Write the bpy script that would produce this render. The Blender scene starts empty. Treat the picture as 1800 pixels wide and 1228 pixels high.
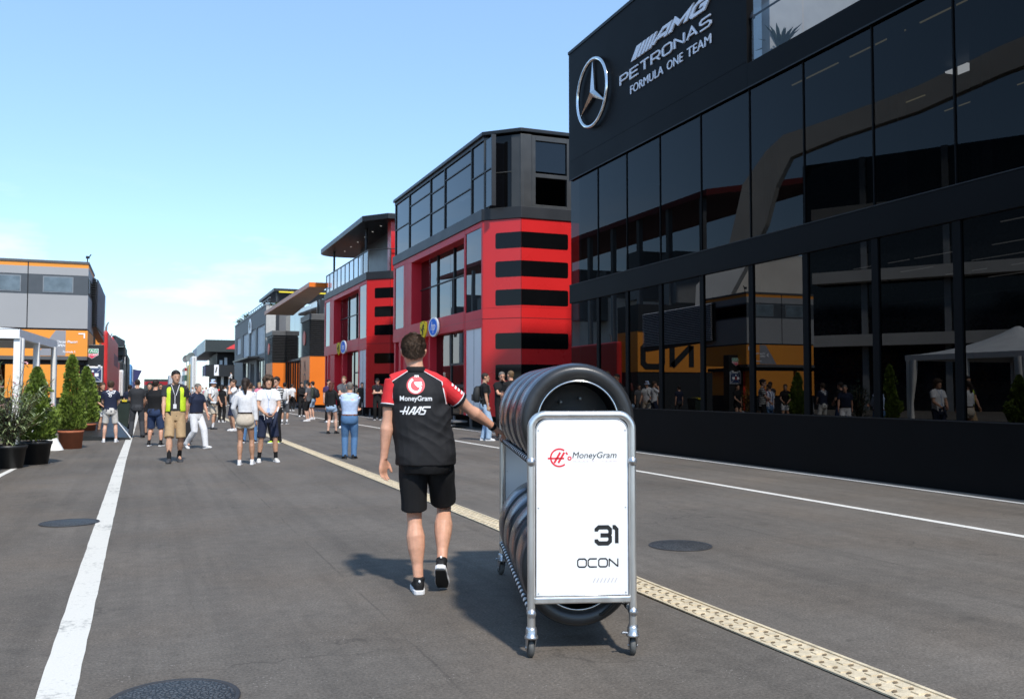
import bpy, bmesh, math, random
import numpy as np
from math import sin, cos, tan, atan, atan2, radians, sqrt, pi, hypot
from mathutils import Vector, Matrix, noise
from mathutils.bvhtree import BVHTree

random.seed(11)
SC = bpy.context.scene
COL = SC.collection

# ------------------------------------------------------------------ camera geometry (photo 1800x1228, 32 mm lens)
F_PX, CXP, CYP, CAM_H = 1600.0, 900.0, 614.0, 1.43
PITCH = atan(71 / F_PX)
YAW = atan(643 / hypot(F_PX, 71))

def ray(px, py):
    x = (px - CXP) / F_PX; y = (CYP - py) / F_PX
    f = Vector((sin(YAW) * cos(PITCH), cos(YAW) * cos(PITCH), sin(PITCH)))
    r = Vector((cos(YAW), -sin(YAW), 0))
    u = Vector((-sin(YAW) * sin(PITCH), -cos(YAW) * sin(PITCH), cos(PITCH)))
    return r * x + u * y + f

def ground(px, py):
    d = ray(px, py); t = -CAM_H / d.z
    return (d.x * t, d.y * t)

def at_x(px, py, X):
    d = ray(px, py); t = X / d.x
    return (d.y * t, CAM_H + d.z * t)

def at_y(px, py, Y):
    d = ray(px, py); t = Y / d.y
    return (d.x * t, CAM_H + d.z * t)

# ------------------------------------------------------------------ materials
MATS = {}

def srgb(r, g, b):
    def f(c):
        c /= 255.0
        return c / 12.92 if c <= .04045 else ((c + .055) / 1.055) ** 2.4
    return (f(r), f(g), f(b))

def mat(name, col, rough=.6, metal=0.0, spec=.5, var=.12, vscale=4.0, bump=0.0, bscale=60.0, coat=0.0, coat_rough=.05,
        detail=4.0, emit=None, attr=False, stretch=None):
    if name in MATS: return MATS[name]
    m = bpy.data.materials.new(name); m.use_nodes = True
    nt = m.node_tree; N = nt.nodes; L = nt.links
    b = N['Principled BSDF']
    b.inputs['Roughness'].default_value = rough
    b.inputs['Metallic'].default_value = metal
    b.inputs['Specular IOR Level'].default_value = spec
    b.inputs['Coat Weight'].default_value = coat
    b.inputs['Coat Roughness'].default_value = coat_rough
    tc = N.new('ShaderNodeTexCoord')
    src = tc.outputs['Object']
    if stretch:
        mp = N.new('ShaderNodeMapping'); mp.inputs['Scale'].default_value = stretch
        L.new(src, mp.inputs['Vector']); src = mp.outputs['Vector']
    nz = N.new('ShaderNodeTexNoise'); nz.inputs['Scale'].default_value = vscale; nz.inputs['Detail'].default_value = detail
    L.new(src, nz.inputs['Vector'])
    rmp = N.new('ShaderNodeMapRange')
    rmp.inputs['From Min'].default_value = .3; rmp.inputs['From Max'].default_value = .7
    rmp.inputs['To Min'].default_value = 1 - var; rmp.inputs['To Max'].default_value = 1 + var
    L.new(nz.outputs['Fac'], rmp.inputs['Value'])
    mul = N.new('ShaderNodeVectorMath'); mul.operation = 'SCALE'
    if attr:
        at = N.new('ShaderNodeAttribute'); at.attribute_name = 'Col'
        L.new(at.outputs['Color'], mul.inputs[0])
    else:
        mul.inputs[0].default_value = col
    L.new(rmp.outputs['Result'], mul.inputs['Scale'])
    L.new(mul.outputs['Vector'], b.inputs['Base Color'])
    if bump:
        nb = N.new('ShaderNodeTexNoise'); nb.inputs['Scale'].default_value = bscale; nb.inputs['Detail'].default_value = 5
        L.new(src, nb.inputs['Vector'])
        bp = N.new('ShaderNodeBump'); bp.inputs['Strength'].default_value = bump; bp.inputs['Distance'].default_value = .02
        L.new(nb.outputs['Fac'], bp.inputs['Height']); L.new(bp.outputs['Normal'], b.inputs['Normal'])
    # roughness variation, so that nothing is uniformly glossy
    rr = N.new('ShaderNodeMapRange'); rr.inputs['To Min'].default_value = max(0, rough * .85); rr.inputs['To Max'].default_value = min(1, rough * 1.15)
    L.new(nz.outputs['Fac'], rr.inputs['Value']); L.new(rr.outputs['Result'], b.inputs['Roughness'])
    if emit:
        b.inputs['Emission Color'].default_value = (*emit[0], 1); b.inputs['Emission Strength'].default_value = emit[1]
    MATS[name] = m
    return m

def glass_mat(name, tint, ior=1.5, wavy=.0, rough=0.0, refl=1.0):
    """tinted pane: Fresnel mirror over a dark see-through sheet"""
    if name in MATS: return MATS[name]
    m = bpy.data.materials.new(name); m.use_nodes = True
    nt = m.node_tree; N = nt.nodes; L = nt.links
    for n in list(N): N.remove(n)
    out = N.new('ShaderNodeOutputMaterial')
    fr = N.new('ShaderNodeFresnel'); fr.inputs['IOR'].default_value = ior
    tr = N.new('ShaderNodeBsdfTransparent'); tr.inputs['Color'].default_value = (*tint, 1)
    gl = N.new('ShaderNodeBsdfGlossy'); gl.inputs['Roughness'].default_value = rough
    gl.inputs['Color'].default_value = (refl, refl, refl, 1)
    mx = N.new('ShaderNodeMixShader')
    if wavy:
        tc = N.new('ShaderNodeTexCoord'); nz = N.new('ShaderNodeTexNoise'); nz.inputs['Scale'].default_value = .5
        nz.inputs['Detail'].default_value = 1
        bp = N.new('ShaderNodeBump'); bp.inputs['Strength'].default_value = wavy; bp.inputs['Distance'].default_value = .02
        L.new(tc.outputs['Object'], nz.inputs['Vector']); L.new(nz.outputs['Fac'], bp.inputs['Height'])
        L.new(bp.outputs['Normal'], gl.inputs['Normal'])
    L.new(fr.outputs[0], mx.inputs[0]); L.new(tr.outputs[0], mx.inputs[1]); L.new(gl.outputs[0], mx.inputs[2])
    L.new(mx.outputs[0], out.inputs['Surface'])
    MATS[name] = m
    return m

# ------------------------------------------------------------------ objects
WM = {}     # world matrix of every thing / part

def tag(o, label=None, cat=None, group=None, kind=None):
    if label: o['label'] = label
    if cat: o['category'] = cat
    if group: o['group'] = group
    if kind: o['kind'] = kind
    return o

def thing(name, label, cat, loc=(0, 0, 0), rz=0.0, group=None):
    o = bpy.data.objects.new(name, None); COL.objects.link(o)
    o.empty_display_size = .2
    o.location = loc; o.rotation_euler = (0, 0, rz)
    WM[o] = Matrix.Translation(loc) @ Matrix.Rotation(rz, 4, 'Z')
    tag(o, label, cat, group)
    return o

def link_mesh(name, me, m, parent=None, loc=None, rz=0.0):
    o = bpy.data.objects.new(name, me); COL.objects.link(o)
    if m is not None and not me.materials:
        for q in (m if isinstance(m, (list, tuple)) else [m]): me.materials.append(q)
    if parent is not None:
        o.parent = parent; WM[o] = WM[parent]
    else:
        if loc is not None: o.location = loc
        o.rotation_euler = (0, 0, rz)
        WM[o] = Matrix.Translation(loc or (0, 0, 0)) @ Matrix.Rotation(rz, 4, 'Z')
    return o

class MB:
    """collects shapes into one mesh (coordinates are local to the thing unless world=True at build)"""
    def __init__(s): s.v = []; s.f = []; s.sm = []; s.mi = []; s.cur = 0
    def add(s, vs, fs, smooth=False):
        n = len(s.v); s.v += [tuple(p) for p in vs]
        for f in fs: s.f.append(tuple(i + n for i in f)); s.sm.append(smooth); s.mi.append(s.cur)
        return s
    def box(s, x0, x1, y0, y1, z0, z1):
        if x0 > x1: x0, x1 = x1, x0
        if y0 > y1: y0, y1 = y1, y0
        if z0 > z1: z0, z1 = z1, z0
        vs = [(x0, y0, z0), (x1, y0, z0), (x1, y1, z0), (x0, y1, z0), (x0, y0, z1), (x1, y0, z1), (x1, y1, z1), (x0, y1, z1)]
        return s.add(vs, [(0, 3, 2, 1), (4, 5, 6, 7), (0, 1, 5, 4), (1, 2, 6, 5), (2, 3, 7, 6), (3, 0, 4, 7)])
    def obox(s, o, u, v, n, a, b, c):
        """box from corner o along vectors u*a, v*b, n*c"""
        o = Vector(o); u = Vector(u) * a; v = Vector(v) * b; n = Vector(n) * c
        vs = [o, o + u, o + u + v, o + v, o + n, o + u + n, o + u + v + n, o + v + n]
        return s.add(vs, [(0, 3, 2, 1), (4, 5, 6, 7), (0, 1, 5, 4), (1, 2, 6, 5), (2, 3, 7, 6), (3, 0, 4, 7)])
    def quad(s, a, b, c, d): return s.add([a, b, c, d], [(0, 1, 2, 3)])
    def prism(s, poly, z0, z1):
        n = len(poly)
        a = sum(poly[i][0] * poly[(i + 1) % n][1] - poly[(i + 1) % n][0] * poly[i][1] for i in range(n))
        if a < 0: poly = poly[::-1]
        vs = [(p[0], p[1], z0) for p in poly] + [(p[0], p[1], z1) for p in poly]
        fs = [tuple(range(n - 1, -1, -1)), tuple(range(n, 2 * n))] + [(i, (i + 1) % n, n + (i + 1) % n, n + i) for i in range(n)]
        return s.add(vs, fs)
    def plate(s, poly2, o, u, v, n, t):
        """extruded 2D polygon in the frame o,u,v; thickness t along n"""
        o = Vector(o); u = Vector(u); v = Vector(v); n = Vector(n)
        k = len(poly2)
        a = sum(poly2[i][0] * poly2[(i + 1) % k][1] - poly2[(i + 1) % k][0] * poly2[i][1] for i in range(k))
        if (a < 0) != (u.cross(v).dot(n) < 0): poly2 = poly2[::-1]
        vs = [o + u * p[0] + v * p[1] for p in poly2]; vs += [p + n * t for p in vs]
        fs = [tuple(range(k - 1, -1, -1)), tuple(range(k, 2 * k))] + [(i, (i + 1) % k, k + (i + 1) % k, k + i) for i in range(k)]
        return s.add(vs, fs)
    def tube(s, pts, r, n=12, cap=True, closed=False):
        pts = [Vector(p) for p in pts]; k = len(pts)
        rs = r if isinstance(r, (list, tuple)) else [r] * k
        T = []
        for i in range(k):
            if closed: t = pts[(i + 1) % k] - pts[i - 1]
            else: t = pts[min(i + 1, k - 1)] - pts[max(i - 1, 0)]
            T.append(t.normalized())
        ref = Vector((0, 0, 1)) if abs(T[0].z) < .9 else Vector((0, 1, 0))
        a = T[0].cross(ref).normalized(); vs = []
        for i in range(k):
            a = (a - T[i] * a.dot(T[i])).normalized(); b = T[i].cross(a)
            for j in range(n):
                q = 2 * pi * j / n
                vs.append(pts[i] + (a * cos(q) + b * sin(q)) * rs[i])
        fs = []
        for i in range(k if closed else k - 1):
            for j in range(n):
                i2 = (i + 1) % k
                fs.append((i * n + j, i * n + (j + 1) % n, i2 * n + (j + 1) % n, i2 * n + j))
        s.add(vs, fs, True)
        if cap and not closed:
            s.add(vs[:n], [tuple(range(n - 1, -1, -1))]); s.add(vs[-n:], [tuple(range(n))])
        return s
    def cyl(s, p0, p1, r, n=16): return s.tube([p0, p1], r, n)
    def lathe(s, prof, o, ax, n=32, cap=False):
        """profile (r, h) revolved about axis ax through o"""
        o = Vector(o); ax = Vector(ax).normalized()
        ref = Vector((0, 0, 1)) if abs(ax.z) < .9 else Vector((1, 0, 0))
        a = ax.cross(ref).normalized(); b = ax.cross(a); vs = []
        for r, h in prof:
            for j in range(n):
                q = 2 * pi * j / n; vs.append(o + ax * h + (a * cos(q) + b * sin(q)) * r)
        fs = [(i * n + j, i * n + (j + 1) % n, (i + 1) * n + (j + 1) % n, (i + 1) * n + j) for i in range(len(prof) - 1) for j in range(n)]
        return s.add(vs, fs, True)
    def ring(s, centers, n=18):
        """loft: list of (center, u, v, rx, ry, exponent) -> closed surface"""
        vs = []
        for c, u, v, rx, ry, e in centers:
            c = Vector(c); u = Vector(u); v = Vector(v)
            for j in range(n):
                q = 2 * pi * j / n; cx, sy = cos(q), sin(q)
                vs.append(c + u * rx * math.copysign(abs(cx) ** (2 / e), cx) + v * ry * math.copysign(abs(sy) ** (2 / e), sy))
        k = len(centers)
        fs = [(i * n + j, i * n + (j + 1) % n, (i + 1) * n + (j + 1) % n, (i + 1) * n + j) for i in range(k - 1) for j in range(n)]
        fs += [tuple(range(n - 1, -1, -1)), tuple(range((k - 1) * n, k * n))]
        return s.add(vs, fs, True)
    def transform(s, M):
        s.v = [tuple(M @ Vector(p)) for p in s.v]; return s
    def mesh(s, name='mesh'):
        me = bpy.data.meshes.new(name); me.from_pydata(s.v, [], s.f)
        me.polygons.foreach_set('use_smooth', s.sm)
        if any(s.mi): me.polygons.foreach_set('material_index', s.mi)
        me.update(); return me
    def build(s, name, m, parent=None, world=False, bevel=0.0, segs=2, loc=None, fix=True):
        if world:
            ref = WM[parent] if parent is not None else Matrix.Translation(loc or (0, 0, 0))
            s.transform(ref.inverted())
        me = s.mesh(name)
        if fix:
            bm = bmesh.new(); bm.from_mesh(me); bmesh.ops.recalc_face_normals(bm, faces=bm.faces); bm.to_mesh(me); bm.free()
        o = link_mesh(name, me, m, parent, loc)
        if bevel:
            b = o.modifiers.new('bevel', 'BEVEL'); b.width = bevel; b.segments = segs; b.limit_method = 'ANGLE'; b.angle_limit = radians(40)
        return o

TMP_SC = bpy.data.scenes.new('tmp')       # scratch scene, removed at the end

def eval_mesh(o):
    vl = TMP_SC.view_layers[0]; vl.update(); dg = vl.depsgraph
    return bpy.data.meshes.new_from_object(o.evaluated_get(dg))

def fuse(mb, voxel, smooth=3, fac=.5):
    """union of overlapping closed lofts as one continuous skin"""
    me = mb.mesh('tmp'); o = bpy.data.objects.new('tmp', me); TMP_SC.collection.objects.link(o)
    r = o.modifiers.new('r', 'REMESH'); r.mode = 'VOXEL'; r.voxel_size = voxel
    if smooth:
        q = o.modifiers.new('s', 'SMOOTH'); q.factor = fac; q.iterations = smooth
    res = eval_mesh(o)
    bpy.data.objects.remove(o); bpy.data.meshes.remove(me)
    res.polygons.foreach_set('use_smooth', [True] * len(res.polygons))
    return res

def bvh_of(o):
    me = o.data
    return BVHTree.FromPolygons([v.co.copy() for v in me.vertices], [tuple(p.vertices) for p in me.polygons])

# ------------------------------------------------------------------ lettering
def text_poly(s, w, h, shear=0.0, bold=0.0, space=1.0):
    """built-in font text as flat triangles scaled to the box w x h; returns MB in xy plane, origin at lower left"""
    c = bpy.data.curves.new('t', 'FONT'); c.body = s; c.shear = shear; c.offset = bold; c.resolution_u = 4; c.space_character = space
    o = bpy.data.objects.new('t', c); TMP_SC.collection.objects.link(o)
    me = eval_mesh(o); bpy.data.objects.remove(o); bpy.data.curves.remove(c)
    vs = [v.co.copy() for v in me.vertices]; fs = [tuple(p.vertices) for p in me.polygons]
    bpy.data.meshes.remove(me)
    x0 = min(v.x for v in vs); x1 = max(v.x for v in vs); y0 = min(v.y for v in vs); y1 = max(v.y for v in vs)
    vs = [((v.x - x0) / (x1 - x0) * w, (v.y - y0) / (y1 - y0) * h, 0) for v in vs]
    mb = MB(); mb.add(vs, fs); return mb

def stroke(mb, pts, t, closed=False):
    """thick polyline with mitred corners in the xy plane"""
    P = [Vector((p[0], p[1])) for p in pts]; k = len(P); A = []; B = []
    for i in range(k):
        d0 = (P[i] - P[i - 1]) if (closed or i > 0) else (P[1] - P[0])
        d1 = (P[(i + 1) % k] - P[i]) if (closed or i < k - 1) else (P[-1] - P[-2])
        d0 = d0.normalized(); d1 = d1.normalized()
        n0 = Vector((-d0.y, d0.x)); n1 = Vector((-d1.y, d1.x)); m = n0 + n1
        if m.length < .2: m = n1
        m = m.normalized(); q = t / 2 / max(.45, m.dot(n1))
        A.append(P[i] + m * q); B.append(P[i] - m * q)
    vs = [(p.x, p.y, 0) for p in A] + [(p.x, p.y, 0) for p in B]
    fs = [(i, k + i, k + (i + 1) % k, (i + 1) % k) for i in range(k if closed else k - 1)]
    mb.add(vs, fs)

def glyph(ch, w, c=.16):
    if ch == 'O': return [([(c, 0), (w - c, 0), (w, c), (w, 1 - c), (w - c, 1), (c, 1), (0, 1 - c), (0, c)], True)]
    if ch == 'C': return [([(w, 1), (c, 1), (0, 1 - c), (0, c), (c, 0), (w, 0)], False)]
    if ch == 'N': return [([(0, 0), (0, 1)], False), ([(0, .97), (w, .03)], False), ([(w, 0), (w, 1)], False)]
    if ch == '3': return [([(0, .74), (0, 1 - c), (c, 1), (w - c, 1), (w, 1 - c), (w, .62), (w - .08, .5)], False),
                          ([(w - .08, .5), (w, .38), (w, c), (w - c, 0), (c, 0), (0, c), (0, .26)], False), ([(.3 * w, .5), (w - .05, .5)], False)]
    if ch == '1': return [([(0, 1), (w - .12, 1), (w, 1 - c), (w, 0)], False)]
    if ch == 'P': return [([(0, 0), (0, 1), (w - c, 1), (w, 1 - c), (w, .42 + c), (w - c, .42), (0, .42)], False)]
    if ch == 'R': return [([(0, 0), (0, 1), (w - c, 1), (w, 1 - c), (w, .42 + c), (w - c, .42), (0, .42)], False), ([(w * .55, .42), (w, 0)], False)]
    if ch == 'E': return [([(w, 1), (0, 1), (0, 0), (w, 0)], False), ([(0, .52), (w * .92, .52)], False)]
    if ch == 'T': return [([(0, 1), (w, 1)], False), ([(w / 2, 1), (w / 2, 0)], False)]
    if ch == 'A': return [([(0, 0), (w / 2, 1), (w, 0)], False), ([(w * .2, .3), (w * .8, .3)], False)]
    if ch == 'S': return [([(w, 1), (c, 1), (0, 1 - c), (0, .52 + c * .8), (c, .52), (w - c, .52), (w, .52 - c * .8), (w, c), (w - c, 0), (0, 0)], False)]
    if ch == 'M': return [([(0, 0), (0, 1), (w / 2, .35), (w, 1), (w, 0)], False)]
    if ch == 'G': return [([(w, 1), (c, 1), (0, 1 - c), (0, c), (c, 0), (w, 0), (w, .5), (w * .5, .5)], False)]
    if ch == 'H': return [([(0, 0), (0, 1)], False), ([(w, 0), (w, 1)], False), ([(0, .5), (w, .5)], False)]
    if ch == 'a': return [([(0, 0), (0, 1 - c), (c, 1), (w, 1), (w, 0)], False), ([(0, .4), (w, .4)], False)]   # flat topped A
    return []

def stroke_text(s, w, h, t, gw=.8, gap=.3, shear=0.0, c=.16, widths=None):
    mb = MB(); x = 0
    for ch in s:
        g = gw * (widths or {}).get(ch, 1.0)
        for pts, cl in glyph(ch, g, c):
            stroke(mb, [(x + p[0], p[1] * (1 - t) + t / 2) for p in pts], t, cl)
        x += g + gap + t * .2
    vs = [Vector(v) for v in mb.v]
    vs = [Vector((v.x + shear * v.y, v.y, 0)) for v in vs]
    x0 = min(v.x for v in vs); x1 = max(v.x for v in vs); y0 = min(v.y for v in vs); y1 = max(v.y for v in vs)
    mb.v = [((v.x - x0) / (x1 - x0) * w, (v.y - y0) / (y1 - y0) * h, 0) for v in vs]
    return mb

def solid(mb, t):
    """gives flat lettering a thickness t towards +z"""
    me = mb.mesh(); bm = bmesh.new(); bm.from_mesh(me)
    bmesh.ops.remove_doubles(bm, verts=bm.verts, dist=1e-5)
    r = bmesh.ops.extrude_face_region(bm, geom=bm.faces[:])
    for v in [g for g in r['geom'] if isinstance(g, bmesh.types.BMVert)]: v.co.z += t
    bmesh.ops.recalc_face_normals(bm, faces=bm.faces)
    out = MB(); bm.verts.index_update()
    out.add([v.co.copy() for v in bm.verts], [tuple(v.index for v in f.verts) for f in bm.faces])
    bm.free(); bpy.data.meshes.remove(me); return out

def frame_m(o, u, v):
    u = Vector(u).normalized(); v = Vector(v).normalized(); n = u.cross(v)
    M = Matrix(((u.x, v.x, n.x, o[0]), (u.y, v.y, n.y, o[1]), (u.z, v.z, n.z, o[2]), (0, 0, 0, 1)))
    return M

def circle_poly(r, n=32, cx=0, cy=0, ry=None):
    ry = ry or r
    return [(cx + r * cos(2 * pi * i / n), cy + ry * sin(2 * pi * i / n)) for i in range(n)]

def arc_pts(cx, cy, r, a0, a1, n=12):
    return [(cx + r * cos(radians(a0 + (a1 - a0) * i / n)), cy + r * sin(radians(a0 + (a1 - a0) * i / n))) for i in range(n + 1)]

def drape(mb, bvh, off, axis_dir, M, cell=.02):
    """projects flat lettering (xy plane, mapped by M) along axis_dir onto a cloth surface, off metres proud"""
    me = mb.mesh(); bm = bmesh.new(); bm.from_mesh(me); bmesh.ops.remove_doubles(bm, verts=bm.verts, dist=1e-6)
    xs = [v.co.x for v in bm.verts]; ys = [v.co.y for v in bm.verts]
    x = min(xs) + cell
    while x < max(xs):
        bmesh.ops.bisect_plane(bm, geom=bm.verts[:] + bm.edges[:] + bm.faces[:], plane_co=(x, 0, 0), plane_no=(1, 0, 0)); x += cell
    y = min(ys) + cell
    while y < max(ys):
        bmesh.ops.bisect_plane(bm, geom=bm.verts[:] + bm.edges[:] + bm.faces[:], plane_co=(0, y, 0), plane_no=(0, 1, 0)); y += cell
    d = Vector(axis_dir).normalized()
    for v in bm.verts:
        p = M @ v.co
        hit, n, i, dist = bvh.ray_cast(p - d * 1.0, d)
        if hit is None: hit = bvh.find_nearest(p)[0]
        v.co = hit - d * off
    out = MB(); bm.verts.index_update()
    out.add([v.co.copy() for v in bm.verts], [tuple(v.index for v in f.verts) for f in bm.faces], True)
    bm.free(); bpy.data.meshes.remove(me); return out
# ================================================================== ground
def asphalt():
    m = bpy.data.materials.new('asphalt'); m.use_nodes = True
    nt = m.node_tree; N = nt.nodes; L = nt.links; b = N['Principled BSDF']
    tc = N.new('ShaderNodeTexCoord')
    def noi(scale, detail=4, stretch=None, rough=.5):
        n = N.new('ShaderNodeTexNoise'); n.inputs['Scale'].default_value = scale; n.inputs['Detail'].default_value = detail
        n.inputs['Roughness'].default_value = rough
        if stretch:
            mp = N.new('ShaderNodeMapping'); mp.inputs['Scale'].default_value = stretch
            L.new(tc.outputs['Object'], mp.inputs['Vector']); L.new(mp.outputs['Vector'], n.inputs['Vector'])
        else: L.new(tc.outputs['Object'], n.inputs['Vector'])
        return n.outputs['Fac']
    def rng(src, a, c, lo, hi):
        r = N.new('ShaderNodeMapRange'); r.inputs['From Min'].default_value = a; r.inputs['From Max'].default_value = c
        r.inputs['To Min'].default_value = lo; r.inputs['To Max'].default_value = hi; L.new(src, r.inputs['Value']); return r.outputs['Result']
    def mul(p, q):
        k = N.new('ShaderNodeMath'); k.operation = 'MULTIPLY'; L.new(p, k.inputs[0]); L.new(q, k.inputs[1]); return k.outputs[0]
    fine = rng(noi(170, 3, rough=.7), .3, .7, .74, 1.26)
    mid = rng(noi(9, 6), .3, .7, .9, 1.1)
    big = rng(noi(.45, 5), .32, .68, .84, 1.14)
    streak = rng(noi(1.0, 5, (1.6, .22, 1), .6), .35, .66, .9, 1.08)       # tyre wear along the lane
    scuff = rng(noi(1.0, 3, (3.0, 9.0, 1), .55), .70, .745, 1.0, .70)        # short dark scuffs
    peb = rng(noi(62, 2, rough=.6), .34, .66, .76, 1.22)
    marks = rng(noi(1.0, 4, (4.5, .10, 1), .6), .40, .52, .92, 1.02)
    blot = rng(noi(2.4, 5, rough=.62), .60, .72, 1.0, .80)
    val = mul(mul(mul(mul(fine, mid), big), streak), scuff)
    val = mul(mul(mul(val, peb), marks), blot)
    # lengthways paving joints, broken up
    sx = N.new('ShaderNodeSeparateXYZ'); L.new(tc.outputs['Object'], sx.inputs[0])
    def mth(op, a, c):
        k = N.new('ShaderNodeMath'); k.operation = op
        for i, v in enumerate((a, c)):
            if isinstance(v, (int, float)): k.inputs[i].default_value = v
            else: L.new(v, k.inputs[i])
        return k.outputs[0]
    wobx = mth('MULTIPLY', mth('SUBTRACT', noi(1.3, 4), .5), .07)
    for xj in (1.42, 5.75, -3.1):
        dj = mth('ABSOLUTE', mth('SUBTRACT', mth('ADD', sx.outputs['X'], wobx), xj), 0)
        jl = rng(dj, .004, .012, .72, 1.0)
        js = rng(noi(.7, 3), .42, .55, 0, 1)
        jm = N.new('ShaderNodeMix'); jm.data_type = 'FLOAT'; L.new(js, jm.inputs[0]); jm.inputs[2].default_value = 1; L.new(jl, jm.inputs[3])
        val = mul(val, jm.outputs[0])
    # broken light stones
    vo = N.new('ShaderNodeTexVoronoi'); vo.inputs['Scale'].default_value = 42; L.new(tc.outputs['Object'], vo.inputs['Vector'])
    dots = rng(vo.outputs['Distance'], .10, .20, .9, 0.0)
    sel = rng(noi(4.2, 4), .52, .62, 0, 1); dots = mul(dots, sel)
    # thin cracks in a few places
    vc = N.new('ShaderNodeTexVoronoi'); vc.feature = 'DISTANCE_TO_EDGE'; vc.inputs['Scale'].default_value = .33
    wob = N.new('ShaderNodeTexNoise'); wob.inputs['Scale'].default_value = 2.2; wob.inputs['Detail'].default_value = 5; L.new(tc.outputs['Object'], wob.inputs['Vector'])
    mixv = N.new('ShaderNodeVectorMath'); mixv.operation = 'MULTIPLY_ADD'
    L.new(wob.outputs['Color'], mixv.inputs[0]); mixv.inputs[1].default_value = (.9, .9, .9); L.new(tc.outputs['Object'], mixv.inputs[2])
    L.new(mixv.outputs['Vector'], vc.inputs['Vector'])
    crack = rng(vc.outputs['Distance'], .0015, .006, .74, 1.0)
    csel = rng(noi(.25, 2), .5, .56, 0, 1)
    cm = N.new('ShaderNodeMix'); cm.data_type = 'FLOAT'; L.new(csel, cm.inputs[0]); cm.inputs[2].default_value = 1; L.new(crack, cm.inputs[3])
    val = mul(val, cm.outputs[0])
    sc = N.new('ShaderNodeVectorMath'); sc.operation = 'SCALE'; sc.inputs[0].default_value = (.131, .114, .096); L.new(val, sc.inputs['Scale'])
    hue = N.new('ShaderNodeMix'); hue.data_type = 'RGBA'; L.new(rng(noi(.8, 4), .45, .7, 0, .5), hue.inputs[0])
    L.new(sc.outputs['Vector'], hue.inputs[6])
    warm = N.new('ShaderNodeVectorMath'); warm.operation = 'MULTIPLY'; L.new(sc.outputs['Vector'], warm.inputs[0]); warm.inputs[1].default_value = (1.06, .97, .88)
    L.new(warm.outputs['Vector'], hue.inputs[7])
    st = N.new('ShaderNodeMix'); st.data_type = 'RGBA'; L.new(dots, st.inputs[0]); L.new(hue.outputs[2], st.inputs[6]); st.inputs[7].default_value = (.30, .27, .24, 1)
    L.new(st.outputs[2], b.inputs['Base Color'])
    b.inputs['Roughness'].default_value = .88; b.inputs['Specular IOR Level'].default_value = .35
    bp = N.new('ShaderNodeBump'); bp.inputs['Strength'].default_value = .35; bp.inputs['Distance'].default_value = .006
    L.new(noi(150, 3), bp.inputs['Height']); L.new(bp.outputs['Normal'], b.inputs['Normal'])
    return m

def paint(name, col, wear=.55):
    m = bpy.data.materials.new(name); m.use_nodes = True
    nt = m.node_tree; N = nt.nodes; L = nt.links; b = N['Principled BSDF']; b.inputs['Roughness'].default_value = .7
    tc = N.new('ShaderNodeTexCoord')
    def noi(scale, detail, st=None):
        n = N.new('ShaderNodeTexNoise'); n.inputs['Scale'].default_value = scale; n.inputs['Detail'].default_value = detail; n.inputs['Roughness'].default_value = .65
        if st:
            mp = N.new('ShaderNodeMapping'); mp.inputs['Scale'].default_value = st
            L.new(tc.outputs['Object'], mp.inputs['Vector']); L.new(mp.outputs['Vector'], n.inputs['Vector'])
        else: L.new(tc.outputs['Object'], n.inputs['Vector'])
        return n.outputs['Fac']
    a = noi(26, 8); c = noi(1.0, 5, (1.2, 1.5, 1)); fine = noi(150, 2)
    add = N.new('ShaderNodeMath'); add.operation = 'ADD'; L.new(a, add.inputs[0])
    k = N.new('ShaderNodeMath'); k.operation = 'MULTIPLY'; L.new(c, k.inputs[0]); k.inputs[1].default_value = .9; L.new(k.outputs[0], add.inputs[1])
    r = N.new('ShaderNodeMapRange'); r.inputs['From Min'].default_value = .95 + wear * .1; r.inputs['From Max'].default_value = 1.25; r.inputs['To Min'].default_value = 0; r.inputs['To Max'].default_value = .75
    L.new(add.outputs[0], r.inputs['Value'])
    f = N.new('ShaderNodeMapRange'); f.inputs['To Min'].default_value = .8; f.inputs['To Max'].default_value = 1.15; L.new(fine, f.inputs['Value'])
    sc = N.new('ShaderNodeVectorMath'); sc.operation = 'SCALE'; sc.inputs[0].default_value = col; L.new(f.outputs['Result'], sc.inputs['Scale'])
    mx = N.new('ShaderNodeMix'); mx.data_type = 'RGBA'; L.new(r.outputs['Result'], mx.inputs[0]); L.new(sc.outputs['Vector'], mx.inputs[6]); mx.inputs[7].default_value = (.12, .115, .105, 1)
    L.new(mx.outputs[2], b.inputs['Base Color'])
    bp = N.new('ShaderNodeBump'); bp.inputs['Strength'].default_value = .25; bp.inputs['Distance'].default_value = .004
    L.new(fine, bp.inputs['Height']); L.new(bp.outputs['Normal'], b.inputs['Normal'])
    return m

ASPH = asphalt()
g = MB(); g.add([(-900, -300, 0), (900, -300, 0), (900, 2500, 0), (-900, 2500, 0)], [(0, 1, 2, 3)])
tag(g.build('ground', ASPH), kind='structure')

def strip(name, pts, w, z, m, label=None, jag=0.0):
    """painted strip along a polyline, its edges slightly ragged"""
    mb = MB(); A = []; B = []
    P = []
    for (x0, y0), (x1, y1) in zip(pts[:-1], pts[1:]):
        n = max(1, int(abs(y1 - y0) / (.25 if jag and y0 < 25 else 4)))
        for i in range(n): P.append((x0 + (x1 - x0) * i / n, y0 + (y1 - y0) * i / n))
    P.append(pts[-1])
    for (x, y) in P:
        j = (random.uniform(-jag, jag), random.uniform(-jag, jag))
        A.append((x - w / 2 + j[0], y, z)); B.append((x + w / 2 + j[1], y, z))
    n = len(P)
    mb.add(A + B, [(i, n + i, n + i + 1, i + 1) for i in range(n - 1)])
    o = mb.build(name, m)
    tag(o, label, kind='structure'); return o

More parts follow.
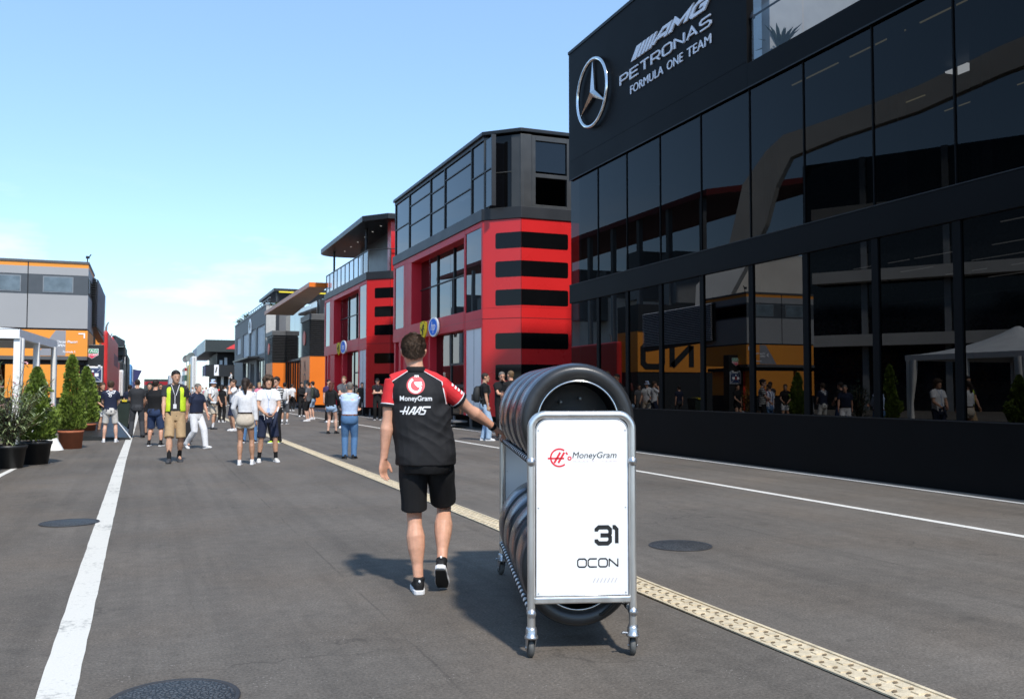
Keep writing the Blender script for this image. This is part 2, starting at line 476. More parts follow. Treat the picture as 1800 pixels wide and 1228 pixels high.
WHITE_PAINT = paint('worn_white_paint', (.70, .67, .60), .5)
WHITE_PAINT2 = paint('white_paint', (.76, .73, .67), 1.2)
strip('road_marking', [(-.36, -8), (-.37, 4.8), (-.44, 20), (-.45, 160)], .172, .004, WHITE_PAINT, jag=.003)
strip('road_marking', [(-2.42, -8), (-2.24, 17.4), (-2.2, 19.0)], .10, .004, WHITE_PAINT2, jag=.003)
strip('road_marking', [(7.9, -8), (7.97, 6.4), (8.07, 13.9), (8.1, 25), (8.13, 32), (8.2, 160)], .12, .004, WHITE_PAINT2, jag=.002)
strip('road_marking', [(10.15, -8), (10.27, 8.3), (10.41, 11.8), (10.47, 18), (10.52, 23), (10.72, 34), (10.8, 60), (10.9, 160)], .10, .004, WHITE_PAINT2, jag=.002)

# beige slotted drain channel: a sheet with two rows of dark slots
drain_pts = [(3.3, -8), (3.355, 3.3), (3.36, 5.8), (3.465, 9.1), (3.56, 25.7), (3.62, 46), (3.7, 160)]
DRAIN = mat('drain_concrete', (.62, .52, .36), .8, var=.20, vscale=14, bump=.3, bscale=90)
def drain_x(y):
    for (x0, y0), (x1, y1) in zip(drain_pts[:-1], drain_pts[1:]):
        if y0 <= y <= y1: return x0 + (x1 - x0) * (y - y0) / (y1 - y0)
dm = MB(); P = []; y = -8.0
while y < 160: P.append(y); y += .5 if y < 30 else 5
k = len(P); hw = .125
dm.add([(drain_x(y) - hw, y, .006) for y in P] + [(drain_x(y) + hw, y, .006) for y in P], [(i, k + i, k + i + 1, i + 1) for i in range(k - 1)])
for sgn in (-1, 1):      # raised lips
    for i in range(k - 1):
        a, b = P[i], P[i + 1]
        xa, xb = drain_x(a) + sgn * (hw - .012), drain_x(b) + sgn * (hw - .012)
        dm.add([(xa - .012, a, .014), (xa + .012, a, .014), (xb + .012, b, .014), (xb - .012, b, .014)], [(0, 1, 2, 3)])
        dm.add([(xa - .012, a, .006), (xa - .012, a, .014), (xb - .012, b, .014), (xb - .012, b, .006)], [(0, 1, 2, 3)])
        dm.add([(xa + .012, a, .006), (xa + .012, a, .014), (xb + .012, b, .014), (xb + .012, b, .006)], [(0, 1, 2, 3)])
y = 1.5
while y < 26:            # little raised bars between the slots
    for off in (-.052, .052):
        x = drain_x(y) + off
        dm.box(x - .034, x + .034, y - .018 + .02, y + .028 + .02, .0065, .0125)
    y += .1
tag(dm.build('drain_channel', DRAIN, fix=False), kind='structure')
ds = MB(); y = 1.5
while y < 26:
    for off in (-.052, .052):
        x = drain_x(y) + off
        j = random.uniform(.75, 1.0); ds.add([(x - .022 * j, y - .030, .010), (x + .010, y - .030, .010), (x + .026 * j, y - .012, .010), (x + .010, y - .004, .010), (x - .010, y - .012, .010)], [(0, 1, 2, 3, 4)])
    y += .1
tag(ds.build('drain_slots', mat('drain_dark', (.20, .145, .085), .9, var=.3, vscale=12)), kind='structure')

# manhole covers
def cover_mat():
    m = bpy.data.materials.new('cast_iron'); m.use_nodes = True
    nt = m.node_tree; N = nt.nodes; L = nt.links; b = N['Principled BSDF']
    tc = N.new('ShaderNodeTexCoord'); v = N.new('ShaderNodeTexVoronoi'); v.inputs['Scale'].default_value = 48
    v.feature = 'DISTANCE_TO_EDGE'
    L.new(tc.outputs['Object'], v.inputs['Vector'])
    r = N.new('ShaderNodeMapRange'); r.inputs['From Min'].default_value = .05; r.inputs['From Max'].default_value = .25; r.inputs['To Min'].default_value = .018; r.inputs['To Max'].default_value = .115
    L.new(v.outputs['Distance'], r.inputs['Value'])
    cb = N.new('ShaderNodeCombineColor'); [L.new(r.outputs['Result'], cb.inputs[i]) for i in range(3)]
    L.new(cb.outputs[0], b.inputs['Base Color']); b.inputs['Roughness'].default_value = .55; b.inputs['Metallic'].default_value = .3
    bp = N.new('ShaderNodeBump'); bp.inputs['Strength'].default_value = .8; bp.inputs['Distance'].default_value = .01
    L.new(v.outputs['Distance'], bp.inputs['Height']); L.new(bp.outputs['Normal'], b.inputs['Normal'])
    return m
CAST = cover_mat()
IRON_DARK = mat('iron_rim', (.035, .035, .038), .7, var=.3)
for px, py, r, lab in [(122, 919, .30, 'round cast iron manhole cover touching the white line on the left'),
                       (1196, 959, .29, 'round cast iron manhole cover right of the tyre trolley'),
                       (303, 1215, .30, 'dark round manhole cover cut by the bottom edge, nearest to the viewer')]:
    x, y = ground(px, py)
    if py > 1200: y -= .13
    t = thing('manhole_cover', lab, 'manhole cover', (x, y, 0), random.random() * 3, 'manhole covers')
    m1 = MB(); m1.lathe([(0.001, .008), (r - .03, .008), (r - .025, .005)], (0, 0, 0), (0, 0, 1), 40); m1.build('lid', CAST, t)
    m2 = MB(); m2.lathe([(r - .025, .0045), (r - .02, .009), (r - .004, .010), (r, .0045)], (0, 0, 0), (0, 0, 1), 40); m2.build('rim', IRON_DARK, t)

# ================================================================== the black team motorhome on the right
MF = (10.92, 22.90); MROT = -.022
BLACK_CLAD = mat('black_cladding', (.0042, .0044, .0050), .5, spec=.085, var=.18, vscale=.7)
BLACK_TRIM = mat('black_trim', (.006, .0065, .008), .5, spec=.4, var=.2, vscale=2)
MULL = mat('mullion_metal', (.004, .0043, .005), .55, spec=.08, var=.15)
M_GLASS = glass_mat('dark_glazing', (.08, .085, .095), 1.45, wavy=.02, refl=.52)
M_GLASS_LOW = glass_mat('dark_glazing_low', (.05, .052, .056), 1.62, wavy=.02, refl=1.0)
M_LETTER = mat('silver_letters', (.84, .85, .92), .35, spec=.5, var=.05, vscale=9)
CHROME = mat('chrome', (.78, .78, .78), .09, 1.0, var=.06, vscale=8)
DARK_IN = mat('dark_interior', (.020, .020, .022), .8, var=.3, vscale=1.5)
LED = mat('warm_led_strip', (.9, .8, .5), .5, emit=((1, .83, .42), .55))
LEDW = mat('white_led_strip', (.9, .9, .9), .5, emit=((1, .97, .9), .35))
mer = thing('team_motorhome', 'glossy black three storey motorhome with a large chrome star and silver lettering', 'motorhome', (MF[0], MF[1], 0), MROT)
def mbx(mb, s0, s1, d0, d1, z0, z1): mb.box(d0, d1, -s1, -s0, z0, z1); return mb
S_END = 25.0
GRID = [0, 1.75, 3.36, 4.98, 6.70, 8.43, 10.03, 11.72, 13.33, 15.0, 16.65, 18.3, 19.95, 21.6, 23.3, S_END]
w = MB()
mbx(w, 0, S_END, 0, .30, 0, 1.0)                     # plinth
mbx(w, 0, S_END, 0, .30, 3.85, 4.37)                 # belt between the floors
mbx(w, 0, S_END, .30, 11, 3.93, 4.20)                # first floor slab
mbx(w, 8.43, S_END, 0, .25, 7.32, 7.80)              # terrace edge
mbx(w, 0, S_END, .30, 11, 7.40, 7.74)                # terrace slab
mbx(w, 0, .12, .30, 11, 0, 10.9)                     # far end wall
mbx(w, 0, S_END, 9.0, 9.2, 0, 3.9); mbx(w, 0, S_END, 7.0, 7.2, 4.2, 7.4)
w.build('wall', BLACK_CLAD, mer, bevel=.006)
w = MB(); mbx(w, 0, 8.43, 0, .16, 7.32, 10.92); mbx(w, .05, 8.38, -.004, 0, 7.84, 7.856)
w.build('screen_wall', BLACK_CLAD, mer)
w = MB(); mbx(w, -.02, 8.46, -.02, .20, 10.92, 11.0); w.build('coping', BLACK_TRIM, mer)
w = MB(); mbx(w, 0, S_END, -.012, -.002, .985, 1.005); mbx(w, 0, S_END, -.014, -.003, 7.30, 7.325)
mbx(w, 0, S_END, -.01, -.002, 4.352, 4.37); w.build('trim', BLACK_TRIM, mer)
for s in GRID[1:-1]:
    w = MB(); mbx(w, s - .012, s + .012, .03, .10, 4.37, 7.32); w.build('mullion', MULL, mer)
    w = MB(); mbx(w, s - .07, s + .07, .02, .22, 1.0, 3.85); w.build('column', MULL, mer)
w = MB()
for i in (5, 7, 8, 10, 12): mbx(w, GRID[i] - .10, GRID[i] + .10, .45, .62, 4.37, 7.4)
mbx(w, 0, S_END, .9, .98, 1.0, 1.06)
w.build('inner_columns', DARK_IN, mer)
for i in range(len(GRID) - 1):
    a, b = GRID[i] + .02, GRID[i + 1] - .02
    q = MB(); q.add([(.05, -a, 4.37), (.05, -b, 4.37), (.05, -b, 7.32), (.05, -a, 7.32)], [(0, 1, 2, 3)]); q.build('window', M_GLASS, mer, fix=False)
    q = MB(); q.add([(.05, -a, 1.0), (.05, -b, 1.0), (.05, -b, 3.85), (.05, -a, 3.85)], [(0, 1, 2, 3)]); q.build('window', M_GLASS_LOW, mer, fix=False)
rl = random.Random(5)
for d in (.75, 2.4, 3.6, 4.8, 6.0):
    for i in range(5, 14):
        if rl.random() < (.95 if d < 1 else .5):
            a = GRID[i] + .15 + rl.random() * .3; b = a + (1.3 if d < 1 else .5 + rl.random() * .5)
            q = MB(); mbx(q, a, b, d, d + .022, 7.33, 7.35); q.build('ceiling_light', LED, mer)
        if rl.random() < .75:
            a = GRID[i] + .1; b = a + .7 + rl.random() * .8
            q = MB(); mbx(q, a, b, d, d + .022, 3.86, 3.875); q.build('ceiling_light', LEDW, mer)
q = MB(); mbx(q, 10.45, 10.95, 2.9, 3.2, 7.30, 7.33); q.build('ceiling_light', mat('bright_panel', (1, 1, 1), .5, emit=((1, 1, .95), 3.0)), mer)
# lettering on the facade: origin from pixels on the facade plane, in local (s,z)
def ms(px, py):
    y, z = at_x(px, py, 10.9); return (22.90 - y, z)
def facade_letters(mb, s0, z0, t=.03, name='lettering', m=M_LETTER):
    sld = solid(mb, t)
    M = frame_m((-.004, -s0, z0), (0, -1, 0), (0, 0, 1)); sld.transform(M)
    # frame normal is u x v = -x (towards the street)
    return sld.build(name, m, mer)
s0, z0 = ms(1115, 107); s1, z1 = ms(1262, 17); H1 = ms(1127, 77)[1] - z0
amg = MB(); wtot = s1 - s0; hh = .52
hh = .29; x = 0
for i, ww in enumerate((.30, .16, .15, .14, .12)):
    amg.add([(x, 0, 0), (x + ww, 0, 0), (x + ww + .36, hh, 0), (x + .36, hh, 0)], [(0, 1, 2, 3)]); x += ww + .07
for ch, gw in (('^', .66), ('M', .76), ('G', .64)):
    st = MB()
    for pts, cl in ([([(0, 0), (.42, 1), (1, 1), (1, 0)], False), ([(.22, .36), (1, .36)], False)] if ch == '^' else glyph(ch, 1.0, .2)): stroke(st, [(p[0], p[1] * .76 + .12) for p in pts], .235, cl)
    amg.add([(x + v[0] * gw + .36 * v[1], v[1] * hh, 0) for v in st.v], st.f); x += gw + .24
k = wtot / max(v[0] for v in amg.v)
amg.v = [(v[0] * k, v[1], 0) for v in amg.v]
facade_letters(amg, s0, z0, .035)
s0, z0 = ms(1094, 150); s1, z1 = ms(1262, 46)
facade_letters(stroke_text('PETRONAS', s1 - s0, .275, .13, gw=.85, gap=.26), s0, z0, .03)
s0, z0 = ms(1113, 164); s1, z1 = ms(1261, 75)
wt = s1 - s0
for word, f0, f1 in (('FORMULA', 0, .445), ('ONE', .495, .685), ('TEAM', .735, 1.0)):
    facade_letters(text_poly(word, wt * (f1 - f0), .205), s0 + wt * f0, z0, .02)
# chrome star in a ring
sc_, zc_ = ms(1047, 161); RS = .93
q = MB(); q.tube([(-.09, -(sc_ + (RS - .045) * cos(a)), zc_ + (RS - .045) * sin(a)) for a in [2 * pi * i / 72 for i in range(72)]], .05, 10, closed=True)
star = q.build('star_ring', CHROME, mer)
q = MB(); c = (-.15, -sc_, zc_); ri = .115
tips = []
for i in range(3):
    a = pi / 2 + i * 2 * pi / 3; tips.append((-.075, -(sc_ - (RS - .04) * cos(a)), zc_ + (RS - .04) * sin(a)))
    a += pi / 3; tips.append((-.075, -(sc_ - ri * cos(a)), zc_ + ri * sin(a)))
vs = [c] + tips; q.add(vs, [(0, 1 + i, 1 + (i + 1) % 6) for i in range(6)])
vs2 = [(-.03, v[1], v[2]) for v in tips]; q.add(tips + vs2, [(i, (i + 1) % 6, 6 + (i + 1) % 6, 6 + i) for i in range(6)])
q.build('star', mat('brushed_star', (.70, .70, .72), .22, 1.0, var=.08), mer, fix=True)
# terrace: clear balustrade, rail, and a pale glazed pavilion behind
CLEAR = glass_mat('clear_glass', (.90, .93, .93), 1.45)
for i in range(5, len(GRID) - 1):
    q = MB(); a, b = GRID[i] + .02, GRID[i + 1] - .02
    q.add([(.06, -a, 7.80), (.06, -b, 7.80), (.06, -b, 8.80), (.06, -a, 8.80)], [(0, 1, 2, 3)]); q.build('balustrade_pane', CLEAR, mer, fix=False)
q = MB(); q.tube([(.10, -8.5, 8.72), (.10, -S_END, 8.72)], .022, 10)
for s in GRID[5:-1]: q.box(.05, .13, -s - .10, -s - .04, 8.68, 8.76)
q.build('handrail', mat('dark_steel', (.05, .05, .055), .35, .8, var=.1), mer)
PALE = mat('pale_blind', (.84, .87, .86), .85, var=.10, vscale=.8)
FRAMEG = mat('grey_frame', (.20, .21, .22), .5, var=.1)
w = MB(); mbx(w, .2, S_END, 3.4, 3.5, 7.74, 12.4); w.build('pavilion_wall', PALE, mer)
w = MB()
for s in [8.9 + .95 * i for i in range(17)]: mbx(w, s, s + (.10 if int(s * 10) % 3 else .05), 3.2, 3.35, 7.74, 12.4)
mbx(w, .2, S_END, 3.2, 3.36, 12.3, 12.55); w.build('pavilion_frame', FRAMEG, mer)
q = MB(); q.add([(3.38, -.3, 7.75), (3.38, -S_END + .1, 7.75), (3.38, -S_END + .1, 12.3), (3.38, -.3, 12.3)], [(0, 1, 2, 3)]); q.build('pavilion_glass', glass_mat('pavilion_glazing', (.94, .96, .96), 2.6, wavy=.05), mer, fix=False)
w = MB(); mbx(w, 8.5, 8.75, .3, 3.2, 7.74, 10.9); w.build('end_panel', mat('silver_panel', (.30, .31, .33), .4, .3, var=.05), mer)
SOFA = mat('white_cushion', (.72, .73, .74), .8, var=.06)
so = thing('sofa', 'white upholstered sofa on the black building\'s roof terrace', 'sofa', (11.3, 10.2, 7.745))
q = MB(); q.box(0, .8, -1.7, .6, .1, .45); q.box(-.0, .22, -1.7, .6, .45, 1.42); q.build('cushion', SOFA, so, bevel=.08, segs=4)
q = MB(); q.box(.04, .10, -1.66, -1.6, 0, .1); q.box(.7, .76, -1.66, -1.6, 0, .1); q.box(.04, .10, .5, .56, 0, .1); q.box(.7, .76, .5, .56, 0, .1); q.build('legs', MULL, so)

def blade_leaf(mb, base, d, up, ln, wd, bend=.25, seg=3):
    """pointed leaf along d, width wd, drooping by bend"""
    base = Vector(base); d = Vector(d).normalized(); sd = d.cross(Vector(up))
    sd = sd.normalized() if sd.length > .01 else Vector((1, 0, 0)); nn = sd.cross(d)
    L_ = []; R_ = []
    for i in range(seg + 1):
        t = i / seg; w_ = wd * (sin(pi * min(1, t * .85 + .12)) if t < 1 else .05)
        p = base + d * ln * t - Vector((0, 0, 1)) * bend * ln * t * t
        L_.append(p + sd * w_ / 2); R_.append(p - sd * w_ / 2)
    mb.add(L_ + R_, [(i, seg + 1 + i, seg + 2 + i, i + 1) for i in range(seg)], True)

LEAF_DK = mat('dark_leaf', (.030, .055, .025), .5, var=.35, vscale=9)
yp, zp = at_x(1378, 70, 11.25)
pl = thing('potted_plant', 'dark leafy plant behind the clear glass of the roof terrace', 'plant', (11.25, yp + .1, 7.745)); pl.scale = (.62, .62, .75)
q = MB(); q.lathe([(.001, 0), (.16, 0), (.20, .32), (.18, .32), (.17, .28), (.001, .28)], (0, 0, 0), (0, 0, 1), 20); q.build('pot', mat('grey_pot', (.12, .12, .12), .7), pl)
q = MB(); rp = random.Random(3)
for i in range(26):
    a = rp.random() * 2 * pi; e = .5 + rp.random() * .8
    blade_leaf(q, (0, 0, .28), (cos(a) * cos(e), sin(a) * cos(e), sin(e)), (0, 0, 1), .6 + rp.random() * .6, .13, .3)
q.build('leaves', LEAF_DK, pl, fix=False)

# ================================================================== red motorhomes
RED_GLOSS = mat('red_gloss_paint', (.58, .018, .018), .28, spec=.5, var=.05, vscale=.8, coat=.15, coat_rough=.1)
RED_FACE = mat('red_paint_shade_side', (.68, .028, .044), .45, spec=.28, var=.06, vscale=.8)  # same red paint, the crimson of its shaded front put into the colour
RED_JAMB = mat('red_jamb', (.30, .006, .010), .4, var=.08)
DK_GREY = mat('graphite_panel', (.019, .020, .022), .45, spec=.45, var=.12, vscale=1.2)
GREY_POST = mat('grey_pilaster', (.060, .060, .058), .42, .4, var=.10, vscale=2)
BAND_GL = mat('black_band_glass', (.004, .004, .0045), .06, spec=.25, var=.3, vscale=.5)
F_GLASS = glass_mat('blue_tinted_glazing', (.05, .06, .075), 1.62, wavy=.03)
F_GLASS3 = glass_mat('navy_glazing', (.03, .04, .06), 1.55, wavy=.03, refl=.9)
F_GLASS2 = glass_mat('door_glazing', (.10, .10, .10), 1.5, wavy=.03)
WHITE_PNL = mat('white_panel', (.84, .84, .84), .5, var=.05, vscale=1)
BLACK_ROOF = mat('black_roof', (.006, .0065, .007), .4, var=.2)
STEEL = mat('steel_leg', (.30, .30, .30), .45, .7, var=.15)
YELLOW = mat('sign_yellow', (.80, .62, .02), .4, var=.05)
BLUE_SIGN = mat('sign_blue', (.015, .17, .72), .4, var=.05)
WHITE_SIGN = mat('sign_white', (.85, .86, .88), .4, var=.03)
INK = mat('black_ink', (.010, .010, .011), .5, var=.1)

def pane(name, m, parent, x, y0, y1, z0, z1):
    q = MB(); q.add([(x, y1, z0), (x, y0, z0), (x, y0, z1), (x, y1, z1)], [(0, 1, 2, 3)]); return q.build(name, m, parent, fix=False)

def horse_poly():
    return [(.02, -.34), (.05, -.30), (.06, -.12), (.00, -.02), (.03, .06), (.12, .02), (.17, -.06), (.20, -.05), (.16, .07), (.09, .12), (.10, .20), (.16, .22), (.15, .28),
            (.07, .33), (.03, .36), (.00, .30), (-.06, .22), (-.08, .10), (-.12, .02), (-.20, .06), (-.24, .16), (-.28, .13), (-.24, -.02), (-.14, -.06), (-.10, -.14), (-.13, -.22), (-.09, -.32), (-.04, -.34), (-.05, -.24), (-.02, -.16), (.01, -.22)]

def red_home(Y0, lab, top):
    L_ = 12.6; cx = 1.05; dep = 9.0
    t = thing('team_motorhome', lab, 'motorhome', (11.0, Y0, 0), 0, 'red motorhomes')
    foot = [(0, L_), (0, 0), (cx, -cx), (dep, -cx), (dep, L_)]
    # --- lower body: facade members butt against each other
    b = MB()
    b.box(0, .5, .0, .15, .5, 7.5); b.box(0, .5, 1.87, 2.05, .5, 7.5)        # pillars either side of the tall pane
    b.box(0, .5, .15, 1.87, 3.68, 4.33); b.box(0, .5, .15, 1.87, 7.3, 7.5)
    b.box(0, .5, 2.05, 10.0, 3.72, 4.40); b.box(0, .5, 2.05, 10.0, 7.22, 7.5)
    b.box(0, .5, 9.35, 10.0, 4.40, 7.22)
    b.box(0, .5, 10.0, L_, 3.72, 4.36); b.box(0, .5, 10.0, L_, 7.3, 7.5); b.box(0, .5, 10.0, 10.7, 4.36, 7.3); b.box(0, .5, 12.3, L_, 4.36, 7.3)
    b.box(0, .5, 6.45, 6.6, .5, 3.72); b.box(.06, .5, 9.3, 11.1, .5, 3.72); b.box(0, .5, 11.1, 11.5, .5, 3.72); b.box(0.06, .5, 12.35, L_, .5, 3.72)
    b.build('facade_frame', RED_FACE, t, bevel=.012)
    b = MB(); b.box(.45, .5, 6.6, 9.3, .5, 3.72)
    b.build('facade_panel', RED_FACE, t)
    b = MB()
    for y in (1.96, 6.52, 10.35): b.box(-.003, 0, y - .006, y + .006, .5, 7.5)
    b.box(-.003, 0, 0.0, L_, 3.99, 4.0)
    b.build('panel_seam', RED_JAMB, t)
    # the corner tower (chamfer + end wall), lit by the sun
    b = MB(); b.prism([(0.0, 0), (cx, -cx), (dep, -cx), (dep, -cx + .25), (cx + .1, -cx + .25), (.25, 0)], .5, 7.5)
    b.build('corner_tower', RED_GLOSS, t, bevel=.01)
    b = MB(); u = Vector((1, -1, 0)).normalized(); nrm = Vector((-1, -1, 0)).normalized(); cl = cx * sqrt(2)
    for z0, z1 in ((3.965, 3.985), (4.35, 4.356)):
        b.obox(Vector((0, 0, z0)) + nrm * .0, u, nrm, (0, 0, 1), cl, .004, z1 - z0); b.box(cx, dep, -cx - .004, -cx, z0, z1)
    b.obox(Vector((cx - .008, -cx + .008, .5)), u, nrm, (0, 0, 1), .014, .006, 7.0)
    b.build('tower_seam', mat('dark_seam', (.10, .004, .006), .5), t)
    for z0, z1 in ((6.46, 7.02), (5.44, 6.0), (4.43, 4.99), (2.89, 3.45), (1.78, 2.34)):
        # one dark window ribbon per storey wraps the corner: rounded at both ends
        f = thing_part = MB()
        h = z1 - z0; r = .07; ln = cl * .66
        pl_ = arc_pts(ln, 0, 0, 0, 0, 1)[:1] + [(ln, h)] + arc_pts(r, h - r, r, 90, 180, 5) + arc_pts(r, r, r, 180, 270, 5)
        pl_ = [(ln, 0), (ln, h)] + arc_pts(r, h - r, r, 90, 180, 5) + arc_pts(r, r, r, 180, 270, 5)
        o_ = Vector((0, 0, z0)) + u * (cl - ln) + nrm * .002
        f.plate(pl_, o_, u, (0, 0, 1), nrm, .008)
        f.build('ribbon_window', BAND_GL, t)
        f = MB(); wd = 1.80
        pl_ = [(0, h), (0, 0)] + arc_pts(wd - r, r, r, -90, 0, 5) + arc_pts(wd - r, h - r, r, 0, 90, 5)
        f.plate(pl_, (cx, -cx - .002, z0), (1, 0, 0), (0, 0, 1), (0, -1, 0), .008)
        f.build('ribbon_window', BAND_GL, t)
    # back walls, floors and plinth gap
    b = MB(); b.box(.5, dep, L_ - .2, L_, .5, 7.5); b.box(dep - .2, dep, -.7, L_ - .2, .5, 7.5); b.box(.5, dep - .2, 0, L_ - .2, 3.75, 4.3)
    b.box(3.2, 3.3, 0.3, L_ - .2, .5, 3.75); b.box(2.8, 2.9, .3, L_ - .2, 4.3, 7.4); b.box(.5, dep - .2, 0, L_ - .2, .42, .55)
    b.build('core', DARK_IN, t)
    b = MB()
    for y in (.3, 2.0, 4.0, 6.2, 8.2, 10.2, 12.2):
        b.box(.25, .33, y, y + .08, 0, .42); b.box(.15, .45, y - .1, y + .18, 0, .02)
    b.box(1.2, 1.3, -.95, -.87, 0, .5); b.box(3, 3.1, -.95, -.87, 0, .5)
    b.build('support_leg', STEEL, t)
    b = MB(); b.box(.9, dep, -.4, L_, 0.02, .42); b.build('underside', mat('shadow_black', (.006, .006, .006), .9), t)  # near-black block fills the gap, painted shade below the floor
    # glazing
    pane('tall_window', F_GLASS, t, .03, .15, 1.87, 4.33, 7.3)
    ys = [2.05, 4.50, 6.74, 9.35]
    for i in range(3):
        pane('window', F_GLASS, t, .46, ys[i] + .03, ys[i + 1] - .03, 5.98, 7.22); pane('window', F_GLASS, t, .46, ys[i] + .03, ys[i + 1] - .03, 4.40, 5.94)
    b = MB()
    for y in ys[1:-1]: b.box(.40, .5, y - .03, y + .03, 4.4, 7.22)
    b.box(.41, .49, 2.05, 9.35, 5.94, 5.98); b.build('window_frame', DK_GREY, t)
    pane('tall_window', F_GLASS, t, .03, 10.7, 12.3, 4.36, 7.3)
    b = MB(); b.box(.04, .10, .15, 1.87, .5, 3.68); b.build('white_door_panel', WHITE_PNL, t)
    b = MB(); b.box(.03, .04, 1.0, 1.012, .5, 3.68); b.build('panel_joint', FRAMEG, t)
    pane('glass_door', F_GLASS2, t, .30, 2.05, 4.35, .5, 3.72); pane('glass_door', F_GLASS2, t, .30, 4.45, 6.45, .5, 3.72); pane('glass_door', F_GLASS2, t, .30, 11.5, 12.35, .5, 3.72)
    b = MB(); b.box(.26, .36, 4.35, 4.45, .5, 3.72); b.box(.26, .36, 2.05, 2.12, .5, 3.72); b.box(.26, .34, 2.12, 4.35, 1.55, 1.66); b.box(.26, .34, 2.12, 4.35, 2.42, 2.5); b.build('door_frame', DK_GREY, t)
    # steps / base rail at the door
    b = MB(); b.box(-.35, .2, 2.2, 6.3, .22, .28); b.box(-.75, -.2, 2.4, 6.1, .08, .13); b.build('door_step', STEEL, t)
    # signs: a yellow shield and a blue disc, turned a little towards the camera
    ang = radians(11)
    u2 = Vector((sin(ang), -cos(ang), 0)); n2 = Vector((-cos(ang), -sin(ang), 0))
    o1 = Vector((-.10, 6.95, 4.02)); hh = .50
    sh = [(p_[0] * .75, p_[1] * .75) for p_ in [(-.36, .40), (-.2, .46), (0, .48), (.2, .46), (.36, .40), (.37, .1), (.33, -.15), (.2, -.38), (0, -.58), (-.2, -.38), (-.33, -.15), (-.37, .1)]]
    q = MB(); q.plate(sh, o1, u2, (0, 0, 1), n2, .06); s_ = q.build('shield_sign', YELLOW, t)
    q = MB(); q.plate([(p[0] * .72, p[1] * .72 - .015) for p in horse_poly()], o1 + n2 * .062, u2, (0, 0, 1), n2, .004); q.build('horse_emblem', INK, s_, fix=True)
    q = MB(); q.plate([(-.225, .304), (-.112, .33), (-.112, .293), (-.225, .27)], o1 + n2 * .062, u2, (0, 0, 1), n2, .004); q.build('shield_stripe', mat('sign_green', (.02, .25, .06), .5), s_)
    q = MB(); q.plate([(.225, .304), (.112, .33), (.112, .293), (.225, .27)], o1 + n2 * .062, u2, (0, 0, 1), n2, .004); q.build('shield_stripe', RED_GLOSS, s_)
    o2 = Vector((-.12, 5.35, 4.03))
    q = MB(); q.plate(circle_poly(.40, 36), o2, u2, (0, 0, 1), n2, .08); s_ = q.build('disc_sign', WHITE_SIGN, t)
    q = MB(); q.plate(circle_poly(.34, 36), o2 + n2 * .081, u2, (0, 0, 1), n2, .004); q.build('blue_disc', BLUE_SIGN, s_)
    tp = solid(text_poly('hp', .38, .47, shear=.3), .004); tp.transform(frame_m(o2 + n2 * .087 - u2 * .19 + Vector((0, 0, -.25)), u2, (0, 0, 1))); tp.build('disc_letters', WHITE_SIGN, s_)
    # dark cornice
    e = .05
    b = MB(); b.prism([(-e, L_), (-e, -.02), (cx - .02, -cx - e), (dep, -cx - e), (dep, L_)], 7.5, 7.92); b.build('cornice', DK_GREY, t, bevel=.015)
    if top == 'glass':
        yy = lambda px: at_x(px, 400, 11.03)[0] - Y0
        cols = [yy(p) for p in (863, 827, 780, 755, 718, 694)]
        rows = {0: (9.28,), 1: (9.0, 9.95), 2: (8.95, 9.80), 3: (9.0, 9.9), 4: (9.2,)}
        fr = MB(); ybase = max(cols[0], .08)
        fr.box(.05, .25, .02, L_, 10.45, 10.62)
        for i, c in enumerate(cols): fr.box(.05, .2, c - .035, c + .035, 7.92, 10.45)
        for i in range(5):
            for z in rows[i]: fr.box(.06, .16, cols[i] + .035, cols[i + 1] - .035, z - .02, z + .02)
        fr.build('window_frame', DK_GREY, t)
        for i in range(5):
            zs = [7.95] + list(rows[i]) + [10.42]
            for z0, z1 in zip(zs[:-1], zs[1:]): pane('upper_window', F_GLASS3, t, .10, cols[i] + .035, cols[i + 1] - .035, z0 + .02, z1 - .02)
        # corner: dark glass on the chamfer, a grey pilaster, then a two pane window on the end wall
        u = Vector((1, -1, 0)).normalized(); nn = Vector((-1, -1, 0)).normalized()
        b = MB(); o_ = Vector((.06, -.02, 7.92)) - nn * .25
        b.obox(o_ + u * .16, u, nn, (0, 0, 1), .86, .18, 2.6); b.build('corner_glass', BAND_GL, t)
        b = MB(); b.obox(o_ - u * .05, u, nn, (0, 0, 1), .20, .22, 2.6); b.obox(o_ + u * 1.02, u, nn, (0, 0, 1), .46, .22, 2.6)
        b.prism([(cx - .02, -cx + .02), (cx + .42, -cx + .02), (cx + .42, -cx + .3), (cx + .15, -cx + .3)], 7.92, 10.52)
        b.obox(o_ + u * .16 + Vector((0, 0, 1.26)), u, nn, (0, 0, 1), .86, .2, .05)
        b.build('pilaster', GREY_POST, t, bevel=.02)
        b = MB(); b.box(cx + .42, cx + .56, -cx + .02, -cx + .2, 7.92, 10.5); b.box(cx + 1.78, cx + 1.95, -cx + .02, -cx + .2, 7.92, 10.5)
        b.box(cx + .56, cx + 1.78, -cx + .02, -cx + .2, 10.32, 10.5); b.box(cx + .56, cx + 1.78, -cx + .02, -cx + .2, 9.0, 9.14); b.box(cx + .56, cx + 1.78, -cx + .02, -cx + .2, 7.92, 8.02)
        b.box(cx + 1.95, dep, -cx + .02, -cx + .2, 7.92, 10.5)
        b.build('end_window_frame', GREY_POST, t, bevel=.01)
        for z0, z1 in ((8.02, 9.0), (9.14, 10.32)):
            q = MB(); q.add([(cx + .56, -cx + .10, z0), (cx + 1.78, -cx + .10, z0), (cx + 1.78, -cx + .10, z1), (cx + .56, -cx + .10, z1)], [(0, 1, 2, 3)]); q.build('end_window', F_GLASS3, t, fix=False)
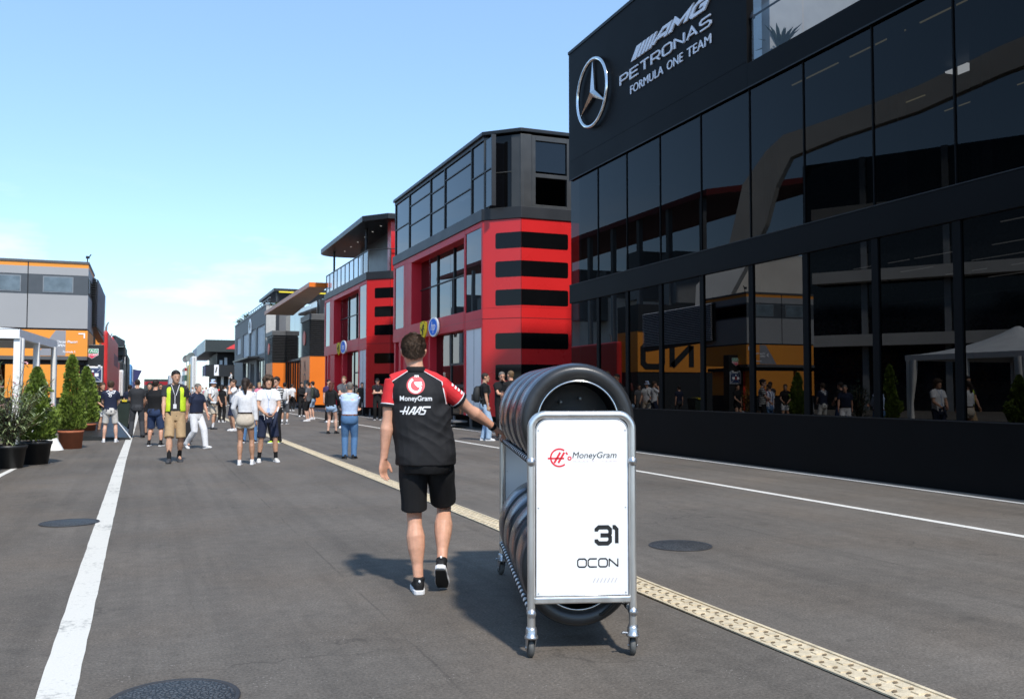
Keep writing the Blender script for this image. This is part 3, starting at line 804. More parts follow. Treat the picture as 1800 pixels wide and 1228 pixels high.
        q = MB(); q.box(cx + .56, cx + 1.78, -cx + .25, -cx + .27, 9.14, 9.45); q.build('window_blind', BLACK_ROOF, t)
        b = MB(); b.prism([(-.04, L_), (-.04, -.03), (cx - .02, -cx - .04), (dep, -cx - .04), (dep, L_)], 10.58, 10.72); b.build('roof', BLACK_ROOF, t, bevel=.02)
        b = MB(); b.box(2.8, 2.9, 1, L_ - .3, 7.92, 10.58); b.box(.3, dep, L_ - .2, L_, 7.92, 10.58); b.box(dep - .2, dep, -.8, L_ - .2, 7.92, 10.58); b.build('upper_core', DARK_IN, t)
        q = MB(); q.box(.8, .85, 3.4, 5.6, 9.5, 9.53); q.box(.8, 1.0, 4.2, 5.2, 9.3, 9.33); q.build('ceiling_light', LEDW, t)
    else:
        n = 10; fr = MB()
        for i in range(n + 1):
            y = .1 + (L_ - .2) * i / n; fr.box(.06, .11, y - .025, y + .025, 7.92, 9.15)
        fr.box(.05, .12, .1, L_ - .1, 9.13, 9.18)
        fr.tube([(.1, .1, 9.15), (cx, -cx + .1, 9.15), (cx + 4, -cx + .1, 9.15)], .025, 8)
        for x in (cx, cx + 1, cx + 2): fr.box(x, x + .05, -cx + .08, -cx + .13, 7.92, 9.15)
        fr.build('railing', DK_GREY, t)
        pn = glass_mat('balustrade_glazing', (.35, .38, .42), 1.75)
        for i in range(n):
            y0 = .1 + (L_ - .2) * i / n + .03; y1 = .1 + (L_ - .2) * (i + 1) / n - .03; pane('balustrade_pane', pn, t, .085, y0, y1, 7.98, 9.10)
        # canopy roof with a rounded far end, dark underside
        rf = [(-.25, .15), (cx - .2, -cx - .2), (dep, -cx - .2), (dep, L_ + .3), (1.6, L_ + 1.4)] + arc_pts(1.05, L_ + .1, 1.3, 90, 180, 8)
        b = MB(); b.prism(rf, 10.72, 11.04); b.build('roof', BLACK_ROOF, t, bevel=.03, segs=3)
        b = MB()
        for y in (2.2, L_ - .9): b.cyl((.45, y, 7.92), (.45, y, 10.72), .07, 12)
        b.build('roof_post', DK_GREY, t)
        b = MB(); b.box(1.9, dep, .2, 10.3, 7.92, 10.72); b.box(2.6, dep, 10.3, L_, 7.92, 9.9); b.build('bar_block', BLACK_ROOF, t)
        pane('bar_window', F_GLASS, t, 2.58, 10.6, 12.2, 8.3, 9.6)
        b = MB(); b.box(cx + .08, cx + 1.9, -cx + .3, 0, 7.92, 11.12); b.build('stair_tower', RED_GLOSS, t, bevel=.02)
        b = MB()
        for y in (1, 3, 5, 7, 9, 11): b.cyl((1.0, y, 10.70), (1.0, y, 10.721), .05, 12)
        b.build('downlight', LEDW, t)
    return t

r_a = red_home(30.2, 'red and black motorhome with a closed glass top floor, right behind the walking man', 'glass')
r_b = red_home(48.5, 'red motorhome with an open roof terrace under a black canopy, farther from the viewer', 'terrace')

mer.scale.z = .995; r_a.scale.z = .99; r_b.scale.z = .985
# ================================================================== orange tower building beyond the red ones
ORANGE = mat('orange_paint', (.80, .185, .012), .45, var=.05, vscale=.6)
LOUVRE = mat('black_louvre', (.014, .014, .015), .45, var=.15)
CAPG = mat('grey_cap', (.09, .09, .09), .5, var=.1)
SOFFIT = mat('beige_soffit', (.52, .43, .35), .7, var=.1, vscale=1.5)
SALMON = mat('salmon_edge', (.80, .36, .22), .5, var=.06)
WARMG = mat('light_stone_panel', (.42, .41, .38), .7, var=.08)
SKYGLASS = glass_mat('mirror_glazing', (.10, .11, .12), 2.2, wavy=.03)

KB = 1.085     # these two buildings stand a little farther than the module they were drawn at
pav = thing('canopy_pavilion', 'pavilion with two black and orange louvred towers under a slanting orange edged canopy', 'pavilion', (11.0 * KB, 66.9 * KB, CAM_H * (1 - KB)))
def louvre_tower(y0, y1, x1, ztop, zl, zo):
    """one tower: local x into the block, y along the street"""
    b = MB(); b.box(0, x1, y0, y1, .35, zo); tw = b.build('orange_base', ORANGE, pav, bevel=.015)
    b = MB(); b.box(.06, x1 - .06, y0 + .06, y1 - .06, zo, zl)
    z = zo + .03
    while z < zl - .08:
        b.add([(-.05, y0 - .05, z), (x1, y0 - .05, z), (x1, y0 + .07, z + .11), (.07, y0 + .07, z + .11)], [(0, 1, 2, 3)])
        b.add([(-.05, y1, z), (-.05, y0 - .05, z), (.07, y0 + .07, z + .11), (.07, y1, z + .11)], [(0, 1, 2, 3)])
        b.box(-.05, x1, y0 - .05, y0 - .03, z - .035, z); b.box(-.05, -.03, y0 - .03, y1, z - .035, z)
        z += .15
    b.build('louvres', LOUVRE, pav, fix=False)
    b = MB(); b.box(-.06, x1, y0 - .06, y1, zl, ztop); b.build('tower_cap', CAPG, pav, bevel=.02)
    q = MB(); n_ = 30; yc, zc = (y0 + y1) / 2, zo + (zl - zo) * .52
    q.plate([(p[0] * .62, p[1] * .55) for p in circle_poly(1, n_)], (-.06, yc, zc), (0, -1, 0), (0, 0, 1), (-1, 0, 0), .04); q.build('round_badge', mat('badge_red', (.75, .12, .08), .5), pav)
    return tw
louvre_tower(0, 4.1, 3.6, 7.16, 6.70, 4.02)
louvre_tower(21.1, 26.0, 2.3, 7.2, 6.75, 4.13)
for i_, ch in enumerate('NON'):
    st = MB()
    for pts_, cl in glyph(ch, .75): stroke(st, pts_, .17, cl)
    sl = solid(st, .003); sl.transform(Matrix.Translation((-.002, 2.5, .8 + i_ * 1.02)) @ frame_m((0, 0, 0), (0, -1, 0), (0, 0, 1)) @ Matrix.Scale(.85, 4))
    sl.build('tower_lettering', mat('dark_print', (.16, .05, .02), .6), pav)
b = MB(); b.prism([(-1.42, -8.58), (-.31, -8.58), (.98, 15.0), (-1.42, 15.0)], 8.22, 8.42)
b.build('canopy', SOFFIT, pav)
b = MB(); b.box(-1.5, -1.42, -8.58, 15.0, 8.18, 8.48); b.build('canopy_fascia', SALMON, pav)
b = MB(); b.box(-1.5, -.31, -8.66, -8.58, 8.18, 8.48); b.build('canopy_fascia', ORANGE, pav)
b = MB(); b.box(3.0, 8, 5, 20.8, 6.9, 8.6); b.box(1.3, 1.6, 3.4, 4.0, 7.16, 8.6); b.build('support_wall', DK_GREY, pav)
for i in range(6):
    y = 4.3 + i * 2.8
    pane('mirror_window', SKYGLASS, pav, 1.2, y, y + 2.74, 4.3, 8.58); pane('glass_door', F_GLASS3, pav, 1.4, y, y + 2.74, .3, 4.1)
b = MB(); b.box(1.25, 1.5, 4.2, 21, 4.1, 4.3)
for i in range(7): b.box(1.22, 1.35, 4.24 + i * 2.8, 4.30 + i * 2.8, .3, 8.58)
b.box(4, 4.2, 4.2, 21, 0, 7.9); b.build('glazing_frame', DK_GREY, pav)
b = MB(); b.box(-.9, 1.2, .2, 26, 0, .32); b.build('stepped_base', BLACK_TRIM, pav)
b = MB()     # dark counter and door leaf with the hand rail in front of the orange bases
b.box(-.10, -.02, .6, 1.9, .32, 2.2); b.build('dark_door', mat('navy_black', (.012, .013, .02), .5), pav)
b = MB(); b.box(-1.0, -.92, 13, 24, .32, 1.30)
b.tube([(-1, 24, 1.4), (-1, 19, 1.4), (-1, 16.5, .45)], .03, 6); b.tube([(-1.0, 21.5, .3), (-1.0, 21.5, 1.4)], .025, 6); b.build('stair_rail', mat('charcoal_panel', (.028, .027, .027), .6, var=.2, vscale=1.5), pav)

# ---- grey team building beyond the towers
GREYW = mat('charcoal_cladding', (.125, .125, .127), .6, var=.14, vscale=1.0, stretch=(1, 3, .4))
gb = thing('team_building', 'charcoal two storey team building with white framed windows and a roof garden', 'team building', (11.0 * KB, 93.9 * KB, CAM_H * (1 - KB)))
yv = lambda px, py: at_x(px, py, 11.0)[0] - 93.9
Lg = 34.0
opens = [(15.8, 22.6, 5.4, 8.45), (8.9, 14.3, 5.4, 8.45), (.6, 7.4, 5.35, 8.4), (15.8, 22.6, 1.4, 4.9), (9.6, 13.6, .4, 4.6), (.6, 7.4, 1.4, 4.9), (25.5, 31, 6.2, 8.4)]
b = MB()
ysplit = sorted(set([-.3, Lg] + [o[0] for o in opens] + [o[1] for o in opens]))
for ya, yb in zip(ysplit[:-1], ysplit[1:]):
    ym = (ya + yb) / 2; holes = sorted([(o[2], o[3]) for o in opens if o[0] <= ym <= o[1]]); z = 0
    for h0, h1 in holes: b.box(0, .35, ya, yb, z, h0); z = h1
    b.box(0, .35, ya, yb, z, 10.25)
b.box(.35, 9, -.3, 0, 0, 10.25); b.box(.35, 9, Lg - .3, Lg, 0, 10.25); b.box(.35, 9, 0, Lg - .3, 9.9, 10.1); b.box(3, 3.2, 0, Lg - .3, 0, 9.9)
b.build('wall', GREYW, gb)
WFR = mat('white_window_frame', (.88, .90, .90), .5, var=.04)
for o in opens:
    f = MB(); nn = max(3, int((o[1] - o[0]) / 1.1)) if o[2] > 5 else 3
    for i in range(nn + 1):
        y = o[0] + (o[1] - o[0]) * i / nn; f.box(.10, .2, y - (.27 if o[2] > 5 else .10), y + (.27 if o[2] > 5 else .10), o[2], o[3])
    f.box(.1, .2, o[0], o[1], o[3] - .1, o[3]); f.box(.1, .2, o[0], o[1], o[2], o[2] + .1)
    fo = f.build('window', WFR if o[2] > 5 else FRAMEG, gb)
    pane('pane', SKYGLASS, fo, .16, o[0], o[1], o[2], o[3])
b = MB(); b.box(-1.2, 0, 5, 22.5, 4.95, 5.12); b.build('awning', DK_GREY, gb)
q = MB(); o1 = Vector((-.03, 14.2, 9.05))
q.plate([(-1.5, -.85), (1.5, -.85), (1.5, .2), (.9, .75), (0, .9), (-.9, .75), (-1.5, .2)], o1, (0, -1, 0), (0, 0, 1), (-1, 0, 0), .05); bd = q.build('wall_badge', WHITE_SIGN, gb)
q = MB(); q.plate([(-.9, -.35), (-.3, -.1), (-.2, -.5), (.2, -.5), (.3, -.1), (.9, -.35), (.6, .3), (0, .6), (-.6, .3)], o1 + Vector((-.052, 0, 0)), (0, -1, 0), (0, 0, 1), (-1, 0, 0), .004); q.build('badge_emblem', INK, bd)
b = MB(); b.box(-.06, .4, -.36, Lg + .05, 10.25, 10.42); b.build('coping', FRAMEG, gb)
b = MB()
for i in range(12): b.box(.3, .36, 1 + i * 1.9, 1.06 + i * 1.9, 10.4, 11.0)
b.box(.28, .38, -1, 22, 11.0, 11.06); b.box(.3, .35, -1, 22, 10.7, 10.73); b.build('roof_rail', STEEL, gb)
b = MB(); b.box(.9, 7, .8, 14, 11.9, 12.2); b.build('roof_pergola', DK_GREY, gb)
b = MB(); b.box(1.4, 7, .74, .8, 11.75, 11.9); b.build('pergola_trim', YELLOW, gb)
for x_, y_ in ((1.2, 1.2), (6, 1.2), (1.2, 12)):
    b = MB(); b.box(x_, x_ + .2, y_, y_ + .2, 10.1, 11.9); b.build('pergola_post', DK_GREY, gb)
b = MB(); b.box(.02, .95, -.45, -.31, 5.5, 10.2); b.build('stone_pier', WARMG, gb)
b = MB(); b.box(.95, 1.3, -.42, -.31, 0, 10.2); b.build('dark_pier', DK_GREY, gb)

def bush(name, label, loc, rx, rz, m, n, leaf, seed, cat='plant', group=None, stems=True):
    r = random.Random(seed); q = MB()
    for i in range(n):
        a = r.random() * 2 * pi; e = r.random(); rr = r.random() ** .5
        p = Vector((cos(a) * rx * rr, sin(a) * rx * rr, rz * (.15 + .85 * e) * (1 - .35 * rr)))
        d = Vector((cos(a) * .7, sin(a) * .7, r.random() * 1.2 - .1))
        blade_leaf(q, p, d, (0, 0, 1), leaf * (.6 + r.random() * .8), leaf * .3, .35)
    t = thing(name, label, cat, loc, 0, group)
    q.build('leaves', m, t, fix=False)
    s = MB()
    for i in range(5):
        a = r.random() * 6.28; s.tube([(0, 0, 0), (cos(a) * rx * .3, sin(a) * rx * .3, rz * .4), (cos(a) * rx * .6, sin(a) * rx * .6, rz * .8)], [.04, .03, .01], 6)
    s.build('stems', mat('twig', (.10, .075, .05), .8, var=.2), t)
    return t
LEAF_YG = mat('yellow_green_leaf', (.14, .20, .03), .5, var=.4, vscale=3)
LEAF_MID = mat('mid_green_leaf', (.06, .10, .03), .5, var=.4, vscale=3)
bush('roof_shrub', 'bright yellow green shrub on the roof terrace above the slanting canopy', (13.56, 103.29, 10.09), 1.1, 1.1, LEAF_YG, 420, .38, 1, group='roof garden shrubs')
bush('roof_shrub', 'dark green shrub beside the yellow green one on the roof terrace', (12.91, 104.70, 10.09), 1.0, 1.2, LEAF_MID, 320, .36, 2, group='roof garden shrubs')
bush('roof_shrub', 'spiky grey green shrub on the far end of the charcoal roof', (12.59, 125.32, 10.56), 1.0, 1.1, LEAF_MID, 240, .45, 4, group='roof garden shrubs')
bush('roof_shrub', 'small low shrub at the farthest corner of the charcoal roof', (12.48, 132.91, 10.56), .9, .9, LEAF_MID, 160, .5, 6, group='roof garden shrubs')

# ---- black building with cantilevered roofs
bb = thing('team_building', 'black team building with a big cantilevered roof and a red stripe', 'team building', (9.3, 165, 0))
PALEGR = mat('pale_green_panel', (.50, .56, .54), .5, var=.05)
b = MB(); b.box(0, 14, 0, .3, 8.3, 10.45); b.box(.3, 14, .3, 30, 10.2, 10.45); b.build('roof_front', mat('green_black', (.025, .032, .030), .5, var=.1), bb)
b = MB(); b.box(-.05, 0, 0, 28, 8.3, 10.45); b.build('roof_side', PALEGR, bb)
b = MB(); b.box(-.06, -.04, 28, 45, 8.1, 10.3); b.box(-.05, 3, 44.9, 45, 8, 10.2); b.build('sign_panel', mat('blue_grey_panel', (.22, .24, .33), .5), bb)
b = MB(); b.add([(0, .3, 8.31), (14, .3, 8.31), (14, 30, 7.6), (0, 45, 8.2)], [(0, 1, 2, 3)]); b.build('soffit', BLACK_ROOF, bb)
b = MB(); b.plate([(3.4, 8.85), (5.2, 9.95), (14, 9.95), (14, 9.0), (8, 9.0), (7.6, 8.85)], (0, -.01, 0), (1, 0, 0), (0, 0, 1), (0, -1, 0), .03); b.build('red_stripe', mat('signal_red', (.70, .05, .05), .5), bb)
b = MB(); b.box(2.2, 14, 3, 25, 0, 8.3); b.build('block', BLACK_TRIM, bb)
b = MB()
for x, z0, z1 in ((3.4, 6.0, 7.4), (2.6, 6.1, 6.9), (7.3, 6.2, 7.0), (8.3, 6.2, 7.0), (5.0, 6.0, 6.6)): b.box(x, x + .5, 2.9, 3, z0, z1)
for x in (2.9, 4.1, 5.4, 6.6, 7.9): b.box(x, x + .42, 2.85, 3, 1.0, 3.9)
b.build('window', WFR, bb)
b = MB(); b.box(.2, 9, 1.0, 2.9, 3.9, 6.0); b.build('balcony', mat('black_screen', (.010, .012, .014), .5), bb)
b = MB(); b.box(.1, .2, 1.2, 9, 4.0, 5.9); b.build('blue_banner', mat('dark_blue', (.03, .04, .12), .5), bb)
b = MB(); b.box(1.6, 2.35, .94, 1.0, 4.05, 6.0); b.build('white_sign', WHITE_SIGN, bb)
b = MB(); b.plate([(1.75, 4.6), (1.95, 4.6), (2.15, 5.6), (1.95, 5.6)], (0, .93, 0), (1, 0, 0), (0, 0, 1), (0, -1, 0), .004); b.build('sign_mark', INK, bb)
b = MB(); b.box(5.2, 11, -6, .0, 7.1, 8.55); b.build('porch', mat('warm_grey_porch', (.14, .135, .13), .55), bb)
b = MB(); b.box(5.14, 5.2, -6, 0, 7.0, 8.5); b.build('porch_side', mat('porch_side_grey', (.30, .30, .31), .5), bb)
b = MB(); b.box(5.2, 8, -6.03, -6.0, 8.35, 8.6); b.build('porch_trim', YELLOW, bb)
b = MB(); b.box(8.8, 9.1, -5.8, -5.5, 0, 7.1); b.box(5.4, 5.6, -5.8, -5.6, 0, 7.1); b.build('porch_post', BLACK_TRIM, bb)

# ---- vehicles and trailers farther down on the right
def trailer(name, label, cat, x0, x1, y0, y1, z1, m, bands=(), group=None, door=True):
    """a race trailer standing end-on: rounded box body, ribbed seams, underside and wheels"""
    t = thing(name, label, cat, (x0, y0, 0), 0, group); w_, l_ = x1 - x0, y1 - y0
    b = MB(); b.box(0, w_, 0, l_, .95, z1); b.build('body', m, t, bevel=.09, segs=3)
    b = MB(); b.box(.15, w_ - .15, .3, l_ - .3, .45, .95); b.build('chassis', BLACK_TRIM, t)
    for y in (l_ * .62, l_ * .62 + 1.2):
        for x in (.05, w_ - .35):
            if l_ > 5:
                wh = MB(); wh.lathe([(.001, 0), (.46, 0), (.5, .05), (.5, .25), (.46, .3), (.001, .3)], (x, y, .5), (1, 0, 0), 18); wh.build('wheel', mat('trailer_tyre', (.02, .02, .02), .8), t)
    if door:
        b = MB(); b.box(.08, w_ - .08, -.02, 0, 1.1, z1 - .15); b.build('rear_door', m, t, bevel=.01)
        b = MB(); b.box(w_ / 2 - .02, w_ / 2 + .02, -.03, -.02, 1.1, z1 - .15)
        for x in (.3, w_ - .34): b.box(x, x + .03, -.045, -.02, 1.1, z1 - .2)
        b.build('door_bars', STEEL, t)
    for (z0, z1_, mm) in bands:
        b = MB(); b.box(-.012, w_ + .012, -.03, l_, z0, z1_); b.build('stripe', mm, t)
    return t
YEL_TR = mat('yellow_trailer', (.62, .42, .05), .4, var=.05)
WHT_TR = mat('white_trailer', (.72, .73, .73), .4, var=.05)
def far_unit(label, pxl, pxr, ytop, Y, ln, m, bands=()):
    x0, _ = at_y(pxl, 640, Y); x1, z = at_y(pxr, ytop, Y); return trailer('race_trailer', label, 'trailer', x0, x1, Y, Y + ln, z, m, bands, 'trailers at the far right end')
far_unit('white trailer end beside the black building at the far end on the right', 337.5, 346, 626, 176, 14, WHT_TR)
far_unit('yellow trailer end at the far right of the street', 333, 337.6, 640, 182, 14, YEL_TR)
far_unit('pale trailer with dark green and red bands farthest down on the right', 325, 333, 645, 192, 14, WHT_TR, ((3.2, 4.4, mat('band_green', (.03, .10, .08), .5)), (1.2, 2.3, RED_JAMB), (5.2, 5.8, RED_JAMB)))
trailer('race_trailer', 'dark trailer with a red panel closing the end of the street', 'trailer', -.5, 6.0, 232, 236, 4.0, mat('green_black_trailer', (.03, .04, .035), .5), ((2.6, 3.4, RED_JAMB),))
trailer('container', 'low pale grey container far down the street on the right', 'container', 4.5, 9, 210, 220, 4.6, mat('pale_container', (.45, .47, .50), .6))
for px, py, r, lab in ((336, 628, .95, 'dark satellite dish on the trailers at the far right, nearer of two'), (328, 631, .8, 'grey satellite dish on the trailers at the far right, farther of two')):
    x, z = at_y(px, py, 186 if px > 330 else 196); Yd = 186 if px > 330 else 196
    t = thing('satellite_dish', lab, 'satellite dish', (x, Yd, z - 2.4), 0, 'satellite dishes')
    q = MB(); q.lathe([(.001, 0), (r * .5, .06), (r, .26)], (0, 0, 2.4), Vector((-.5, -.8, .3)), 24); q.build('reflector', mat('dish_grey', (.12, .14, .13), .6) if px > 330 else CAPG, t)
    q = MB(); q.cyl((0, 0, 0), (0, .1, 2.4), .07, 8); q.build('mast', STEEL, t)

# ================================================================== the left side
# ---- grey and orange motorhome facing the camera
MG1 = mat('silver_grey_panel', (.335, .335, .335), .5, var=.04, vscale=.6)
MG2 = mat('slate_band', (.065, .075, .085), .45, var=.08)
ORANGE2 = mat('amber_panel', (.82, .30, .03), .5, var=.05, vscale=.5)
mc = thing('team_motorhome', 'grey motorhome with orange roof stripe and orange ground floor at the left edge', 'motorhome', (-1.86, 33.5, 0))
W_ = 3.5; DP = 3.6
b = MB(); b.box(-W_, 0, 0, DP, 3.52, 4.65); b.box(-W_, 0, 0, DP, 5.32, 5.58); b.build('grey_panel', MG1, mc)
b = MB(); b.box(-W_, 0, .01, DP, 5.58, 5.72); b.build('roof_stripe', ORANGE2, mc)
b = MB(); b.box(-W_, .02, -.02, DP, 5.72, 5.80); b.build('roof_edge', CAPG, mc)
b = MB(); b.box(-W_, 0, .006, DP, 4.65, 5.32); b.build('slate_band', MG2, mc)
b = MB(); b.box(-1.815, -1.785, -.006, 0, 3.52, 5.72); b.box(-W_, 0, .05, DP, 3.46, 3.52); b.build('panel_joint', BLACK_TRIM, mc)
WGL = glass_mat('office_glazing', (.5, .55, .58), 1.9)
for x0, x1 in ((-1.36, -.45), (-2.95, -2.0)):
    f = MB(); f.box(x0, x1, -.008, .004, 4.72, 5.26); fo = f.build('window', mat('window_rim', (.20, .22, .24), .4), mc)
    f = MB(); f.box(x0 + .03, x1 - .03, -.014, -.009, 4.75, 5.23); f.build('pane', mat('hazy_pane', (.12, .155, .18), .12, spec=.6, var=.35, vscale=2.5), fo)
b = MB(); b.box(-W_, .01, .03, DP - .1, 2.58, 3.46); b.build('orange_wall', ORANGE2, mc)
b = MB()
b.plate([(-.65, 3.45), (-.95, 3.45), (-1.25, 3.0), (-1.5, 2.60), (-.65, 2.60)], (0, .03, 0), (1, 0, 0), (0, 0, 1), (0, -1, 0), .008)
b.build('grey_graphic', mat('grey_graphic', (.27, .27, .29), .5, var=.04), mc)
b = MB(); b.box(-.27, -.07, .024, .016, 3.33, 3.37); b.box(-.11, -.07, .024, .016, 3.2, 3.33); b.build('corner_mark', WHITE_SIGN, mc)
for s_, x, z, w__, h__ in (('Oscar Piastri', -.92, 3.03, .62, .085), ('OPEN', -.92, 2.90, .26, .085), ('Formula 1', -.72, 2.70, .36, .07), ('>', -1.10, 2.92, .10, .16)):
    q = solid(text_poly(s_, w__, h__, bold=.02), .004); q.transform(frame_m((x, .020, z), (1, 0, 0), (0, 0, 1))); q.build('wall_lettering', WHITE_SIGN, mc)
b = MB(); b.box(-W_, .0, -.03, .6, 2.46, 2.58); b.build('ledge', CAPG, mc)
b = MB(); b.box(-W_, -.1, .3, DP - .2, 2.30, 2.46); b.build('dark_recess', BLACK_TRIM, mc)
b = MB(); b.box(-W_, -2.6, .03, DP - .2, 1.2, 2.30); b.box(-2.4, -.35, .03, DP - .2, 1.2, 2.30); b.build('orange_base_wall', ORANGE2, mc)
b = MB(); b.box(-W_, -.35, .1, DP - .2, 0, 1.2); b.build('dark_base', BLACK_TRIM, mc)
b = MB(); b.box(.0, .02, 0, DP, 4.72, 5.25); b.build('side_window', BAND_GL, mc)
# unseen rear wing added facing the sun, with a big orange front and dark letters (its front shows mirrored in the black glazing)
b = MB(); b.box(-8, -.09, 10.5, 13, 2.45, 4.7); b.build('added_orange_wing', ORANGE2, mc)
b = MB(); b.box(-8, -.12, 10.55, 13, 0, 2.45); b.box(-8, -.10, 10.45, 13, 4.7, 6.2); b.build('added_wing_base', DK_GREY, mc)
st = MB()
for i_, ch in enumerate('NO'):
    for pts_, cl in glyph(ch, 1.0): stroke(st, [(p[0] + i_ * 1.5, p[1]) for p in pts_], .26, cl)
sl = solid(st, .02); sl.transform(frame_m((-3.4, 10.49, 2.75), (1, 0, 0), (0, 0, 1)) @ Matrix.Scale(1.2, 4)); sl.build('wing_lettering', INK, mc)
# louvred box on the street corner
b = MB(); b.box(.02, .10, 2.6, 9.4, 3.75, 5.5)
b.build('louvre_box', BLACK_TRIM, mc)
b = MB(); z = 3.8
while z < 5.5:
    b.add([(-.10, 2.5, z), (.10, 2.5, z), (.10, 2.6, z + .06), (-.10, 2.6, z + .06)], [(0, 1, 2, 3)]); b.box(-.10, .12, 2.47, 2.50, z - .03, z); z += .085
b.build('black_louvres', LOUVRE, mc, fix=False)
b = MB(); z = 3.8
while z < 5.5:
    b.add([(.10, 2.6, z + .03), (.19, 2.6, z - .012), (.19, 9.4, z - .012), (.10, 9.4, z + .03)], [(0, 1, 2, 3)]); b.add([(.19, 2.6, z - .012), (.19, 2.6, z - .024), (.19, 9.4, z - .024), (.19, 9.4, z - .012)], [(0, 1, 2, 3)]); z += .085
b.build('silver_louvres', mat('silver_louvre', (.80, .81, .84), .6), mc)
b = MB(); b.add([(-.10, 2.5, 3.75), (.15, 2.5, 3.75), (.15, 9.4, 3.5), (-.10, 9.4, 3.5)], [(0, 1, 2, 3)]); b.add([(.15, 2.5, 3.75), (.15, 9.4, 3.75), (.15, 9.4, 3.5)], [(0, 1, 2)])
b.build('louvre_underside', DK_GREY, mc)
b = MB(); b.tube([(-.05, .2, 5.8), (-.05, .2, 5.93), (.06, .15, 6.08)], .018, 6); b.box(-.10, .02, .12, .16, 5.93, 6.02); b.build('roof_lamp', BLACK_TRIM, mc)

# ---- clock totem
tt = thing('advertising_totem', 'black totem with red edge, a shield logo and a framed clock poster', 'totem', (-2.24, 34.2, 0))
b = MB(); b.box(.13, .86, 0, .45, 0, 3.02); b.build('body', mat('totem_black', (.014, .014, .014), .4, var=.2), tt, bevel=.01)
b = MB(); b.box(0, .13, -.01, .46, 0, 3.02); b.build('red_edge', mat('totem_red', (.66, .05, .03), .4), tt)
b = MB(); b.box(.13, .86, -.004, 0, 2.44, 2.45); b.build('seam', BLACK_TRIM, tt)
ox = Vector((.50, -.006, 2.72))
q = MB(); q.plate([(-.20, .16), (.20, .16), (.20, -.06), (0, -.19), (-.20, -.06)], ox, (1, 0, 0), (0, 0, 1), (0, -1, 0), .01); sh_ = q.build('shield_logo', WHITE_SIGN, tt)
q = MB(); q.plate([(-.18, .145), (.18, .145), (.18, .0), (-.18, .0)], ox + Vector((0, -.011, 0)), (1, 0, 0), (0, 0, 1), (0, -1, 0), .003); q.build('green_field', mat('logo_green', (.02, .35, .17), .5), sh_)
q = MB(); q.plate([(-.18, -.012), (.18, -.012), (.18, -.055), (0, -.175), (-.18, -.055)], ox + Vector((0, -.011, 0)), (1, 0, 0), (0, 0, 1), (0, -1, 0), .003); q.build('red_field', mat('logo_red', (.75, .03, .10), .5), sh_)
for s_, x, z, w__, h__ in (('TAG', -.15, .03, .30, .095), ('HEUER', -.165, -.085, .33, .062)):
    q = solid(text_poly(s_, w__, h__, bold=.02), .003); q.transform(frame_m(ox + Vector((x, -.0145, z)), (1, 0, 0), (0, 0, 1))); q.build('logo_letters', WHITE_SIGN, sh_)
q = MB(); q.box(.26, .84, -.05, 0, 1.72, 2.26); fr_ = q.build('poster_frame', mat('silver_frame', (.55, .56, .58), .35, .4), tt, bevel=.008)
q = MB(); q.box(.32, .80, -.056, -.051, 1.76, 2.19); q.build('poster', mat('navy_poster', (.02, .035, .10), .4, var=.3, vscale=9), fr_)
q = MB(); q.box(.36, .48, -.062, -.057, 1.92, 2.03); q.box(.60, .72, -.062, -.057, 1.92, 2.03); q.plate(circle_poly(.035, 12), (.54, -.057, 2.1), (1, 0, 0), (0, 0, 1), (0, -1, 0), .004); q.build('clock_dials', WHITE_SIGN, fr_)
q = MB(); q.box(.50, .57, -.062, -.057, 1.9, 2.04); q.build('red_dial', RED_JAMB, fr_)
q = MB()
for x0, z0, x1, z1 in ((.33, 2.18, .44, 2.08), (.79, 2.18, .68, 2.08), (.33, 1.78, .46, 1.9), (.79, 1.78, .64, 1.9)): q.tube([(x0, -.06, z0), (x1, -.06, z1)], .006, 5)
q.build('poster_lines', WHITE_SIGN, fr_)
q = MB(); q.box(.34, .42, -.12, -.0, 2.26, 2.31); q.box(.70, .78, -.12, 0, 2.26, 2.31); q.build('poster_lamp', WHITE_SIGN, tt)

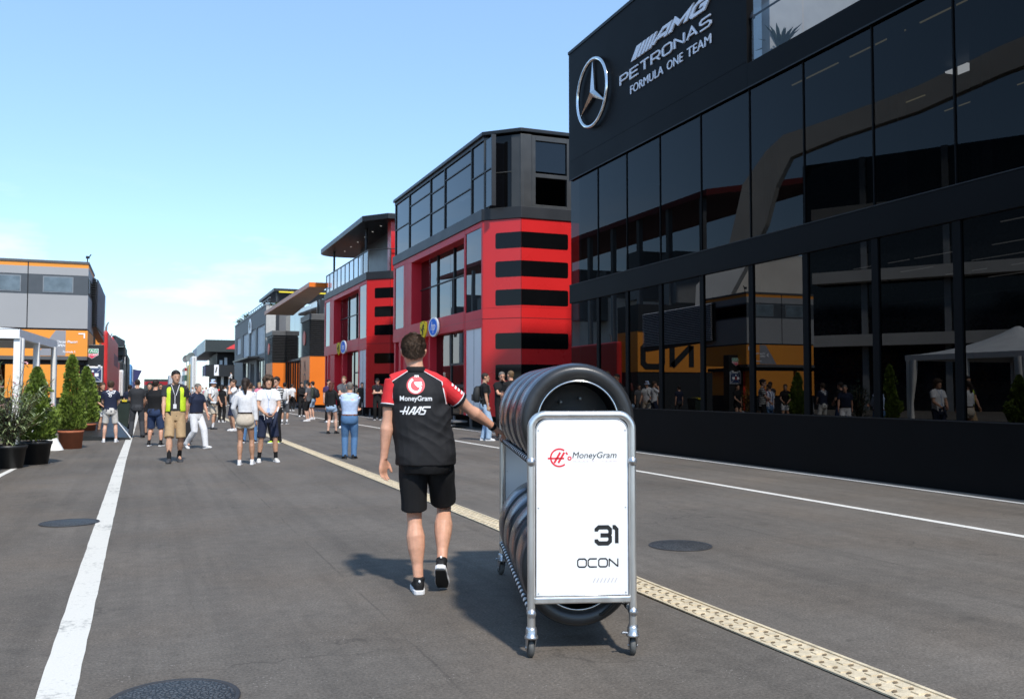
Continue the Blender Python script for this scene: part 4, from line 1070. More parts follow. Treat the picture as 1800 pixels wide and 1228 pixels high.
# ---- garden tents with gathered corner curtains
CANVAS = mat('white_canvas', (.82, .82, .80), .8, var=.06, vscale=3)
TENTW = mat('white_tent_metal', (.84, .84, .83), .5, var=.04)
def tent(y0, y1, lab, which=(), x1_=-2.4, rz=0.0):
    x1 = x1_; wd = 5.0; h = 2.44; curtains = [c for i_, c in enumerate(((0, y1 - y0, -1), (0, 0, 1), (-wd, 0, 1), (-wd, y1 - y0, -1))) if i_ in which]
    t = thing('garden_tent', lab, 'tent', (x1, y0, 0), rz, 'white garden tents'); L_ = y1 - y0
    for x, y in ((0, 0), (0, L_), (-wd, 0), (-wd, L_), (0, L_ / 2), (-wd, L_ / 2)):
        b = MB(); b.box(x - .06, x + .06, y - .06 + (.13 if y == 0 else -.13), y + .06 + (.13 if y == 0 else -.13), 0, h); b.build('post', TENTW, t, bevel=.006)
    b = MB(); b.box(-.05, .05, .12, L_ - .12, h - .02, h + .16); b.box(-wd - .05, -wd + .05, .12, L_ - .12, h - .02, h + .16)
    b.box(-wd - .05, .05, .02, .12, h - .02, h + .16); b.box(-wd - .05, .05, L_ - .12, L_ - .02, h - .02, h + .16); b.build('beam', TENTW, t)
    # pagoda roof: concave slopes up to a peak
    q = MB(); nr = 7; prof = [(1.0, .162), (.86, .20), (.7, .28), (.5, .42), (.3, .63), (.14, .86), (.02, 1.08)]
    ring_ = [(-1, -1), (0, -1), (1, -1), (1, 0), (1, 1), (0, 1), (-1, 1), (-1, 0)]
    vs = []
    for k_, z in prof:
        for a, c in ring_: vs.append((-wd / 2 + a * k_ * (wd / 2 + .04), L_ / 2 + c * k_ * (L_ / 2 - .01), h + z))
    q.add(vs, [(i * 8 + j, i * 8 + (j + 1) % 8, (i + 1) * 8 + (j + 1) % 8, (i + 1) * 8 + j) for i in range(nr - 1) for j in range(8)], True)
    q.build('roof', CANVAS, t)
    for (x, y, sg) in curtains:
        q = MB(); rr = random.Random(int(y0 * 10) + int(x)); ks = 14
        rings_ = []
        tie = .95
        for i in range(13):
            z = h * (1 - i / 12); f_ = abs(z - tie)
            wdt = (.07 + .07 * min(1, f_ / .9)) if z > .25 else .26 - z * .5
            vs_ = []
            off = .14 + .10 * max(0, (z - tie) / 1.2)
            rings_.append([(x + (wdt * cos(2 * pi * j / ks)) * (.35 if z > .3 else .9) * (1 + .22 * sin(j * 2.9 + 1)) + (.03 if z > .3 else .0), y + sg * (off + .10) + wdt * sin(2 * pi * j / ks) * (1 + .25 * sin(j * 3.3)), max(.006, z)) for j in range(ks)])
        q.add([p for r_ in rings_ for p in r_], [(i * ks + j, i * ks + (j + 1) % ks, (i + 1) * ks + (j + 1) % ks, (i + 1) * ks + j) for i in range(12) for j in range(ks)], True)
        q.build('curtain', CANVAS, t)
    return t
tent(19.75, 24.4, 'white framed garden tent behind the potted plants, its far corner curtain trailing on the ground', (0, 1, 3), -2.33, -.06)
tent(11.8, 16.9, 'white garden tent just outside the left edge, seen mirrored in the black glazing', (2,))
tent(6.5, 11.7, 'white garden tent farthest outside the left edge, seen only as a mirror image', (2,))

# ---- potted plants
TERRA = mat('terracotta', (.42, .135, .065), .75, var=.10, vscale=8)
BLACKPOT = mat('black_plastic_pot', (.018, .019, .020), .45, var=.15, vscale=6)
SOIL = mat('soil', (.05, .035, .025), .95, var=.4, vscale=30)
THUJA = mat('thuja_green', (.165, .235, .036), .6, var=.55, vscale=7)
OLEAN = mat('oleander_green', (.30, .36, .18), .45, var=.4, vscale=9)
BARK = mat('bark', (.10, .07, .045), .85, var=.3, vscale=20)
def pot(t, m, r0, r1, h):
    q = MB(); q.lathe([(.001, 0.002), (r0, .002), (r1 * .96, h - .06), (r1, h - .06), (r1 * 1.04, h), (r1 * .94, h), (r1 * .9, h - .05)], (0, 0, 0), (0, 0, 1), 36); q.build('pot', m, t)
    q = MB(); q.lathe([(.001, h - .05), (r1 * .93, h - .055)], (0, 0, 0), (0, 0, 1), 24); q.build('soil', SOIL, t)
def conifer(label, loc, h, r, potm, r0, r1, ph, seed, n=6500):
    rr = random.Random(seed); t = thing('potted_conifer', label, 'conifer', loc, 0, 'potted conifers by the tents')
    pot(t, potm, r0, r1, ph)
    s = MB(); s.tube([(0, 0, ph - .06), (0.01, 0, ph + h * .5), (0, 0, ph + h * .93)], [.03, .02, .006], 8); s.build('trunk', BARK, t)
    q = MB()
    # lumpy columns of scale sprays: each spray a fan of small blades
    lumps = [(rr.random() * 2 * pi, rr.random(), rr.uniform(.55, 1.28)) for _ in range(70)]
    for i in range(n):
        z = rr.random() ** 1.15; a = rr.random() * 2 * pi
        prof = (1 - z) ** .62 * (1 - .35 * max(0, .18 - z) / .18)
        k_ = 1.0
        for la, lz, lk in lumps:
            if abs(lz - z) < .10 and cos(a - la) > .75: k_ = lk
        rad = r * prof * k_ * (.52 + .5 * rr.random() ** .45)
        p = Vector((cos(a) * rad, sin(a) * rad, ph + .02 + h * z * .97))
        d = Vector((cos(a + rr.uniform(-.7, .7)) * .75, sin(a + rr.uniform(-.7, .7)) * .75, rr.uniform(.35, 1.5)))
        ln = rr.uniform(.05, .11) * (1 - .3 * z)
        d.normalize(); sd = d.cross(Vector((rr.uniform(-1, 1), rr.uniform(-1, 1), .4))).normalized() * ln * .30
        q.add([p, p + d * ln * .5 + sd, p + d * ln, p + d * ln * .5 - sd], [(0, 1, 2, 3)])
        e2 = (d + sd.normalized() * .6).normalized(); q.add([p + d * ln * .2, p + d * ln * .2 + e2 * ln * .55 + sd * .3, p + d * ln * .2 + e2 * ln * .8, p + d * ln * .3 + e2 * ln * .45 - sd * .3], [(0, 1, 2, 3)])
    q.build('foliage', THUJA, t, fix=False)
    return t
gx = lambda px, py: (*ground(px, py), 0)
def put(px, py, back): # the pot's centre lies a radius behind its visible lower edge
    x, y = ground(px, py); k_ = back / hypot(x, y); return (x * (1 + k_), y * (1 + k_), 0)
conifer('tall potted conifer in a black tub behind the oleander, nearest of the conifers', put(62, 817, .26), 1.42, .37, BLACKPOT, .22, .29, .44, 1)
conifer('pointed conifer in a terracotta tub at the tent corner', put(124, 789, .28), 1.86, .385, TERRA, .25, .29, .44, 2)
conifer('conifer in a terracotta tub half hidden behind the pointed one, close to the clock totem', put(150, 771, .28), 1.68, .40, TERRA, .25, .29, .44, 3, 5500)
ol = thing('potted_oleander', 'loose oleander with narrow leaves and pink flowers in a black tub at the left edge', 'oleander', put(14, 824, .22), 0)
pot(ol, BLACKPOT, .24, .31, .42)
rr = random.Random(9); st = MB(); lv = MB(); fl = MB()
for i in range(70):
    a = rr.random() * 2 * pi; sp = rr.uniform(.15, .95); hgt = rr.uniform(.65, 1.75)
    pts = [Vector((0.08 * cos(a), .08 * sin(a), .36))]
    for k_ in range(1, 6):
        f_ = k_ / 5; pts.append(Vector((cos(a) * sp * f_ ** 1.2 * .85 + rr.uniform(-.03, .03), sin(a) * sp * f_ ** 1.2 * .85 + rr.uniform(-.03, .03), .36 + hgt * f_ * (1 - .25 * f_ * sp))))
    st.tube(pts, [.010, .009, .008, .006, .005, .003], 5)
    for k_ in range(34):
        f_ = rr.uniform(.12, 1) * 5; j = min(4, int(f_)); p = pts[j].lerp(pts[j + 1], f_ - j)
        b_ = rr.random() * 2 * pi; el = rr.uniform(-.3, 1.0)
        blade_leaf(lv, p, (cos(b_) * cos(el), sin(b_) * cos(el), sin(el)), (0, 0, 1), rr.uniform(.10, .19), rr.uniform(.018, .028), .3, 2)
    if rr.random() < .16:
        for k_ in range(7):
            b_ = rr.random() * 6.28; c0 = pts[-1] + Vector((rr.uniform(-.04, .04), rr.uniform(-.04, .04), rr.uniform(-.02, .05)))
            blade_leaf(fl, c0, (cos(b_), sin(b_), .6), (0, 0, 1), .05, .035, .1, 2)
st.build('stems', BARK, ol); lv.build('leaves', OLEAN, ol, fix=False); fl.build('flowers', mat('pink_blossom', (.78, .40, .42), .6, var=.2), ol, fix=False)
bush('shrub', 'dark leafy shrub standing inside the tents behind the conifers', (-2.75, 27.6, 0), .5, 1.9, LEAF_DK, 900, .16, 12)
bush('flowering_shrub', 'low shrub with orange and yellow leaves by the terracotta tubs', (-1.52, 33.0, 0), .32, 1.75, mat('autumn_leaf', (.30, .17, .03), .6, var=.6, vscale=8), 700, .13, 13)

# ---- trailers and hospitality units down the left side
RED_TR = mat('red_trailer', (.62, .035, .035), .4, var=.05)
BLK_TR = mat('black_trailer', (.018, .02, .02), .45, var=.2)
def unit(label, pxl, pxr, ytop, Y, ln, m, name='race_trailer', cat='trailer', bands=(), group='trailers along the left side'):
    x0, _ = at_y(pxl, 640, Y); x1, z = at_y(pxr, ytop, Y)
    return trailer(name, label, cat, x0, x1, Y, Y + ln, z, m, bands, group)
unit('tall red trailer end next to the louvred box', 164, 190, 581, 46, 9, RED_TR)
unit('red trailer with a white edge just behind the tall red one', 188, 200, 592, 58, 9, RED_TR, bands=((2.9, 3.6, mat('maroon_band', (.16, .01, .04), .5)),))
unit('low red trailer below the black canopy on the left', 194, 205, 632, 70, 8, RED_TR)
unit('black trailer with a pale door on the left side', 200, 216, 634, 80, 12, BLK_TR)
unit('pale grey trailer end between the black ones on the left', 209, 217, 650, 77, 2.0, WHT_TR)
unit('slim black trailer with pale posts on the left side', 214, 224, 622, 95, 14, BLK_TR)
unit('light blue trailer far down the left side', 224, 231, 640, 130, 12, mat('light_blue_trailer', (.10, .33, .68), .5))
unit('white and blue trailer farthest down the left side', 229, 236, 652, 150, 12, WHT_TR, bands=((1.2, 2.6, mat('deep_blue', (.03, .06, .25), .5)),))
x0, z0 = at_y(197, 601, 82); x1, z1 = at_y(217, 590, 82)
cp = thing('roof_canopy', 'flat black roof canopy sticking out over the trailers on the left', 'canopy', (x0, 82, 0))
b = MB(); b.add([(0, 0, z1 + .02), (x1 - x0 - .6, 0, z1 + .02), (x1 - x0, 6, z1 - .1), (0, 6, z1 - .1), (0, 0, z0), (x1 - x0 - .6, 0, z0 - .2), (x1 - x0, 6, z0 - .1), (0, 6, z0 - .1)], [(0, 1, 2, 3), (7, 6, 5, 4), (0, 4, 5, 1), (1, 5, 6, 2), (2, 6, 7, 3), (3, 7, 4, 0)])
b.build('roof_slab', BLACK_ROOF, cp); b = MB(); b.box(.1, .25, 3, 3.2, 0, z0); b.box(.8, .9, 4, 4.2, 0, z0); b.build('post', BLACK_TRIM, cp)
x0, z0 = at_y(202, 609, 88); x1, _ = at_y(223, 609, 88)
hu = thing('hospitality_unit', 'black hospitality unit with stepped roof and white posts on the left side', 'hospitality unit', (x0, 88, 0))
b = MB(); b.box(0, x1 - x0 - .12, 0, 8, z0 - .75, z0); b.build('roof', mat('unit_roof', (.045, .055, .055), .5), hu)
b = MB(); b.box(0, x1 - x0 - .35, .5, 8, 0, z0 - .75); b.build('body', BLK_TR, hu)
b = MB(); b.box(x1 - x0 - .2, x1 - x0 - .12, .1, .2, 0, z0 - .9); b.box(x1 - x0 - .45, x1 - x0 - .38, .1, .2, 0, z0 - 1.2); b.build('post', WFR, hu)
fx, fz = at_y(234, 650, 115)
fg = thing('feather_flag', 'dark blue banner flag on a pole beyond the left trailers', 'flag', (fx, 115, 0))
b = MB(); b.plate([(0, fz - 2.6), (.15, fz - 2.2), (.55, fz - 1.0), (.95, fz - .05), (.5, fz), (0, fz + .1)], (0, 0, 0), (1, 0, 0), (0, 0, 1), (0, -1, 0), .02); b.build('banner', mat('navy_banner', (.03, .035, .12), .7), fg)
b = MB(); b.cyl((0, 0, 0), (0, 0, fz + .15), .03, 8); b.build('pole', STEEL, fg)
for px, py, Y in ((187, 566, 47), (194, 586, 59), (219, 606, 89)):
    x, z = at_y(px, py, Y)
    t = thing('roof_mast', {187: 'short dark mast on the tall red trailer', 194: 'thin mast on the second red trailer', 219: 'thin mast on the stepped black unit'}[px], 'mast', (x, Y, z - 1.2), 0)
    b = MB(); b.tube([(0, 0, 0), (0, 0, .9), (.02, 0, 1.05), (.10, 0, 1.2)], [.05, .05, .04, .03], 8); b.build('pole', FRAMEG, t); b = MB(); b.box(-.06, .06, -.05, .05, .45, .7); b.build('bracket', FRAMEG, t)

# ---- bin, low black stage, barrier
BIN_G = mat('dark_green_bin', (.018, .030, .024), .5, var=.15)
x, y = ground(218, 752)
x, y = at_y(213, 700, 36)[0], 36
bn = thing('wheeled_bin', 'dark green wheeled bin with yellow stickers behind the people on the left', 'bin', (x, y, 0))
b = MB(); b.add([(-.24, -.28, .08), (.24, -.28, .08), (.24, .28, .08), (-.24, .28, .08), (-.32, -.36, 1.0), (.32, -.36, 1.0), (.32, .36, 1.0), (-.32, .36, 1.0)], [(0, 3, 2, 1), (4, 5, 6, 7), (0, 1, 5, 4), (1, 2, 6, 5), (2, 3, 7, 6), (3, 0, 4, 7)]); b.build('body', BIN_G, bn, bevel=.02)
b = MB(); b.box(-.34, .34, -.40, .36, 1.0, 1.07); b.build('lid', BIN_G, bn, bevel=.02)
b = MB(); b.box(-.22, -.02, -.41, -.402, 1.01, 1.06); b.box(.04, .20, -.41, -.402, 1.01, 1.06); b.box(-.26, .22, -.2, .2, 1.071, 1.08); b.build('sticker', YELLOW, bn)
for s in (-.26, .26):
    b = MB(); b.lathe([(.001, -.03), (.1, -.03), (.1, .03), (.001, .03)], (s, .28, .10), (1, 0, 0), 14); b.build('wheel', BLACK_TRIM, bn)
sg = thing('low_stage', 'low black ramp lying on the ground behind the people at the white line', 'ramp', (-1.35, 28.4, 0))
b = MB(); b.add([(-.55, 0, 0), (.95, 0, 0), (.95, .0, .06), (-.55, 0, .14), (-.55, 4.5, 0), (.95, 4.5, 0), (.35, 4.5, .55), (-.55, 4.5, .55)], [(0, 1, 2, 3), (5, 4, 7, 6), (0, 3, 7, 4), (3, 2, 6, 7), (2, 1, 5, 6), (1, 0, 4, 5)]); b.build('deck', BLK_TR, sg)
b = MB(); b.tube([(.95, 0, .07), (.36, 4.5, .56)], .02, 6); b.build('edge_strip', WFR, sg)

# ---- the pit building across the lane (it shows only as a reflection in the black glazing)
CONC2 = mat('grey_concrete', (.40, .385, .36), .85, var=.08, vscale=.5)
CONC = mat('pale_concrete', (.78, .75, .70), .85, var=.08, vscale=.5)
pb = thing('pit_building', 'long pit building with a curved pale frame, seen mirrored in the black glazing', 'pit building', (-20, 0, 0))
tA = radians(35); uA = Vector((sin(tA), cos(tA), 0)); nA = Vector((cos(tA), -sin(tA), 0)); oA = Vector((0, 55, 0))
up = [(-60, 36.5), (-17.3, 24.1), (-14, 23.3), (-9, 21.7), (-4, 20.6), (.1, 19.9), (1.4, 18.9), (3.2, 16.7), (4.4, 12.0), (7.0, 9.4), (7.6, 0)]
lo = [(-60, 34.0), (-17.2, 22.2), (-14, 21.5), (-9, 20.0), (-4, 19.1), (-.4, 18.2), (.7, 16.2), (1.5, 13.5), (2.8, 11.0), (4.2, 8.6), (4.6, 0)]
b = MB(); b.plate(up + lo[::-1], oA, uA, (0, 0, 1), nA, .8); b.build('pale_frame', CONC, pb)
b = MB()
for z, hz in ((4.5, .8), (9.0, .8), (13.6, .8)): b.obox(oA - uA * 60 + Vector((0, 0, z)) - nA * 1.5, uA, nA, (0, 0, 1), 58.5, 1.2, hz)
b.build('balcony_band', CONC2, pb)
b = MB(); b.obox(oA - uA * 60 - nA * 10, uA, nA, (0, 0, 1), 59.5, 8.4, 18.0); b.build('glazed_front', mat('pit_dark_glass', (.012, .014, .018), .08, var=.3), pb)
b = MB()
for i in range(11): b.obox(oA - uA * (59 - i * 5.4) - nA * 1.59, uA, nA, (0, 0, 1), .4, .25, 18.0)
b.build('pier', FRAMEG, pb)
gs = thing('grandstand', 'far grandstand with a dark red roof, seen mirrored in the black glazing', 'grandstand', (-20, 63, 0))
b = MB(); b.add([(2, 0, 17.6), (2, 70, 18.6), (-14, 70, 21.5), (-14, 0, 20.5), (2, 0, 17.1), (2, 70, 18.1), (-14, 70, 21), (-14, 0, 20)], [(0, 1, 2, 3), (7, 6, 5, 4), (0, 4, 5, 1), (1, 5, 6, 2), (2, 6, 7, 3), (3, 7, 4, 0)]); b.build('roof', mat('dark_red_roof', (.22, .03, .03), .6), gs)
b = MB(); b.box(-14, -2, 5, 70, 0, 13.5); b.build('stand_block', CONC, gs)
b = MB()
for i in range(9): b.box(-2, 1.5, 6 + i * 7, 8.4 + i * 7, 9 + (i % 3), 13.5 + (i % 2))
for i in range(12): b.box(1.4, 1.8, 1 + i * 5.6, 1.5 + i * 5.6, 0, 17.4)
b.build('stand_frame', FRAMEG, gs)

pav.scale = (KB, KB, .975 * KB); gb.scale = (KB, KB, .965 * KB); bb.scale.z = .965; mc.scale.z = .985; tt.scale.z = .985
# ================================================================== tyre trolley
TX, TY, TROT = 1.93, 4.53, -radians(17.2)
TW, TL = .545, 2.18
RAIL = mat('bright_rail', (.80, .79, .77), .4, .35, var=.08)
TUBE = mat('polished_tube', (.80, .785, .75), .30, .9, var=.12, vscale=14, stretch=(1, 1, .25))
PANEL = mat('white_trolley_panel', (.83, .83, .82), .35, spec=.5, var=.03, vscale=3, detail=9)
RUB = mat('black_rubber', (.012, .012, .012), .6, var=.2)
ZINC = mat('zinc_caster', (.55, .55, .55), .3, .9, var=.15, vscale=30)
tr = thing('tyre_trolley', 'chrome tube trolley with white end panel reading OCON 31, loaded with racing tyres', 'trolley', (TX, TY, 0), TROT)
def end_frame(y, name):
    r = .075; zt = 1.283
    pts = [(0, y, .12), (0, y, zt - r)] + [(r - r * cos(a), y, zt - r + r * sin(a)) for a in [pi / 2 * i / 8 for i in range(1, 9)]]
    pts += [(TW - p[0], y, p[2]) for p in pts[::-1]]
    b = MB(); b.tube(pts, .0215, 16); b.build(name, TUBE, tr)
    b = MB(); b.box(.016, TW - .016, y - .02, y + .02, .286, .322); b.build('cross_bar', TUBE, tr, bevel=.008, segs=3)
    # panel with rounded upper corners and its thin rim
    r2 = .068; x0, x1, z0, z1 = .024, TW - .024, .326, 1.260
    poly = [(x0, z0), (x1, z0)] + arc_pts(x1 - r2, z1 - r2, r2, 0, 90, 8) + arc_pts(x0 + r2, z1 - r2, r2, 90, 180, 8)
    b = MB(); b.plate(poly, (0, y + .008, 0), (1, 0, 0), (0, 0, 1), (0, -1, 0), .014); pn = b.build('end_panel', PANEL, tr, bevel=.002)
    b = MB(); b.tube([(p[0], y - .004, p[1]) for p in poly], .0045, 6, closed=True); b.build('panel_rim', ZINC, tr)
    for x in (0, TW):
        for z in (1.034, .237):
            b = MB(); b.lathe([(.001, -.034), (.010, -.034), (.013, -.028), (.022, -.026), (.024, -.022), (.024, .02)], (x, y, z), (0, 1, 0), 20); b.build('bolt_cap', ZINC, tr)
    b = MB()
    for x in (x0 + .014, x1 - .014):
        for z in (z0 + .014, .79, z1 - .06): b.lathe([(.001, -.009), (.0035, -.009), (.004, -.006)], (x, y, z), (0, 1, 0), 8)
    b.build('rivet', ZINC, tr)
    return pn
front_panel = end_frame(0, 'end_frame')
end_frame(TL, 'end_frame')
for x in (0, TW):
    for z in (1.034, .237):
        b = MB(); b.cyl((x, .0, z), (x, TL, z), .0165, 14); b.cur = 1; y = .10
        while y < TL - .06:          # black rubber sleeves along the steel rail
            b.lathe([(.0165, 0), (.0195, .002), (.0195, .040), (.0165, .042)], (x, y, z), (0, 1, 0), 14); y += .105
        b.build('side_rail', [RAIL, RUB], tr)
def caster(x, y, rot, lock):
    M = Matrix.Translation((x, y, 0)) @ Matrix.Rotation(rot, 4, 'Z')
    b = MB(); b.lathe([(.001, .165), (.026, .165), (.030, .150), (.030, .122), (.036, .118), (.036, .106), (.001, .106)], (0, 0, 0), (0, 0, 1), 20)
    for s in (-.022, .022): b.add([(s - .002, -.02, .108), (s - .002, .03, .108), (s - .002, .045, .045), (s - .002, .02, .03), (s + .002, -.02, .108), (s + .002, .03, .108), (s + .002, .045, .045), (s + .002, .02, .03)], [(0, 1, 2, 3), (7, 6, 5, 4), (0, 4, 5, 1), (1, 5, 6, 2), (2, 6, 7, 3), (3, 7, 4, 0)])
    if lock: b.tube([(-.03, -.01, .125), (-.055, -.02, .13), (-.06, -.03, .125)], .007, 6)
    b.cyl((-.027, .03, .05), (.027, .03, .05), .008, 10)
    b.transform(M); c = b.build('caster', ZINC, tr)
    b = MB(); b.lathe([(.012, -.015), (.040, -.016), (.048, -.010), (.050, 0), (.048, .010), (.040, .016), (.012, .015)], (0, .03, .05), (1, 0, 0), 24); b.transform(M); b.build('caster_wheel', mat('grey_rubber_wheel', (.085, .085, .08), .6, var=.15, vscale=30), c)
for x, y, r_, lk in ((0, 0, .1, False), (TW, 0, -.15, True), (0, TL, .3, True), (TW, TL, -.2, False)): caster(x, y, r_, lk)
b = MB(); b.cyl((.27, .01, .3), (.27, TL - .01, .26), .012, 8); b.tube([(.53, .02, .29), (.46, .05, .275), (.40, .10, .20), (.30, .2, .17), (.22, .3, .16)], .010, 8); b.build('strap', RUB, tr)
# panel graphics: pixel positions -> panel coordinates (333.5 px per metre on the near frame)
PX = lambda px: (px - 937) / 185.0 * TW
PZ = lambda py: 1.40 - (py - 690) / 333.5
PRINT_B = mat('black_print', (.012, .012, .012), .5, var=.05)
PRINT_R = mat('red_print', (.78, .03, .045), .5, var=.05)
PRINT_P = mat('faint_pink_print', (.78, .62, .62), .5, var=.05)
PRINT_G = mat('faint_grey_print', (.60, .55, .55), .5, var=.05)
def panel_print(mb, px, py, m, name='panel_lettering', off=0.0):
    sl = solid(mb, .0012); sl.transform(frame_m((PX(px), -.0062 - off, PZ(py)), (1, 0, 0), (0, 0, 1))); return sl.build(name, m, front_panel)
panel_print(text_poly('MoneyGram', PX(1093) - PX(1012), .043, shear=.18), 1012, 809.5, PRINT_B)
panel_print(text_poly('HAAS F1 TEAM', PX(1093) - PX(1014), .009, space=1.5), 1014, 813, PRINT_P)
panel_print(stroke_text('31', PX(1096) - PX(1052), .108, .21, gw=.80, gap=.10, widths={'1': .30}, c=.14), 1052, 961, PRINT_B)
panel_print(stroke_text('OCON', PX(1095.5) - PX(1020), .050, .15, gw=1.15, gap=.22, c=.2), 1020, 999.5, PRINT_B)
q = MB()
for i in range(7):
    x = i * .0195; q.add([(x, 0, 0), (x + .006, 0, 0), (x + .018, .024, 0), (x + .012, .024, 0)], [(0, 1, 2, 3)])
panel_print(q, 1048, 1026, PRINT_G, 'panel_stripes')
q = MB(); c0 = (0, 0); R_ = .046
stroke(q, arc_pts(0, 0, R_, 55, 310, 30), .0085)
for x in (-.011, .011): stroke(q, [(x - .016, -.028), (x + .016, .028)], .011)
stroke(q, [(-.062, -.004), (.026, -.004)], .009); stroke(q, circle_poly(.0085, 12, .055, -.004), .006, True)
stroke(q, arc_pts(0, 0, R_, 20, 38, 6), .0085)
panel_print(q, 988, 805, PRINT_R, 'team_emblem')

KT = 1.01; tr.scale = (KT, KT, KT)
# ---- the tyres
TYRE = mat('tyre_rubber', (.024, .0236, .0235), .36, spec=.6, var=.22, vscale=12, bump=.05, bscale=120)
TREAD = mat('slick_tread', (.085, .09, .105), .25, metal=.6, spec=.6, var=.25, vscale=9)
TREAD.node_tree.nodes['Principled BSDF'].inputs['Thin Film Thickness'].default_value = 420
TREAD.node_tree.nodes['Principled BSDF'].inputs['Thin Film IOR'].default_value = 1.6
RIMS = mat('machined_rim_edge', (.75, .75, .74), .18, 1.0, var=.08, vscale=30)
RIMB = mat('black_wheel', (.004, .004, .0045), .4, spec=.25, var=.2)
HUB = mat('hub_grey', (.32, .32, .31), .35, .8, var=.15, vscale=20)
def tyre_proto():
    t = thing('racing_tyre', 'x', 'tyre', (0, 0, 0), 0, 'racing tyres on the trolley')
    b = MB(); side = [(.226, -.150), (.236, -.166), (.262, -.177), (.282, -.180), (.300, -.174)]
    b.lathe(side + [(.311, -.155)], (0, 0, 0), (0, 1, 0), 72)
    b.lathe([(r, -h) for r, h in reversed(side + [(.311, -.155)])], (0, 0, 0), (0, 1, 0), 72)
    b.build('sidewall', TYRE, t)
    b = MB(); b.lathe([(.311, -.155), (.320, -.128), (.3245, -.085), (.325, 0), (.3245, .085), (.320, .128), (.311, .155)], (0, 0, 0), (0, 1, 0), 72); b.build('tread', TREAD, t)
    rim = MB(); rim.lathe([(.227, -.150), (.230, -.158), (.227, -.165), (.221, -.165), (.218, -.158), (.218, -.148)], (0, 0, 0), (0, 1, 0), 72)
    rim.lathe([(.218, .148), (.221, .165), (.227, .165), (.227, .150)], (0, 0, 0), (0, 1, 0), 48)
    rm = rim.build('rim', RIMS, t)
    b = MB(); b.lathe([(.219, -.150), (.212, -.10), (.205, .0), (.212, .12), (.219, .150)], (0, 0, 0), (0, 1, 0), 48)
    b.lathe([(.208, .02), (.15, .035), (.06, .02), (.001, .02)], (0, 0, 0), (0, 1, 0), 40)
    b.build('wheel_disc', RIMB, rm)
    b = MB(); b.lathe([(.001, -.075), (.026, -.075), (.034, -.068), (.040, -.03), (.055, -.015), (.055, .03)], (0, 0, 0), (0, 1, 0), 24); b.build('hub', HUB, rm)
    for i in range(7):
        a = 2 * pi * i / 7 + .4; b = MB(); b.lathe([(.001, -.022), (.007, -.022), (.010, -.012), (.010, .03)], (cos(a) * .13, 0, sin(a) * .13), (0, 1, 0), 10); b.build('glint_stud', HUB, rm)  # small metal studs added to give glints inside the dark wheel
    return t
def copy_tree(o, parent=None):
    c = o.copy(); COL.objects.link(c); c.parent = parent
    for ch in list(o.children): copy_tree(ch, c)
    return c
proto = tyre_proto(); tyres = []
rows = (('upper', 1.034 + .2075), ('lower', .237 + .2075)); order = ('nearest to the white panel', 'second from the white panel', 'third from the white panel', 'farthest from the white panel')
MT = Matrix.Translation((TX, TY, 0)) @ Matrix.Rotation(TROT, 4, 'Z')
for rn, zc in rows:
    for i in range(4):
        o = proto if not tyres else copy_tree(proto)
        tyres.append(o); o.location = MT @ Vector((TW / 2 * KT, (.285 + .47 * i) * KT, zc * KT)); o.scale = (KT, KT, KT); o.rotation_euler = (0, 0, TROT)
        o['label'] = 'black racing tyre in the %s row of the trolley, %s' % (rn, order[i])
# ================================================================== people
def ik(a, b, l1, l2, pole):
    """middle joint of a two bone chain"""
    d = b - a; L_ = min(d.length, (l1 + l2) * .999); u = d.normalized()
    x = (l1 * l1 - l2 * l2 + L_ * L_) / (2 * L_); h = sqrt(max(0, l1 * l1 - x * x))
    p = Vector(pole); p = (p - u * p.dot(u)).normalized()
    return a + u * x + p * h, a + u * L_
PROF_M = [(.80, .118, .096, 0), (.85, .150, .112, -.006), (.90, .166, .118, -.012), (.97, .163, .115, -.012), (1.05, .152, .105, 0), (1.13, .149, .101, .002), (1.25, .163, .112, -.002), (1.35, .174, .119, -.005),
          (1.42, .170, .108, -.010), (1.47, .138, .085, -.012), (1.505, .088, .064, -.010), (1.535, .060, .056, -.006)]
PROF_F = [(.80, .125, .098, 0), (.85, .160, .116, -.010), (.90, .176, .122, -.016), (.97, .165, .112, -.012), (1.05, .138, .096, 0), (1.13, .128, .090, .002), (1.25, .143, .104, .006), (1.33, .152, .115, .008),
          (1.41, .150, .095, -.006), (1.465, .120, .072, -.010), (1.505, .075, .055, -.008), (1.535, .052, .050, -.004)]
def prof(P, z):
    if z <= P[0][0]: return P[0][1:]
    for a, b in zip(P[:-1], P[1:]):
        if z <= b[0]:
            t = (z - a[0]) / (b[0] - a[0]); return tuple(a[i] + (b[i] - a[i]) * t for i in (1, 2, 3))
    return P[-1][1:]
HEAD = [(-.122, .024, .026, .050), (-.112, .038, .046, .040), (-.09, .053, .068, .026), (-.055, .064, .082, .014), (-.02, .071, .091, .006), (.02, .075, .097, .0), (.055, .075, .098, -.006),
        (.085, .066, .088, -.010), (.105, .050, .067, -.012), (.118, .028, .038, -.012), (.122, .010, .014, -.012)]
SKINS = {'fair': (.60, .36, .26), 'tan': (.56, .32, .21), 'olive': (.42, .23, .145), 'pink': (.61, .325, .215), 'dark': (.17, .085, .05)}
SKIN = mat('skin', (.5, .3, .2), .50, spec=.4, var=.13, vscale=22, attr=True, bump=.06, bscale=180)
SKIN.node_tree.nodes['Principled BSDF'].inputs['Subsurface Weight'].default_value = .12; SKIN.node_tree.nodes['Principled BSDF'].inputs['Subsurface Radius'].default_value = (.02, .007, .004)
def cloth(name, col, rough=.85, var=.10, bump=.12): return mat('cloth_' + name, col, rough, spec=.25, var=var, vscale=22, bump=bump, bscale=320)
def hairmat(name, col): return mat('hair_' + name, col, .55, spec=.35, var=.45, vscale=60, bump=.35, bscale=160)
